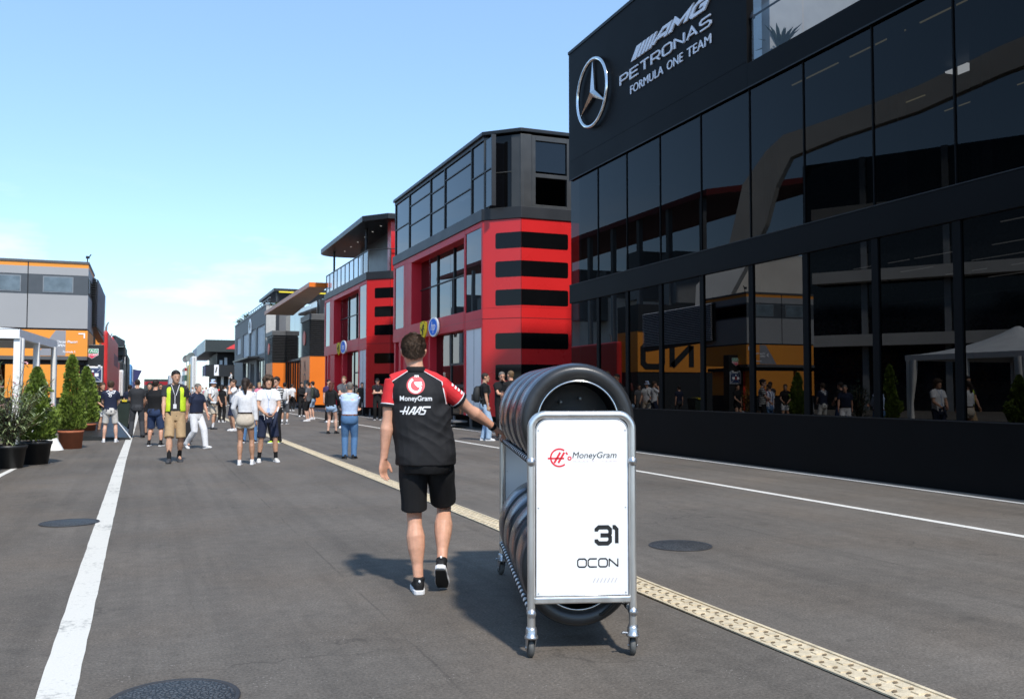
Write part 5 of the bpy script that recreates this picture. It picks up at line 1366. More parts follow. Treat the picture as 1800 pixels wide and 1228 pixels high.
HAIRC = {'black': (.012, .010, .009), 'dark': (.028, .018, .013), 'brown': (.065, .038, .022), 'grey': (.16, .14, .12), 'red': (.10, .025, .018), 'sandy': (.16, .10, .05), 'blond': (.34, .22, .10)}
CL = dict(black=(.012, .012, .013), charcoal=(.030, .031, .034), navy=(.018, .024, .050), white=(.72, .72, .73), beige=(.52, .45, .36), khaki=(.42, .29, .16), grey=(.10, .105, .115), dkgrey=(.05, .052, .058),
          denim=(.08, .17, .32), ltdenim=(.33, .45, .60), dkdenim=(.03, .05, .11), ltblue=(.45, .56, .76), red=(.60, .03, .03), cream=(.62, .60, .56), greengrey=(.055, .065, .055), purple=(.05, .03, .09), pink=(.65, .22, .30), lime=(.55, .80, .03))
ARMS = {'down': ((.235, .02, .79), (.5, -1, 0), .35), 'belly': ((.10, .25, 1.03), (.8, -.5, -.4), .5), 'phone': ((.06, .27, 1.22), (.6, -.2, -1), .6), 'cross': ((-.11, .20, 1.17), (1, .1, -.6), .5),
        'hip': ((.215, .05, 1.0), (1, -.35, 0), .6), 'pocket': ((.20, .08, .90), (.8, -.7, 0), .5), 'face': ((.05, .17, 1.52), (.7, .1, -1), .7), 'back': ((.06, -.19, .96), (1, -.5, 0), .5),
        'swingf': ((.22, .24, .86), (.4, -1, 0), .4), 'swingb': ((.24, -.16, .84), (.5, -1, 0), .4), 'hold': ((.20, .17, .98), (.7, -.8, 0), .8)}
LEGS = {'stand': ((.105, .0, 0, 0), (.105, .0, 0, 0)), 'wide': ((.17, .02, 0, 0), (.17, -.02, 0, 0)), 'walkL': ((.09, .27, 0, 8), (.09, -.24, .07, -38)), 'walkR': ((.09, -.24, .07, -38), (.09, .27, 0, 8)),
        'relax': ((.10, -.04, 0, 0), (.14, .10, 0, 0)), 'relax2': ((.15, .10, 0, 0), (.10, -.03, 0, 0))}

def set_cols(me, fn):
    a = me.color_attributes.new('Col', 'FLOAT_COLOR', 'POINT'); n = len(me.vertices)
    co = np.empty(n * 3, dtype=np.float32); me.vertices.foreach_get('co', co); co = co.reshape(n, 3)
    a.data.foreach_set('color', fn(co).astype(np.float32).ravel())

def push(me, fn):
    """moves every vertex along its normal by fn(position)"""
    n = len(me.vertices); co = np.empty(n * 3, dtype=np.float32); no = np.empty(n * 3, dtype=np.float32)
    me.vertices.foreach_get('co', co); me.vertices.foreach_get('normal', no); co = co.reshape(n, 3); no = no.reshape(n, 3)
    k = np.array([fn(Vector(p)) for p in co.tolist()], dtype=np.float32)
    co += no * k[:, None]; me.vertices.foreach_set('co', co.ravel()); me.update()

def wrinkle(me, amp, scale, seed=0, stretch=(1, 1, 1)):
    """folds: ridged stretched noise along the normals"""
    st = Vector(stretch) * scale
    def f(c):
        p = Vector((c.x * st.x + seed * scale, c.y * st.y, c.z * st.z))
        k = noise.noise(p) + .5 * noise.noise(p * 2.1)
        return amp * ((1 - abs(k) * 2.0) * .6 + k * .4)
    push(me, f)

def hand(mb, w, d, n, t, curl=.35, spread=1.0, k=1.0, thumb=1.0):
    """palm, four unequal bent fingers and a thumb leaving the side of the palm. d: along, n: palm facing, t: thumb side"""
    d = d.normalized(); n = (n - d * n.dot(d)).normalized(); t = (t - d * t.dot(d) - n * t.dot(n)).normalized()
    R = lambda s, a, b: (w + d * s * k, t, n, a * k, b * k, 2.6)
    mb.ring([R(-.02, .025, .020), R(.0, .027, .019), R(.03, .036, .017), R(.06, .042, .0155), (w + d * .088 * k, t, n, .041 * k, .0125 * k, 2.6)], 14)
    for off, ln, r in ((.031, .070, .0092), (.0105, .079, .0096), (-.0105, .073, .0092), (-.0305, .057, .0082)):
        p = w + d * .080 * k + t * off * k; a = 0.0; pts = [p]; rad = [r * k]
        for f_, c_ in ((.46, .55), (.31, 1.0), (.23, .8)):
            a += curl * c_; dd = d * cos(a) + n * sin(a) + t * (off * .9 * spread); dd.normalize()
            p = p + dd * ln * f_ * k; pts.append(p); rad.append(r * k * (.95 - .12 * len(pts) / 2))
        mb.tube(pts, rad, 8)
    b = w + d * .018 * k + t * .026 * k; d1 = (d * .75 + t * .62 * thumb + n * .30).normalized(); d2 = (d * .95 + t * .15 * thumb + n * (.2 + curl * .5)).normalized()
    mb.tube([b - d1 * .015 * k, b + d1 * .038 * k, b + d1 * .038 * k + d2 * .030 * k, b + d1 * .038 * k + d2 * .052 * k], [.0145 * k, .0125 * k, .0105 * k, .008 * k], 8)

def person(S):
    h = S['h']; s = h / 1.8; V = S.get('vox', .0095); P = PROF_F if S.get('sex') == 'f' else PROF_M; g = S.get('girth', 1.0)
    fem = S.get('sex') == 'f'
    rz = S['rz']; T = thing('person', S['label'], 'person', (S['x'], S['y'], 0), rz, S.get('group'))
    lean = S.get('lean', 0.0); side = S.get('side', 0.0); seed = S.get('seed', 0); rnd = random.Random(seed + 77)
    # ---- skeleton (1.8 m figure; scaled at the end)
    legs = S.get('legs', 'stand'); legs = LEGS[legs] if isinstance(legs, str) else legs
    hipx = .088 if fem else .092; pz = .955
    feet = []
    for sg, lg in zip((-1, 1), legs): feet.append(Vector((sg * lg[0], lg[1], .088 + lg[2])))
    while max((feet[i] - Vector(((-1, 1)[i] * hipx, 0, pz - .02))).length for i in (0, 1)) > .862: pz -= .004
    dz = pz - .955
    hips = [Vector((-hipx, 0, pz - .02)), Vector((hipx, 0, pz - .02))]; knees = []
    for i, sg in enumerate((-1, 1)):
        kn, an = ik(hips[i], feet[i], .436, .432, (sg * .12, 1, 0)); knees.append(kn); feet[i] = an
    ly = lambda z: lean * (z - .95)
    lx = lambda z: side * max(0, z - .95)
    up = lambda z: z + dz
    shx = S.get('shx', .158 if fem else .186)
    sh = [Vector((sg * shx + lx(1.455), ly(1.46) - .008, up(1.455) - sg * S.get('shroll', 0))) for sg in (-1, 1)]
    arms = S.get('arms', ('down', 'down')); elbows = []; wrists = []; curls = []; handdir = []
    for i, sg in enumerate((-1, 1)):
        a = arms[i]; a = ARMS[a] if isinstance(a, str) else a
        tgt = Vector((a[0][0] * sg, a[0][1] + ly(a[0][2]), up(a[0][2]))); pole = Vector((a[1][0] * sg, a[1][1], a[1][2]))
        e, w = ik(sh[i], tgt, .288, .258, pole); elbows.append(e); wrists.append(w); curls.append(a[2]); handdir.append(a[3] if len(a) > 3 else None)
    hy, hp, hr = S.get('head', (0, 0, 0))
    hd_ = S.get('headdrop', 0.0); neck = Vector((lx(1.53), ly(1.53) - .004, up(1.53))); hpos = Vector((lx(1.67), ly(1.67) + .018, up(1.678) - hd_))
    HM = Matrix.Translation(neck) @ Matrix.Rotation(-radians(hy), 4, 'Z') @ Matrix.Rotation(-radians(hp), 4, 'X') @ Matrix.Rotation(radians(hr), 4, 'Y') @ Matrix.Translation(hpos - neck)
    X = Vector((1, 0, 0)); Y = Vector((0, 1, 0))
    def torso(z0, z1, e, n=18, straight=False, step=.035, flare=0):
        R = []; m = max(2, int((z1 - z0) / step)); cr = prof(P, 1.33)
        for i in range(m + 1):
            z = z0 + (z1 - z0) * i / m; rx, ry, yo = prof(P, z); kx = g if z < 1.4 else 1
            rx = rx * kx; ry = ry * (1 + (kx - 1) * 1.4)
            if straight and z < 1.3: rx = max(rx, cr[0] * g * straight); ry = max(ry, cr[1] * g * straight * .97); 
            R.append(((lx(z), yo + ly(z), up(z)), X, Y, rx + e + flare * (z1 - z), ry + e + flare * (z1 - z), 2.35))
        return R
    def sc(mb): mb.v = [(p[0] * s, p[1] * s, p[2] * s) for p in mb.v]; return mb
    # ---- body: one continuous skin
    B = MB()
    B.ring(torso(.875, 1.535, 0), 20)
    mus = S.get('muscle', 1.0)
    for i, sg in enumerate((-1, 1)):
        kn, an, hp_ = knees[i], feet[i], hips[i]
        dirs = (an - kn).normalized(); back = Vector((0, -1, 0)); back = (back - dirs * back.dot(dirs)).normalized()
        th = .080 if not fem else .082
        pts = [hp_ + Vector((0, 0, .03)), hp_.lerp(kn, .3), hp_.lerp(kn, .65), hp_.lerp(kn, .9), kn, kn.lerp(an, .14) + back * .006, kn.lerp(an, .32) + back * .016, kn.lerp(an, .5) + back * .012, kn.lerp(an, .75) + back * .002, an, an + dirs * .04]
        B.tube(pts, [th * g, th * g, .067 * g, .055, .053, .0515, .0585 * mus, .054 * mus, .040, .035, .036], 14)
        fdir = Vector((sg * .12, 1, 0)).normalized(); B.tube([an - fdir * .04 + Vector((0, 0, -.04)), an + fdir * .06 + Vector((0, 0, -.045)), an + fdir * .12 + Vector((0, 0, -.055))], [.034, .034, .022], 10)
        e, w = elbows[i], wrists[i]
        am = .86 if fem else 1.0
        a0 = (e - sh[i]).normalized(); a1 = (w - e).normalized()
        B.tube([Vector((sg * .05 + lx(1.5), ly(1.5) - .01, up(1.505))), Vector((sg * (shx - .05) + lx(1.48), ly(1.48) - .01, up(1.478))), sh[i] + a0 * .02], [.045 * am, .050 * am, .054 * am], 12)
        B.tube([sh[i], sh[i].lerp(e, .3), sh[i].lerp(e, .6), sh[i].lerp(e, .88), e, e.lerp(w, .2), e.lerp(w, .42), e.lerp(w, .75), w], [.055 * am, .0525 * am * mus, .046 * am * mus, .040 * am, .039 * am, .0425 * am * mus, .040 * am, .030 * am, .0265 * am], 14)
        # palm faces inward / along the pose
        hd = handdir[i]; d = a1 if hd is None else Vector((hd[0][0] * sg, hd[0][1], hd[0][2]))
        if hd is None:
            inward = Vector((-sg, 0, 0)); nn = inward - d * inward.dot(d)
            if nn.length < .3: nn = Vector((0, 0, -1)) - d * (-d.z)
            tdir = Vector((0, 1, .2))
        else: nn = Vector((hd[1][0] * sg, hd[1][1], hd[1][2])); tdir = Vector((hd[2][0] * sg, hd[2][1], hd[2][2]))
        hand(B, w, d, nn, tdir, curls[i], k=(.92 if fem else 1.03))
    B.tube([Vector((lx(1.46), ly(1.46) - .012, up(1.46))), neck + Vector((0, -.004, 0)), neck.lerp(hpos, .55) + Vector((0, -.004, 0))], [.068 if not fem else .056, .058 if not fem else .048, .057 if not fem else .049], 16)
    hsz = S.get('hsz', 1.0); HM = HM @ Matrix.Scale(hsz, 4)
    H = MB(); H.ring([((0, r[3], r[0]), X, Y, r[1], r[2], 2.15) for r in HEAD], 22)
    H.tube([(0, .093, .012), (0, .106, -.012), (0, .112, -.026), (0, .098, -.036)], [.008, .011, .014, .008], 10)     # nose
    H.tube([(-.022, .082, -.062), (0, .092, -.062), (.022, .082, -.062)], [.008, .010, .008], 8)                       # lips
    H.tube([(-.040, .076, .028), (0, .093, .026), (.040, .076, .028)], [.010, .009, .010], 8)                         # brow ridge
    H.tube([(-.014, .078, -.098), (.014, .078, -.098)], .018, 8)                                                      # chin
    for sg in (-1, 1):
        H.ring([((sg * .070, -.004, -.028), Y, Vector((sg * .35, 0, .0)), .012, .026, 2), ((sg * .078, -.008, -.005), Y, Vector((sg * .5, 0, 0)), .021, .026, 2), ((sg * .083, -.010, .018), Y, Vector((sg * .5, 0, 0)), .022, .024, 2), ((sg * .078, -.008, .032), Y, Vector((sg * .4, 0, 0)), .012, .018, 2)], 12)
    H.transform(HM); B.add(H.v, H.f, True)
    sc(B); me = fuse(B, V * s, 3 if V > .006 else 4)
    tone = SKINS[S.get('skin', 'fair')]; HMi = (Matrix.Scale(s, 4) @ HM).inverted(); hc = HAIRC.get(S.get('hair', ('short', 'brown'))[1], (.05, .03, .02))
    def skincol(co):
        n = len(co); c = np.ones((n, 4)); c[:, :3] = tone
        M_ = np.array(HMi); p = co @ M_[:3, :3].T + M_[:3, 3]
        def spot(center, r, col, k=1.0):
            d = np.sqrt((((p - np.array(center)) / np.array(r)) ** 2).sum(1)); w_ = np.clip(1.35 - d, 0, 1)[:, None] * k
            c[:, :3] = c[:, :3] * (1 - w_) + np.array(col) * w_
        for sg in (-1, 1):
            spot((sg * .031, .088, .004), (.015, .03, .008), (.05, .035, .03), .95)
            spot((sg * .033, .09, .025), (.020, .03, .006), tuple(x * 1.3 + .01 for x in hc), .8)
            spot((sg * .045, .06, -.03), (.025, .04, .022), (tone[0] * 1.0, tone[1] * .82, tone[2] * .78), .5)
            spot((sg * .08, -.008, 0), (.02, .03, .035), (tone[0] * 1.02, tone[1] * .8, tone[2] * .74), .6)
        spot((0, .092, -.062), (.024, .03, .008), (tone[0] * .75, tone[1] * .45, tone[2] * .45), .85)
        if S.get('beard'):
            bcol = tuple(.5 * a + .5 * b for a, b in zip(hc, (.06, .04, .03)))
            spot((0, .075, -.10), (.055, .07, .035), bcol, S['beard']); spot((0, .095, -.048), (.024, .03, .006), bcol, S['beard'])
            for sg in (-1, 1): spot((sg * .055, .04, -.07), (.025, .06, .04), bcol, S['beard'])
        # forearms and hands a touch redder
        for w in wrists:
            d = np.sqrt(((co / s - np.array(w)) ** 2).sum(1)); w_ = np.clip(1 - d / .2, 0, 1)[:, None] * .35
            c[:, :3] = c[:, :3] * (1 - w_) + np.array((tone[0] * 1.0, tone[1] * .84, tone[2] * .8)) * w_
        return c
    set_cols(me, skincol); body = link_mesh('body', me, SKIN, T)
    # ---- hair and hats
    hs, hcn = S.get('hair', ('short', 'brown'))
    hm = hairmat(hcn, HAIRC.get(hcn, (.05, .03, .02)))
    def cap_mesh(exp, front_z, nape_z, shift=(0, -.006, .004), vox=None, amp=0.0, sc_=60, extra=None):
        q = MB(); RR = []
        zs = [-.10 + .228 * i / 16 for i in range(17)]
        for z in zs:
            r = None
            for a, b in zip(HEAD[:-1], HEAD[1:]):
                if a[0] <= z <= b[0]:
                    t = (z - a[0]) / (b[0] - a[0]); r = [a[k] + (b[k] - a[k]) * t for k in (1, 2, 3)]
            if r is None: r = HEAD[-1][1:]
            RR.append((z, r))
        vs = []; n = 26
        for z, r in RR:
            for j in range(n):
                qq = 2 * pi * j / n; x = cos(qq) * (r[0] + exp); y = sin(qq) * (r[1] + exp) + r[2]
                zz = z * (1 + exp / .12); f_ = (y + .1) / .2; zc = nape_z + (front_z - nape_z) * min(1, max(0, f_)) ** S.get('hairline', 1.0)
                vs.append((x + shift[0], y + shift[1], max(zz, zc) + shift[2]))
        k_ = len(RR)
        q.add(vs, [(i * n + j, i * n + (j + 1) % n, (i + 1) * n + (j + 1) % n, (i + 1) * n + j) for i in range(k_ - 1) for j in range(n)] + [tuple(range(n - 1, -1, -1)), tuple(range((k_ - 1) * n, k_ * n))], True)
        if extra: extra(q)
        q.transform(HM); sc(q); m_ = fuse(q, (vox or V * .8) * s, 2)
        if amp:
            push(m_, lambda c: amp * (noise.noise(c * sc_) + .6 * noise.noise(c * sc_ * 2.3)))
        return m_
    if hs in ('short', 'crop'):
        e = S.get('hexp', .011 if hs == 'short' else .005)
        m_ = cap_mesh(e, .072, S.get('nape', -.075), amp=.004 if hs == 'short' else .0015, sc_=55)
        if S.get('strands'):
            m_.calc_loop_triangles(); vv = [v.co.copy() for v in m_.vertices]; nn_ = [v.normal.copy() for v in m_.vertices]
            q = MB(); q.add(vv, [tuple(p.vertices) for p in m_.polygons], True)
            ctr = (HM @ Vector((0, -.02, .02))) * s; crown = (HM @ Vector((0.015, -.045, .13))) * s; cutz = (HM @ Vector((0, 0, -.085))).z * s
            for k_ in range(S['strands']):
                i_ = rnd.randrange(len(vv)); p = vv[i_]; n_ = nn_[i_]
                if n_.dot(p - ctr) < .02 * s or n_.z < -.6 or p.z < cutz: continue
                fl = (p - crown); fl = fl - n_ * fl.dot(n_)
                if fl.length < .004: fl = Vector((rnd.uniform(-1, 1), rnd.uniform(-1, 1), 0))
                fl = fl.normalized() + Vector((rnd.uniform(-.5, .5), rnd.uniform(-.5, .5), rnd.uniform(-.35, .35))); d = (fl * .9 + n_ * rnd.uniform(.15, .6)).normalized()
                ln = rnd.uniform(.008, .020); sd_ = d.cross(n_).normalized() * .0009
                q.add([p - n_ * .002 - sd_, p - n_ * .002 + sd_, p + d * ln * .6 + sd_ * .8, p + d * ln - n_ * .003, p + d * ln * .6 - sd_ * .8], [(0, 1, 2, 3, 4)], True)
            m_ = q.mesh('hair')
        link_mesh('hair', m_, hm, T)
    elif hs == 'curly':
        def ex(q):
            for i in range(22):
                a = rnd.uniform(.2, pi * 2 - .2) + pi / 2; z = rnd.uniform(-.13, .10)
                if sin(a) > .45 and z < .06: continue
                c = Vector((cos(a) * .098, sin(a) * .105 - .012, z)); q.tube([c + Vector((0, 0, -.026)), c, c + Vector((0, 0, .026))], [.018, .036, .018], 8)
        m_ = cap_mesh(.032, .058, -.14, amp=.020, sc_=36, extra=ex); link_mesh('hair', m_, hm, T)
    elif hs == 'mop':
        def ex(q):
            for i in range(14):
                a = rnd.uniform(0, 2 * pi); c = Vector((cos(a) * .06, sin(a) * .075 + .01, .085)); q.tube([c, c + Vector((cos(a) * .02, sin(a) * .025, .02))], [.028, .018], 8)
        m_ = cap_mesh(.016, .062, -.09, amp=.010, sc_=42, extra=ex); link_mesh('hair', m_, hm, T)
    elif hs == 'ponytail':
        def ex(q): q.tube([(0, -.095, .02), (0, -.13, -.01), (.004, -.135, -.07), (.01, -.125, -.15), (.012, -.115, -.215)], [.035, .042, .040, .034, .012], 12)
        m_ = cap_mesh(.013, .07, -.08, amp=.004, sc_=60, extra=ex); link_mesh('hair', m_, hm, T)
    elif hs == 'long':
        def ex(q): q.tube([(0, -.06, .03), (0, -.075, -.06), (0, -.085, -.15), (0, -.08, -.22)], [.075, .078, .068, .03], 14)
        m_ = cap_mesh(.014, .068, -.10, amp=.007, sc_=45, extra=ex); link_mesh('hair', m_, hm, T)
    if S.get('hat'):
        kind, hcol = S['hat']; hm2 = cloth('hat_' + kind + hcol, CL[hcol])
        if kind == 'cap':
            def ex(q): q.add([(-.07, .07, .055), (.07, .07, .055), (.055, .165, .043), (-.055, .165, .043), (-.07, .07, .067), (.07, .07, .067), (.055, .165, .052), (-.055, .165, .052)], [(0, 3, 2, 1), (4, 5, 6, 7), (0, 1, 5, 4), (1, 2, 6, 5), (2, 3, 7, 6), (3, 0, 4, 7)])
            m_ = cap_mesh(.015, .050, .020, extra=ex); link_mesh('cap', m_, hm2, T)
        else:
            q = MB(); q.lathe([(.001, .150), (.055, .150), (.075, .138), (.088, .06), (.096, .045), (.140, .002), (.136, -.002), (.094, .032), (.084, .03), (.001, .03)], (0, -.008, 0), (0, 0, 1), 28); q.transform(HM); sc(q); q.build('bucket_hat', hm2, T)
    if S.get('glasses'):
        q = MB()
        for sg in (-1, 1):
            q.plate([(sg * .031 + p[0], .004 + p[1]) for p in circle_poly(.019, 14, ry=.015)], (0, .106, 0), (1, 0, 0), (0, 0, 1), (0, 1, 0), .004)
            q.tube([(sg * .05, .106, .008), (sg * .078, .06, .010), (sg * .080, -.01, .010)], .0025, 5)
        q.tube([(-.012, .109, .008), (.012, .109, .008)], .002, 5); q.transform(HM); sc(q); q.build('glasses', mat('dark_lens', (.008, .008, .009), .15, spec=.6), T)
    if S.get('headglasses'):
        q = MB(); q.tube([(-.075, .03, .085), (-.05, .075, .10), (0, .088, .103), (.05, .075, .10), (.075, .03, .085)], [.004, .008, .006, .008, .004], 8); q.transform(HM); sc(q); q.build('sunglasses', mat('dark_lens', (.008, .008, .009), .15, spec=.6), T)
    # ---- top
    kind, tcol = S.get('top', ('tee', 'white')); hem = S.get('hem', .90); e = S.get('loose', .014)
    tm = S.get('topmat') or cloth(tcol, CL[tcol])
    shirt = MB(); shirt.ring(torso(hem, 1.525, e, straight=S.get('straight', .96), flare=S.get('flare', 0)), 22)
    sleeves = MB()
    for i, sg in enumerate((-1, 1)):
        e_, w = elbows[i], wrists[i]; a0 = (e_ - sh[i]).normalized()
        tgt = sleeves if S.get('sleeve_mat') else shirt
        for q in ({id(shirt): shirt, id(tgt): tgt}.values()):
            pass
        shirt.tube([Vector((sg * .045 + lx(1.5), ly(1.5) - .010, up(1.508))), Vector((sg * (shx - .06) + lx(1.48), ly(1.48) - .010, up(1.483))), sh[i] + a0 * .01], [.050, .056, .062], 14)
        if kind == 'long': tgt.tube([sh[i], sh[i].lerp(e_, .5), e_, e_.lerp(w, .5), e_.lerp(w, .93)], [.064, .058, .054, .048, .042], 14)
        elif kind != 'tank':
            f_ = S.get('sleeve', .62); sr = S.get('slr', 1.0); tgt.tube([sh[i] - a0 * .01, sh[i].lerp(e_, f_ * .5), sh[i].lerp(e_, f_)], [.064 * sr, .065 * sr, (.067 if kind == 'polo' else .070) * sr], 16)
    sc(shirt); me = fuse(shirt, V * s, 3)
    wrinkle(me, S.get('wr', .004) * s, 7, seed * 3.1, (1, 1, .8))
    if S.get('folds'): S['folds'](me, s)
    top = link_mesh(S.get('topname', 'shirt'), me, tm, T)
    out = {'thing': T, 'top': top, 's': s, 'sh': sh, 'elbows': elbows, 'wrists': wrists, 'HM': HM, 'neck': neck, 'up': up, 'feet': feet, 'knees': knees, 'body': body, 'hips': hips}
    if S.get('sleeve_mat'):
        # one sleeve per arm
        k_ = len(sleeves.v) // 2
        for i in (0, 1):
            q = MB(); f0 = [f for f in sleeves.f if all(i * k_ <= v < (i + 1) * k_ for v in f)]
            q.add(sleeves.v[i * k_:(i + 1) * k_], [tuple(v - i * k_ for v in f) for f in f0], True); sc(q); m_ = fuse(q, V * s, 3); wrinkle(m_, .0035, 9, i); link_mesh('sleeve', m_, S['sleeve_mat'], T)
    if kind in ('polo', 'long') and S.get('collar', True):
        q = MB(); cu = S.get('collar_up', 0.0); R1 = [(lx(1.52), ly(1.52) - .006, up(1.52)), (lx(1.55), ly(1.55) - .004, up(1.552 + cu))]
        kx = 1 if not fem else .88
        q.ring([(R1[0], X, Y, .074 * kx, .070 * kx, 2.1), (R1[1], X, Y, .066 * kx, .063 * kx, 2.1), ((R1[1][0], R1[1][1], R1[1][2] + .004), X, Y, .060 * kx, .058 * kx, 2.1)], 24); sc(q)
        q.build('collar', S.get('collar_mat') or tm, T)
    # ---- bottom
    bk, bcol = S.get('bottom', ('shorts', 'beige')); bm_ = S.get('botmat') or cloth(bcol, CL[bcol])
    q = MB(); bt = S.get('btop', 1.02)
    q.ring(torso(.825, bt, .015, step=.03), 20)
    for i in (0, 1):
        kn, an, hp_ = knees[i], feet[i], hips[i]
        if bk == 'shorts':
            f_ = S.get('slen', .95); en = hp_.lerp(kn, f_) if f_ <= 1 else kn.lerp(an, f_ - 1); q.tube([hp_ + Vector((0, 0, .045)), hp_.lerp(en, .35), hp_.lerp(en, .7), en], [.093 * g, .096 * g, .090 * g, .088 * g], 16)
        elif bk == 'hot': en = hp_.lerp(kn, .36); q.tube([hp_ + Vector((0, 0, .02)), hp_.lerp(en, .5), en], [.093, .098, .102], 16)
        elif bk == 'trousers':
            r_ = S.get('tr', 1.0)
            q.tube([hp_ + Vector((0, 0, .02)), hp_.lerp(kn, .4), kn, kn.lerp(an, .4), kn.lerp(an, .8), an + Vector((0, -.005, -.035))], [.094 * g, .092 * g, .082 * r_, .076 * r_, .066 * r_, .066 * r_], 16)
    sc(q); me = fuse(q, V * s, 3 if V > .006 else 9); wrinkle(me, S.get('wrb', .005) * s, 6, seed + 5.5, (1, 1, .6)); link_mesh({'shorts': 'shorts', 'hot': 'shorts', 'trousers': 'trousers'}[bk], me, bm_, T)
    if S.get('belt'):
        q = MB(); z = bt - .015; R = torso(z - .018, z + .018, .017 if S.get('tucked') else .018, step=.02); q.ring(R, 24); sc(q); q.build('belt', cloth('belt_' + S['belt'], {'brown': (.16, .06, .03), 'dark': (.03, .02, .018)}[S['belt']], .5), T)
    # ---- shoes and socks
    su, ss = S.get('shoe', ('white', 'white'))
    um = cloth('shoe_' + su, CL.get(su, (.1, .1, .1)), .6); sm_ = mat('sole_' + ss, CL.get(ss, (.7, .7, .7)), .6, var=.08, vscale=20)
    for i, sg in enumerate((-1, 1)):
        an = feet[i]; pitch = legs[i][3]; toe = radians(S.get('toe', 9)) * sg
        Mf = Matrix.Translation(an + Vector((0, 0, -.0))) @ Matrix.Rotation(-toe, 4, 'Z') @ Matrix.Rotation(radians(pitch), 4, 'X')
        def sect(y, w_, z0, z1, e=2.6): return ((0, y, (z0 + z1) / 2 - .088), X, Vector((0, 0, 1)), w_, (z1 - z0) / 2, e)
        q = MB(); q.ring([sect(-.080, .018, .022, .070), sect(-.070, .031, .018, .090), sect(-.045, .037, .016, .100), sect(-.005, .038, .016, .104), sect(.035, .039, .016, .090), sect(.075, .043, .016, .072), (sect(.115, .045, .014, .058)), sect(.150, .038, .014, .048), sect(.172, .022, .018, .038)], 16)
        q.tube([(0, -.028, .0), (0, -.03, .022)], [.041, .040], 14)
        q.transform(Mf); sc(q); m_ = fuse(q, max(.006, V * .7) * s, 2); sho = link_mesh('shoe', m_, um, T)
        q = MB(); ot = [(-.090, .022), (-.075, .036), (-.03, .043), (.03, .043), (.08, .049), (.12, .050), (.155, .042), (.180, .022)]
        poly = [(w_, y) for y, w_ in ot] + [(-w_, y) for y, w_ in reversed(ot)]
        q.prism(poly, -.088, -.056); q.transform(Mf); sc(q); q.build('sole', sm_, sho, bevel=.006)
        if S.get('socks'):
            col, hh = S['socks']; kn = knees[i]; d = (kn - an).normalized(); q = MB(); q.tube([an - d * .02, an + d * hh * .5, an + d * hh], [.041, .039, .043], 14); sc(q); q.build('sock', cloth('sock_' + col, CL[col]), T)
    # ---- extras
    if S.get('vest'):
        q = MB(); q.ring(torso(1.0, 1.49, e + .014, straight=.98), 26)
        sc(q); me = fuse(q, .014 * s, 2); bm = bmesh.new(); bm.from_mesh(me)
        kill = []
        for f in bm.faces:
            c = f.calc_center_median() / s
            if (c.y > 0 and abs(c.x) < .085 - .25 * min(0, c.z - 1.25) * .2) or c.z > up(1.462) and abs(c.x) > .15 or c.z < up(1.008) or (abs(c.x) > .16 and c.z > up(1.28)) or c.z > up(1.483): kill.append(f)
        bmesh.ops.delete(bm, geom=kill, context='FACES'); bm.to_mesh(me); bm.free()
        vm = link_mesh('vest', me, S['vest'], T)
        sd = vm.modifiers.new('t', 'SOLIDIFY'); sd.thickness = .006
    if S.get('lanyard'):
        bv = bvh_of(top); pts = []
        for sg, seq in ((-1, (1.53, 1.47, 1.40, 1.32)), (1, (1.32, 1.40, 1.47, 1.53))):
            for z in seq:
                x = sg * .075 * (z - 1.28) / .25; o_ = Vector((x, 1, up(z))) * s; hit = bv.ray_cast(o_, Vector((0, -1, 0)))[0]
                pts.append((hit + Vector((0, .006, 0))) if hit else Vector((x * s, (ly(z) + .07) * s, up(z) * s)))
        q = MB(); q.tube(pts, .006, 6); z0 = pts[3]; q.box(z0.x - .005 + .02, z0.x + .005 + .02, z0.y, z0.y + .004, z0.z - .18, z0.z); q.box(z0.x - .012, z0.x + .05, z0.y + .002, z0.y + .006, z0.z - .26, z0.z - .17)
        q.build('lanyard', cloth('lanyard_' + S['lanyard'], CL[S['lanyard']]), T)
    if S.get('band'):
        i = 1 if S['band'] == 'R' else 0; w, e_ = wrists[i], elbows[i]; d = (e_ - w).normalized(); q = MB(); q.tube([w + d * .012, w + d * .038], [.033, .034], 16); sc(q); q.build('wristband', RUB, T)
    return out

def world_pt(o, p):
    return WM[o] @ (Vector(p))
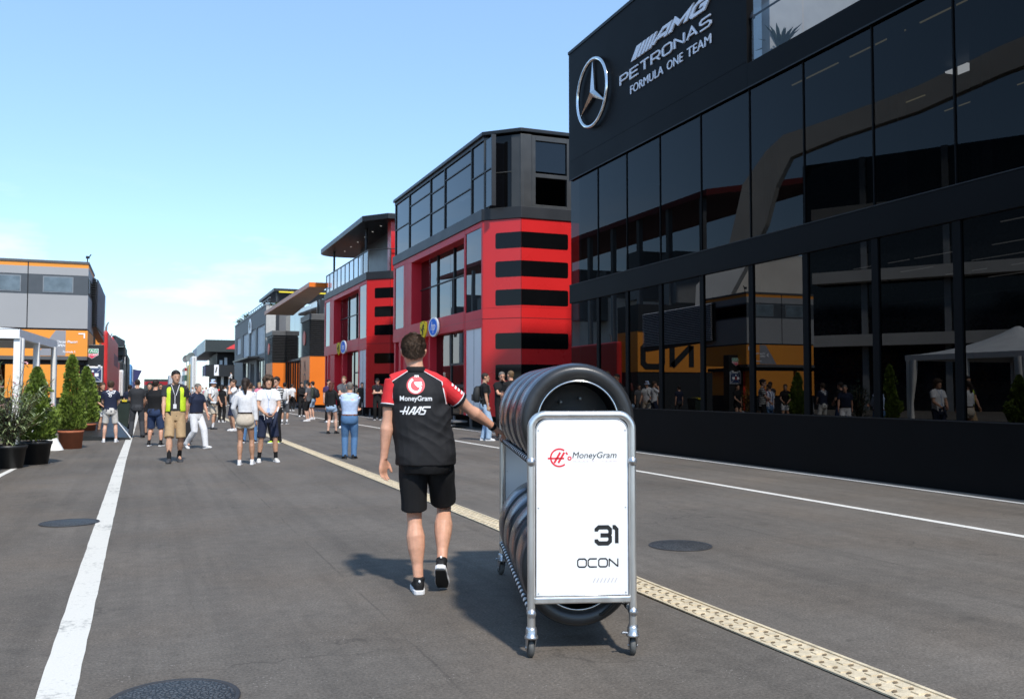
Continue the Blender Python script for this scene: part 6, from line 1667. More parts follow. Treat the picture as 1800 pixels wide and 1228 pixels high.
# ------------------------------------------------------------------ the man pulling the trolley
def polo_mat():
    m = bpy.data.materials.new('team_polo'); m.use_nodes = True
    nt = m.node_tree; N = nt.nodes; L = nt.links; b = N['Principled BSDF']; b.inputs['Roughness'].default_value = .75; b.inputs['Specular IOR Level'].default_value = .3
    tc = N.new('ShaderNodeTexCoord'); sp = N.new('ShaderNodeSeparateXYZ'); L.new(tc.outputs['Object'], sp.inputs[0])
    def M(op, a, c, d=None):
        n = N.new('ShaderNodeMath'); n.operation = op
        for i, v in enumerate((a, c, d)):
            if v is None: continue
            if isinstance(v, (int, float)): n.inputs[i].default_value = v
            else: L.new(v, n.inputs[i])
        return n.outputs[0]
    xs = M('ADD', sp.outputs['X'], M('MULTIPLY', M('SUBTRACT', sp.outputs['Z'], .97), .125)); ax = M('ABSOLUTE', xs, 0)
    dz = M('SUBTRACT', sp.outputs['Z'], 1.455)
    f1 = M('SUBTRACT', .232, M('MULTIPLY', dz, 1.6)); f2 = M('ADD', .180, M('MULTIPLY', dz, -.08))
    d = M('SUBTRACT', ax, M('MINIMUM', f1, f2))
    hi = M('GREATER_THAN', sp.outputs['Z'], 1.33)
    red = M('MULTIPLY', M('GREATER_THAN', d, .003), hi)
    pip = M('MULTIPLY', M('LESS_THAN', M('ABSOLUTE', d, 0), .0035), hi)
    nz = N.new('ShaderNodeTexNoise'); nz.inputs['Scale'].default_value = 18; nz.inputs['Detail'].default_value = 5; L.new(tc.outputs['Object'], nz.inputs['Vector'])
    r = N.new('ShaderNodeMapRange'); r.inputs['To Min'].default_value = .8; r.inputs['To Max'].default_value = 1.2; L.new(nz.outputs['Fac'], r.inputs['Value'])
    m1 = N.new('ShaderNodeMix'); m1.data_type = 'RGBA'; m1.inputs[6].default_value = (.013, .013, .0145, 1); m1.inputs[7].default_value = (.62, .030, .035, 1); L.new(red, m1.inputs[0])
    m2 = N.new('ShaderNodeMix'); m2.data_type = 'RGBA'; m2.inputs[7].default_value = (.75, .72, .72, 1); L.new(m1.outputs[2], m2.inputs[6]); L.new(pip, m2.inputs[0])
    sc = N.new('ShaderNodeVectorMath'); sc.operation = 'SCALE'; L.new(m2.outputs[2], sc.inputs[0]); L.new(r.outputs['Result'], sc.inputs['Scale']); L.new(sc.outputs['Vector'], b.inputs['Base Color'])
    wv = N.new('ShaderNodeTexNoise'); wv.inputs['Scale'].default_value = 420; L.new(tc.outputs['Object'], wv.inputs['Vector'])
    bp = N.new('ShaderNodeBump'); bp.inputs['Strength'].default_value = .15; bp.inputs['Distance'].default_value = .004; L.new(wv.outputs['Fac'], bp.inputs['Height']); L.new(bp.outputs['Normal'], b.inputs['Normal'])
    return m
MANX, MANY, MANH = 1.865, 6.300, 17.0
mrz = -radians(MANH)
Mman = Matrix.Translation((MANX, MANY, 0)) @ Matrix.Rotation(mrz, 4, 'Z')
sM = 1.83 / 1.8
grip = MT @ Vector((-.010, 1.90 * KT, 1.068 * KT))
gl_ = (Mman.inverted() @ grip) / sM
SIDE = -.125; sh0 = Vector((.168 + SIDE * .505, .007, 1.44)); ad = (gl_ - sh0).normalized()
wr = gl_ - ad * .092
def man_folds(me, s):
    # drag lines from the right armpit and slack folds above the hem
    def f(c):
        z = c.z / s; x = c.x / s + .125 * (z - .95)
        a = noise.noise(Vector((x * 5 + z * 9, c.y * 3, z * 2.2 - x * 3)) * 1.3)
        b_ = noise.noise(Vector((x * 9 - z * 10 + 4, c.y * 4, z * 3 + x * 5)))
        w1 = max(0, 1 - abs(z - 1.05) / .30); w2 = max(0, 1 - hypot(x - .15, z - 1.22) / .22)
        k = (1 - 2 * abs(a)) * w1 * .007 + (1 - 2.4 * abs(b_)) * w2 * .012
        return k * s
    push(me, f)
red_sleeve = cloth('red_sleeve', (.60, .030, .035), .8)
man = person(dict(label='man in black and red polo shirt walking away, one hand on the tyre trolley', x=MANX, y=MANY, rz=mrz, h=1.83, vox=.0052, skin='pink', hair=('short', 'brown'),
    hairline=.9, top=('polo', 'black'), topmat=polo_mat(), sleeve_mat=red_sleeve, sleeve=.60, hem=.885, loose=.018, straight=1.06, bottom=('shorts', 'black'), slen=.87, girth=1.04, muscle=1.13, wr=.006, wrb=.007, seed=3,
    shoe=('black', 'white'), toe=6, head=(2, -6, 0), lean=.03, side=SIDE, shroll=.012, collar_mat=cloth('black', CL['black']), band='R',
    arms=(((.300, -.03, .86), (.4, -1, 0), .42, ((.05, .02, -1), (-.75, -.55, 0), (-.55, .75, .1))), ((wr.x, wr.y - .03 * (wr.z - .95), wr.z + .012), (.3, -.6, -1), .95, ((ad.x * .85, ad.y, ad.z * .7), (-.2, .25, -1), (-.2, 1, .2)))),
    shx=.168, headdrop=.010, collar_up=.014, strands=9000, hexp=.008, nape=-.062, folds=man_folds, slr=.95, legs=((.047, -.03, 0, 0), (.115, -.02, .105, -42)), group=None))
# the exact hand target needs the un-leaned values
bv = bvh_of(man['top'])
def back_print(mb, x, z, m, name, off=.003, cell=.010):
    M_ = frame_m((x, -.4, z), (1, 0, 0), (0, 0, 1)); d = drape(mb, bv, off, (0, 1, 0), M_, cell); return d.build(name, m, man['thing'], fix=False)
W_PRINT = mat('white_print', (.80, .80, .80), .6, var=.03); CORAL = mat('coral_print', (.66, .085, .095), .6, var=.05)
XC = -.070
q = MB(); q.add([(p[0], p[1], 0) for p in circle_poly(.064, 40)], [tuple(range(40))]); back_print(q, XC - .002, 1.463, CORAL, 'round_logo')
q = MB(); stroke(q, arc_pts(.004, .0, .048, 120, 285, 22), .018); stroke(q, [(.016, -.046), (.030, -.034), (.036, -.010)], .015); q.add([(-.006, .004, 0), (.016, -.016, 0), (.046, .0, 0), (.040, .026, 0), (-.012, .022, 0)], [(0, 1, 2, 3, 4)])
back_print(q, XC - .002, 1.463, W_PRINT, 'logo_arrow', .0055)
back_print(text_poly('MoneyGram', .226, .047, bold=.018), XC - .113, 1.342, W_PRINT, 'back_lettering', cell=.010)
q = MB(); x = 0.0; th = .20
def hs_(pts, t_=th): stroke(q, [(p[0] + .42 * p[1], p[1]) for p in pts], t_)
hs_([(0, 0), (0, 1)]); hs_([(.52, 0), (.52, 1)]); hs_([(-.62, .40), (.52, .40)], .17)
for x0 in (.86, 1.72): hs_([(x0, 0), (x0 + .42, .9), (x0 + .66, .9), (x0 + .66, 0)]); hs_([(x0 + .25, .32), (x0 + .66, .32)], .14)
hs_([(3.75, .92), (2.75, .92), (2.66, .80), (2.66, .58), (3.18, .46), (3.18, .14), (3.08, .05), (2.55, .05)], .19)
xs_ = [v[0] for v in q.v]; q.v = [((v[0] - min(xs_)) / (max(xs_) - min(xs_)) * .215, v[1] * .056, 0) for v in q.v]
q2 = back_print(q, XC - .112, 1.258, W_PRINT, 'back_lettering', cell=.010)
q = MB(); q.add([(0, 0, 0), (.030, 0, 0), (.030, .014, 0), (0, .014, 0)], [(0, 1, 2, 3)]); back_print(q, XC - .012, 1.520, W_PRINT, 'neck_label', .003)
# cuffs: white piping and a black band at each sleeve end
for i in (0, 1):
    a, e = man['sh'][i], man['elbows'][i]; d = (e - a).normalized(); p = a.lerp(e, .60)
    q = MB(); q.tube([(p - d * .004) * sM, (p + d * .016) * sM], .0665 * sM, 24); q.build('sleeve_cuff', cloth('black', CL['black']), man['thing'])
    q = MB(); q.tube([(p - d * .012) * sM, (p - d * .005) * sM], .0660 * sM, 24); q.build('cuff_piping', cloth('white', CL['white']), man['thing'])
# small white marks on the right sleeve, heel tabs on the shoes
bs = [o for o in man['thing'].children if o.name.startswith('sleeve') and 'cuff' not in o.name]
bvr = bvh_of(bs[1])
a, e = man['sh'][1] * sM, man['elbows'][1] * sM; d = (e - a).normalized()
for k_ in range(4):
    c = a + d * (.055 + .030 * k_); dirn = Vector((-.35, .55, -.75)); dirn = (dirn - d * dirn.dot(d)).normalized(); sd = d.cross(dirn).normalized()
    q = MB(); w_ = .017 + .004 * (k_ % 2); q.add([(-w_, -.008, 0), (w_, -.008, 0), (w_, .008, 0), (-w_, .008, 0)], [(0, 1, 2, 3)])
    M_ = Matrix(((sd.x, d.x, -dirn.x, c.x), (sd.y, d.y, -dirn.y, c.y), (sd.z, d.z, -dirn.z, c.z), (0, 0, 0, 1)))
    dd = drape(q, bvr, .0025, dirn, M_, .012); dd.build('sleeve_print', W_PRINT, man['thing'], fix=False)
for i in (0, 1):
    an = man['feet'][i] * sM; pit = (0, -42)[i]
    Mf = Matrix.Translation(an) @ Matrix.Rotation(-radians(6) * (-1, 1)[i], 4, 'Z') @ Matrix.Rotation(radians(pit), 4, 'X')
    q = MB(); q.ring([((0, -.086, .004), Vector((1, 0, 0)), Vector((0, 0, 1)), .008, .010, 2.2), ((0, -.078, .004), Vector((1, 0, 0)), Vector((0, 0, 1)), .008, .010, 2.2)], 12); q.transform(Mf); q.build('heel_tab', W_PRINT, man['thing'])
    if i == 1:
        q = MB(); q.prism([(-.036, -.07), (.036, -.07), (.040, .0), (.046, .10), (.036, .16), (-.036, .16), (-.046, .10), (-.040, 0)], -.0965, -.090); q.transform(Mf); q.build('outsole', mat('black_outsole', (.012, .012, .012), .7), man['thing'])

# ------------------------------------------------------------------ the crowd
def stripes(name, c1, c2, freq, axis='Z', thr=.5):
    m = bpy.data.materials.new(name); m.use_nodes = True; nt = m.node_tree; N = nt.nodes; L = nt.links; b = N['Principled BSDF']; b.inputs['Roughness'].default_value = .85
    tc = N.new('ShaderNodeTexCoord'); sp = N.new('ShaderNodeSeparateXYZ'); L.new(tc.outputs['Object'], sp.inputs[0])
    k = N.new('ShaderNodeMath'); k.operation = 'MULTIPLY'; k.inputs[1].default_value = freq; L.new(sp.outputs[axis], k.inputs[0])
    f = N.new('ShaderNodeMath'); f.operation = 'FRACT'; L.new(k.outputs[0], f.inputs[0])
    g = N.new('ShaderNodeMath'); g.operation = 'GREATER_THAN'; g.inputs[1].default_value = thr; L.new(f.outputs[0], g.inputs[0])
    mx = N.new('ShaderNodeMix'); mx.data_type = 'RGBA'; mx.inputs[6].default_value = (*c1, 1); mx.inputs[7].default_value = (*c2, 1); L.new(g.outputs[0], mx.inputs[0]); L.new(mx.outputs[2], b.inputs['Base Color'])
    return m
CROWD = []
def crowd(px, pf, ph, rel, label, **kw):
    """px, pf: the feet in the photo; ph: top of the head; rel: heading relative to walking straight away from the viewer"""
    x, y = ground(px, pf); h = 1.43 * (pf - ph) / (pf - 685.0); h = min(max(h, 1.52), 1.97)
    h -= .012 if kw.get('hair', ('short',))[0] not in ('curly', 'mop') else .03
    az = atan2(x, y); S = dict(x=x, y=y, rz=-(az + radians(rel)), h=h, label=label, vox=.0105 if y < 30 else .0125, seed=len(CROWD) * 3 + 1); S.update(kw)
    p = person(S); CROWD.append(p); return p
def acc_mat(n, c, r=.7): return mat('acc_' + n, c, r, var=.15, vscale=12)
def backpack(p, label, col, size=1.0, side=-1, straps=True):
    """a rucksack on the back of p (side -1: behind)"""
    T = p['thing']; s = p['s']
    t = thing('backpack', label, 'backpack', T.location, T.rotation_euler.z)
    q = MB(); X = Vector((1, 0, 0)); Y = Vector((0, 1, 0)); z0 = p['up'](1.02); z1 = p['up'](1.46)
    y0 = -.205
    q.ring([((0, y0, z0), X, Y, .10 * size, .055, 3), ((0, y0 - .015, z0 + .05), X, Y, .145 * size, .095, 3.2), ((0, y0 - .02, (z0 + z1) / 2), X, Y, .15 * size, .10, 3.2), ((0, y0 - .005, z1 - .06), X, Y, .135 * size, .085, 3), ((0, y0 + .015, z1), X, Y, .08 * size, .045, 2.6)], 24)
    q.v = [(v[0] * s, v[1] * s, v[2] * s) for v in q.v]; q.build('bag', acc_mat(label[:14], col), t)
    q = MB(); q.box(-.10 * size * s, .10 * size * s, (y0 - .15) * s, (y0 - .10) * s, (z0 + .05) * s, (z0 + .22) * s); q.build('front_pocket', acc_mat(label[:14], col), t, bevel=.02)
    for sg in (-1, 1):
        pts = [(sg * .095, y0 + .04, z1 - .04), (sg * .105, -.02, p['up'](1.545)), (sg * .115, .11, p['up'](1.46)), (sg * .135, .145, p['up'](1.30)), (sg * .165, .04, p['up'](1.14)), (sg * .14, y0 + .05, z0 + .06)]
        q = MB(); q.tube([Vector(a) * s for a in pts], .018 * s, 8); q.build('strap', acc_mat(label[:14], col), t)
    return t

# the two friends in white, in the middle of the lane
crowd(430, 817, 664, 8, 'woman with dark ponytail in white shirt and beige shorts, seen from behind', sex='f', skin='olive', hair=('ponytail', 'dark'), top=('long', 'white'), hem=1.05, btop=1.10, bottom=('hot', 'beige'), belt='dark', shoe=('white', 'white'), arms=('hold', 'down'), legs='relax', loose=.009, straight=0, toe=4)
polo = crowd(470, 812, 659, 172, 'curly haired man in white polo and navy shorts, facing the viewer', skin='tan', hair=('curly', 'brown'), top=('polo', 'white'), bottom=('shorts', 'navy'), slen=.98, shoe=('cream', 'white'), socks=('black', .14), arms=('belly', 'belly'), legs='wide', hem=.87, collar_mat=cloth('navy', CL['navy']), wr=.005, lanyard='ltblue')
um = thing('folded_umbrella', 'short navy folded umbrella hanging from the hands of the curly haired man', 'umbrella', polo['thing'].location, polo['thing'].rotation_euler.z)
q = MB(); q.tube([(-.13, .33, 1.0), (-.12, .335, .97), (-.06, .35, .72), (-.055, .352, .70)], [.02, .034, .030, .012], 12); q.build('canopy', acc_mat('navy_umbrella', (.02, .028, .06)), um)
q = MB(); q.tube([(-.16, .32, 1.10), (-.13, .33, 1.0)], .014, 8); q.build('handle', W_PRINT, um)
# hi-vis man
crowd(306, 812, 649, 178, 'man in yellow hi-vis vest and khaki work shorts walking towards the viewer', skin='tan', hair=('short', 'dark'), top=('tee', 'charcoal'), bottom=('shorts', 'khaki'), slen=1.06, shoe=('dkgrey', 'dkgrey'), socks=('black', .20), arms=('swingb', 'swingf'), legs=((.10, -.10, .03, -18), (.10, .22, 0, 4)), vest=mat('hi_vis_yellow', (.58, .78, .03), .6, var=.08, vscale=20), lanyard='white', headglasses=True, head=(-14, 4, 0), wr=.005, wrb=.009, girth=1.03, muscle=1.1, beard=.25)
# bald man with a case
bald = crowd(344, 788, 671, 135, 'bald man in navy shirt and white trousers striding across the lane', skin='pink', hair=('crop', 'grey'), top=('tee', 'navy'), hem=1.0, bottom=('trousers', 'white'), shoe=('white', 'white'), legs='walkL', arms=('swingf', 'swingb'), belt='dark', girth=1.10, lean=.06, tr=1.1, hairline=3.0)
bx, by = ground(328, 781)
rs = thing('rolling_bag', 'black bag on wheels between the hi-vis man and the man in white trousers', 'bag', (bx, by, 0), .3)
b = MB(); b.box(-.13, .13, -.1, .12, .06, .62); b.build('bag', acc_mat('black_bag', (.014, .014, .015)), rs, bevel=.05, segs=4)
b = MB(); b.tube([(-.08, .1, .6), (-.08, .14, .98), (.08, .14, .98), (.08, .1, .6)], .010, 6); b.build('handle', STEEL, rs)
for s_ in (-.1, .1):
    b = MB(); b.lathe([(.001, -.015), (.06, -.015), (.06, .015), (.001, .015)], (s_, .08, .06), (1, 0, 0), 14); b.build('wheel', BLACK_TRIM, rs)
# left group
navyT = crowd(193, 777, 668, 5, 'man in navy T-shirt with a white line drawing on its back and white shorts', skin='fair', hair=('mop', 'brown'), top=('tee', 'navy'), bottom=('shorts', 'cream'), slen=.86, shoe=('white', 'white'), arms=('belly', 'belly'), legs='wide', hem=.88)
bv2 = bvh_of(navyT['top'])
q = MB(); stroke(q, [(-.11, .02), (-.05, .05), (-.02, .03), (.02, .09), (.05, .04), (.12, .05), (.09, -.02), (.02, -.03), (-.06, -.02), (-.02, -.06), (.03, -.07), (.02, -.12)], .018); stroke(q, [(-.04, .01), (.07, .01)], .015); stroke(q, [(-.02, -.06), (-.03, -.10), (.02, -.12)], .015)
dd = drape(q, bv2, .006, (0, 1, 0), frame_m((0, -.5, 1.36), (1, 0, 0), (0, 0, 1)), .03); dd.build('back_drawing', W_PRINT, navyT['thing'], fix=False)
crowd(178, 769, 672, 150, 'brown haired person in white shorts half hidden behind the man in the drawing T-shirt', skin='tan', hair=('long', 'brown'), sex='f', top=('tee', 'black'), bottom=('shorts', 'white'), slen=.6, shoe=('white', 'white'), arms=('belly', 'belly'))
crowd(240, 769, 666, 0, 'man in charcoal T-shirt and dark grey trousers seen from behind at the white line', skin='pink', hair=('crop', 'dark'), top=('tee', 'charcoal'), bottom=('trousers', 'dkgrey'), shoe=('black', 'black'), arms=('belly', 'hold'), legs='wide', girth=1.05, toe=14)
crowd(272, 784, 667, 20, 'man in plain black T-shirt and knee length denim shorts, beside the hi-vis man', skin='pink', hair=('short', 'dark'), top=('tee', 'black'), bottom=('shorts', 'dkdenim'), slen=1.05, shoe=('black', 'white'), socks=('black', .16), arms=('belly', 'belly'), legs='wide', girth=1.14)
crowd(262, 764, 672, 190, 'woman in dark dress top between the charcoal man and the black T-shirt man', sex='f', skin='tan', hair=('long', 'dark'), top=('tee', 'black'), hem=.74, bottom=('hot', 'black'), shoe=('black', 'black'), arms=('belly', 'down'))
crowd(227, 752, 676, 10, 'person in dark clothes far behind the charcoal man, only the head showing', skin='fair', hair=('short', 'dark'), top=('tee', 'navy'), bottom=('trousers', 'dkgrey'), shoe=('white', 'white'))
crowd(273, 750, 677, 180, 'fair faced person looking this way behind the dark haired woman', skin='fair', hair=('short', 'sandy'), top=('tee', 'white'), bottom=('trousers', 'navy'), shoe=('white', 'white'))
crowd(281, 748, 674, 170, 'man with sunglasses in the background left of the hi-vis man', skin='tan', hair=('short', 'dark'), top=('tee', 'grey'), bottom=('trousers', 'dkgrey'), shoe=('white', 'white'), glasses=True)
# photographer
ph_ = crowd(373, 754, 667, 118, 'photographer in pale bucket hat and white T-shirt carrying a long white lens', skin='tan', hair=('short', 'brown'), hat=('bucket', 'ltblue'), top=('tee', 'white'), bottom=('shorts', 'beige'), slen=.9, shoe=('dkgrey', 'black'), socks=('white', .16), arms=('swingf', 'hold'), legs='relax', girth=1.06)
cam_ = thing('camera', 'camera with long white lens at the hip of the photographer in bucket hat', 'camera', ph_['thing'].location, ph_['thing'].rotation_euler.z)
b = MB(); b.tube([(.30, .10, .98), (.30, .14, .98), (.31, .30, .955), (.31, .33, .95)], [.045, .042, .052, .052], 16); b.build('lens', mat('lens_white', (.66, .66, .64), .5), cam_)
b = MB(); b.tube([(.312, .33, .95), (.314, .40, .94)], [.058, .062], 16); b.box(.23, .37, .02, .10, .91, 1.04); b.build('body', acc_mat('camera_black', (.012, .012, .012), .5), cam_)
b = MB(); b.tube([(.26, .05, 1.03), (.12, .13, 1.25), (-.06, .06, 1.55), (-.10, -.05, 1.54), (.10, -.16, 1.2), (.28, .02, 1.03)], .012, 6); b.build('strap', acc_mat('camera_black', (.012, .012, .012), .5), cam_)
backpack(ph_, 'white rucksack on the back of the photographer in the bucket hat', (.55, .56, .52), .9)
crowd(389, 742, 676, 20, 'dark haired person in black behind the photographer', sex='f', skin='tan', hair=('long', 'black'), top=('tee', 'black'), bottom=('trousers', 'black'), shoe=('white', 'white'))
# behind the two friends
crowd(410, 757, 667, -110, 'bearded man in white T-shirt drinking, left of the ponytail woman', skin='tan', hair=('short', 'brown'), top=('tee', 'white'), bottom=('shorts', 'navy'), shoe=('white', 'white'), arms=('face', 'down'), beard=.7)
st_ = crowd(438, 778, 672, 10, 'person in white and blue striped top and jeans behind the white pair', skin='fair', hair=('short', 'brown'), top=('tee', 'white'), topmat=stripes('blue_white_stripes', (.62, .64, .70), (.03, .05, .16), 9, 'X', .62), bottom=('trousers', 'denim'), shoe=('black', 'white'), legs='wide')
crowd(485, 779, 661, -140, 'tall man in glasses, black and white striped T-shirt and black trousers', skin='fair', hair=('mop', 'dark'), top=('tee', 'black'), topmat=stripes('black_white_stripes', (.014, .014, .015), (.60, .60, .58), 15, 'Z', .60), bottom=('trousers', 'black'), shoe=('lime', 'white'), arms=('cross', 'belly'), glasses=True, head=(-10, 0, 0), tr=1.15, lanyard='red')
wb = crowd(500, 745, 672, 15, 'man in white T-shirt with a pale rucksack behind the striped man', skin='olive', hair=('short', 'black'), top=('tee', 'white'), bottom=('shorts', 'grey'), shoe=('dkgrey', 'white'), socks=('white', .12), arms=('belly', 'belly'))
backpack(wb, 'pale grey rucksack on the man behind the striped shirt', (.50, .50, .50), 1.0)
crowd(455, 741, 672, 180, 'person with sandy hair in pink top deep in the crowd', skin='fair', sex='f', hair=('long', 'blond'), top=('tee', 'pink'), bottom=('trousers', 'navy'), shoe=('white', 'white'))
# trio by the orange tower
crowd(530, 732, 672, 170, 'woman all in black holding a bag beside the orange tower', sex='f', skin='tan', hair=('long', 'dark'), top=('long', 'black'), bottom=('trousers', 'black'), shoe=('white', 'white'), arms=('belly', 'cross'))
crowd(541, 740, 671, -70, 'man in grey T-shirt and black shorts with hand on hip by the orange tower', skin='fair', hair=('short', 'black'), top=('tee', 'grey'), bottom=('shorts', 'black'), slen=1.0, shoe=('white', 'white'), arms=('hip', 'down'))
gt = crowd(549, 737, 670, -55, 'man in green grey T-shirt and light denim shorts with a black rucksack', skin='fair', hair=('short', 'black'), top=('tee', 'greengrey'), bottom=('shorts', 'ltdenim'), slen=.8, shoe=('white', 'white'), arms=('belly', 'down'))
backpack(gt, 'black rucksack on the man in the green grey T-shirt', (.014, .015, .016), 1.0)
# in front of the farther red motorhome
crowd(582, 762, 671, 25, 'red haired woman in black top and light denim shorts', sex='f', skin='fair', hair=('long', 'red'), top=('long', 'black'), hem=.94, bottom=('hot', 'ltdenim'), shoe=('black', 'black'), arms=('down', 'hold'), legs='relax', collar=False)
crowd(604, 752, 661, 178, 'man in grey T-shirt with folded arms behind the red haired woman', skin='fair', hair=('short', 'sandy'), top=('tee', 'grey'), bottom=('trousers', 'black'), shoe=('white', 'white'), arms=('cross', 'cross'), head=(12, 0, 0), lanyard='navy')
crowd(577, 742, 667, 150, 'dark haired person in purple top left of the red haired woman', skin='fair', hair=('short', 'black'), top=('tee', 'purple'), bottom=('trousers', 'black'), shoe=('white', 'white'))
crowd(614, 806, 671, 3, 'man in light blue shirt, brown belt and blue jeans seen from behind', skin='pink', hair=('crop', 'grey'), top=('long', 'ltblue'), hem=1.0, btop=1.05, bottom=('trousers', 'denim'), belt='brown', tucked=True, shoe=('black', 'black'), arms=('cross', 'cross'), legs='stand', girth=1.14, glasses=True, loose=.008, straight=0, toe=16, head=(-14, 0, 0), wr=.006)
crowd(663, 738, 663, 175, 'man in black cap and black clothes with folded arms against the red motorhome', skin='fair', hair=('short', 'dark'), hat=('cap', 'black'), top=('tee', 'black'), bottom=('trousers', 'black'), shoe=('black', 'white'), arms=('cross', 'cross'), lanyard='purple')
crowd(636, 731, 672, 170, 'person in dark clothes standing in the doorway of the farther red motorhome', skin='tan', hair=('short', 'black'), top=('tee', 'black'), bottom=('trousers', 'black'), shoe=('black', 'black'))
# by the nearer red motorhome
bp = crowd(852, 774, 655, 88, 'man in black T-shirt, sunglasses and pale jeans standing sideways with a rucksack', skin='tan', hair=('crop', 'dark'), top=('tee', 'black'), bottom=('trousers', 'ltdenim'), shoe=('white', 'white'), arms=('pocket', 'pocket'), glasses=True, legs='relax', tr=1.12)
backpack(bp, 'black rucksack on the man in sunglasses by the white panel', (.012, .012, .013), 1.0)
crowd(882, 769, 652, 165, 'man in black polo and glasses with a hand at his face, beside the red corner', skin='pink', hair=('short', 'grey'), top=('polo', 'black'), bottom=('trousers', 'black'), shoe=('black', 'black'), arms=('face', 'cross'), glasses=True, girth=1.1)
crowd(898, 775, 650, -35, 'man with close cropped hair in black, back turned, next to the man touching his face', skin='pink', hair=('crop', 'sandy'), top=('polo', 'black'), bottom=('trousers', 'black'), shoe=('black', 'black'), arms=('belly', 'belly'), girth=1.08)
# far crowd
far = [(362, 716, 680, 'pink', 'trousers', 'navy', 'person in pink top far down the lane'), (350, 715, 682, 'cream', 'shorts', 'grey', 'person in pale yellow top far down the lane, left of the pink one'), (338, 709, 680, 'white', 'trousers', 'navy', 'person in white far down the lane beside the bald man'),
       (396, 714, 678, 'white', 'shorts', 'beige', 'person in white T-shirt far down the lane, right of the photographer'), (330, 708, 681, 'grey', 'trousers', 'black', 'person in grey far down the lane beside the hi-vis man'), (385, 710, 679, 'red', 'trousers', 'black', 'person in red top far down the lane'),
       (421, 716, 677, 'white', 'trousers', 'black', 'person in white at the charcoal building, leftmost'), (300, 712, 681, 'navy', 'trousers', 'navy', 'person in navy far behind the hi-vis man'), (322, 706, 682, 'ltblue', 'trousers', 'grey', 'person in light blue at the far end of the lane'),
       (314, 709, 681, 'black', 'trousers', 'black', 'person in black far down the lane right of the hi-vis man\'s shoulder'), (356, 706, 681, 'white', 'shorts', 'navy', 'small figure in white between the bald man and the photographer'), (404, 712, 679, 'navy', 'trousers', 'black', 'person in navy far behind the drinking man'),
       (446, 716, 677, 'grey', 'trousers', 'navy', 'person in grey between the ponytail woman and the charcoal building'), (513, 722, 675, 'white', 'trousers', 'black', 'person in white left of the trio by the orange tower'), (469, 720, 676, 'beige', 'shorts', 'navy', 'person in beige hidden mostly by the white polo man')]
for i, (px, pf, ph, tc_, bk, bc, lab) in enumerate(far):
    crowd(px, pf, ph, (180, 20, 90, -60)[i % 4], lab, skin=('fair', 'tan')[i % 2], hair=('short', ('dark', 'brown', 'sandy')[i % 3]), top=('tee', tc_), bottom=(bk, bc), shoe=('white', 'white'), vox=.017, group='people far down the lane', arms=('belly', 'down') if i % 2 else ('down', 'down'))
x_, y_ = at_x(405, 662, 10.2)
dz_ = person(dict(label='person in white shirt on the steps of the charcoal building', x=10.3, y=x_, rz=radians(100), h=1.8, vox=.015, skin='tan', hair=('short', 'dark'), top=('long', 'white'), bottom=('trousers', 'black'), shoe=('black', 'black'), arms=('belly', 'belly')))
lz = at_x(405, 678, 10.3)[1]
dz_['thing'].location.z = max(0, lz)
stp = thing('entrance_steps', 'dark entrance steps below the awning of the charcoal building', 'steps', (10.3, x_, 0))
b = MB(); zt = max(.05, lz - .01)
for i in range(3): b.box(-.5 - .35 * (2 - i), .69, -2.5, 2.5, zt * i / 3, zt * (i + 1) / 3)
b.build('treads', BLACK_TRIM, stp)
# ================================================================== light, sky, camera
SUN_EL, SUN_AZ = 49.5, 180.0 - 1.0     # azimuth clockwise from +Y: almost straight behind the viewer, a little to the right
W = bpy.data.worlds.new('World'); SC.world = W; W.use_nodes = True
nt = W.node_tree; N = nt.nodes; L = nt.links
bg = N['Background']; bg.inputs['Strength'].default_value = .15
sk = N.new('ShaderNodeTexSky'); sk.sky_type = 'NISHITA'; sk.sun_disc = False
sk.sun_elevation = radians(SUN_EL); sk.sun_rotation = radians(SUN_AZ)
sk.altitude = 200; sk.air_density = 1.0; sk.dust_density = .35; sk.ozone_density = 1.3
gain = N.new('ShaderNodeVectorMath'); gain.operation = 'MULTIPLY'; gain.inputs[1].default_value = (1.27, 1.46, 1.74); L.new(sk.outputs['Color'], gain.inputs[0])
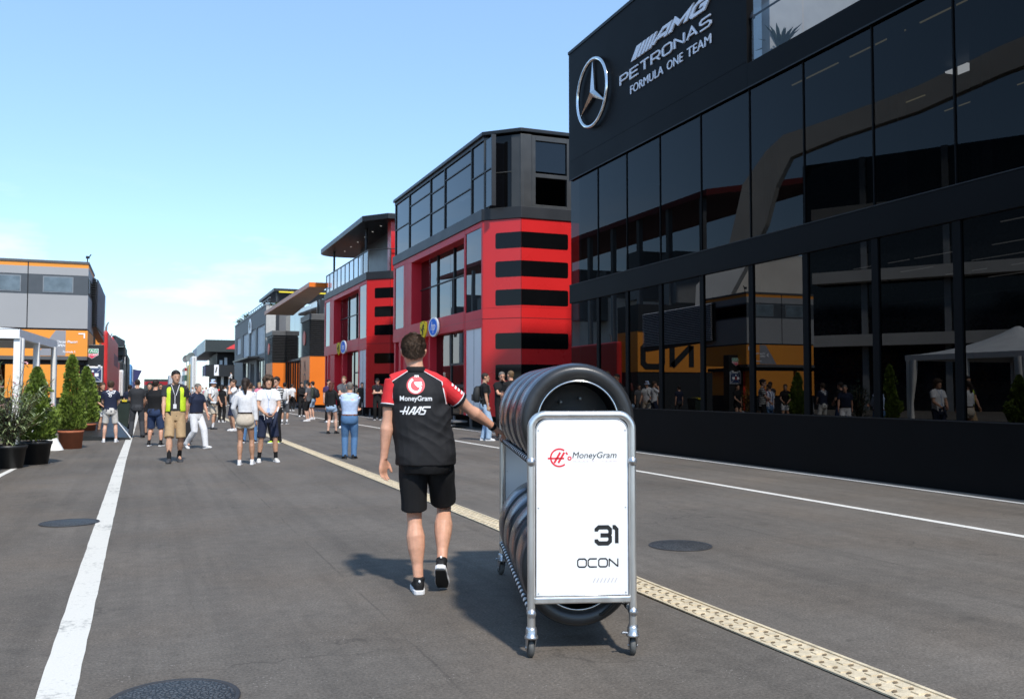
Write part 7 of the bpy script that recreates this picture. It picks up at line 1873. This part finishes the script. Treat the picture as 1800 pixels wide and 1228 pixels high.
# thin high cloud low over the horizon
tc = N.new('ShaderNodeTexCoord'); sp = N.new('ShaderNodeSeparateXYZ'); L.new(tc.outputs['Generated'], sp.inputs[0])
mp = N.new('ShaderNodeMapping'); mp.inputs['Scale'].default_value = (3, 3, 11); L.new(tc.outputs['Generated'], mp.inputs['Vector'])
nz = N.new('ShaderNodeTexNoise'); nz.inputs['Scale'].default_value = 1.9; nz.inputs['Detail'].default_value = 7; nz.inputs['Roughness'].default_value = .58; L.new(mp.outputs['Vector'], nz.inputs['Vector'])
r1 = N.new('ShaderNodeMapRange'); r1.inputs['From Min'].default_value = .48; r1.inputs['From Max'].default_value = .66; L.new(nz.outputs['Fac'], r1.inputs['Value'])
r2 = N.new('ShaderNodeMapRange'); r2.inputs['From Min'].default_value = .22; r2.inputs['From Max'].default_value = .05; r2.inputs['To Min'].default_value = 0; r2.inputs['To Max'].default_value = .75; L.new(sp.outputs['Z'], r2.inputs['Value'])
mm = N.new('ShaderNodeMath'); mm.operation = 'MULTIPLY'; L.new(r1.outputs['Result'], mm.inputs[0]); L.new(r2.outputs['Result'], mm.inputs[1])
mx = N.new('ShaderNodeMix'); mx.data_type = 'RGBA'; L.new(mm.outputs[0], mx.inputs[0]); hz = N.new('ShaderNodeMix'); hz.data_type = 'RGBA'; hz.inputs[0].default_value = .34; L.new(gain.outputs['Vector'], hz.inputs[6]); hz.inputs[7].default_value = (3.5, 5.6, 7.1, 1)
L.new(hz.outputs[2], mx.inputs[6]); mx.inputs[7].default_value = (9.0, 9.4, 9.8, 1)
L.new(mx.outputs[2], bg.inputs['Color'])
sd = bpy.data.lights.new('sun', 'SUN'); sd.energy = 4.4; sd.angle = radians(3.0); sd.color = (1.0, .94, .855)
so_ = bpy.data.objects.new('sun', sd); COL.objects.link(so_)
az = radians(SUN_AZ); el = radians(SUN_EL)
to_sun = Vector((sin(az) * cos(el), cos(az) * cos(el), sin(el)))
so_.rotation_euler = to_sun.to_track_quat('Z', 'Y').to_euler(); so_.location = to_sun * 60

cd = bpy.data.cameras.new('camera'); cam = bpy.data.objects.new('camera', cd); COL.objects.link(cam)
cd.sensor_width = 36; cd.lens = 36 * F_PX / 1800; cd.clip_start = .05; cd.clip_end = 5000
cam.location = (0, 0, CAM_H); cam.rotation_euler = (pi / 2 + PITCH, 0, -YAW)
cd.dof.use_dof = True; cd.dof.focus_distance = 6.0; cd.dof.aperture_fstop = 7.0
SC.camera = cam
SC.view_settings.view_transform = 'Standard'; SC.view_settings.look = 'None'; SC.view_settings.exposure = 0; SC.view_settings.gamma = 1
SC.render.engine = 'CYCLES'
SC.cycles.max_bounces = 10; SC.cycles.transparent_max_bounces = 12; SC.cycles.glossy_bounces = 5; SC.cycles.caustics_reflective = False; SC.cycles.caustics_refractive = False
bpy.data.scenes.remove(TMP_SC)
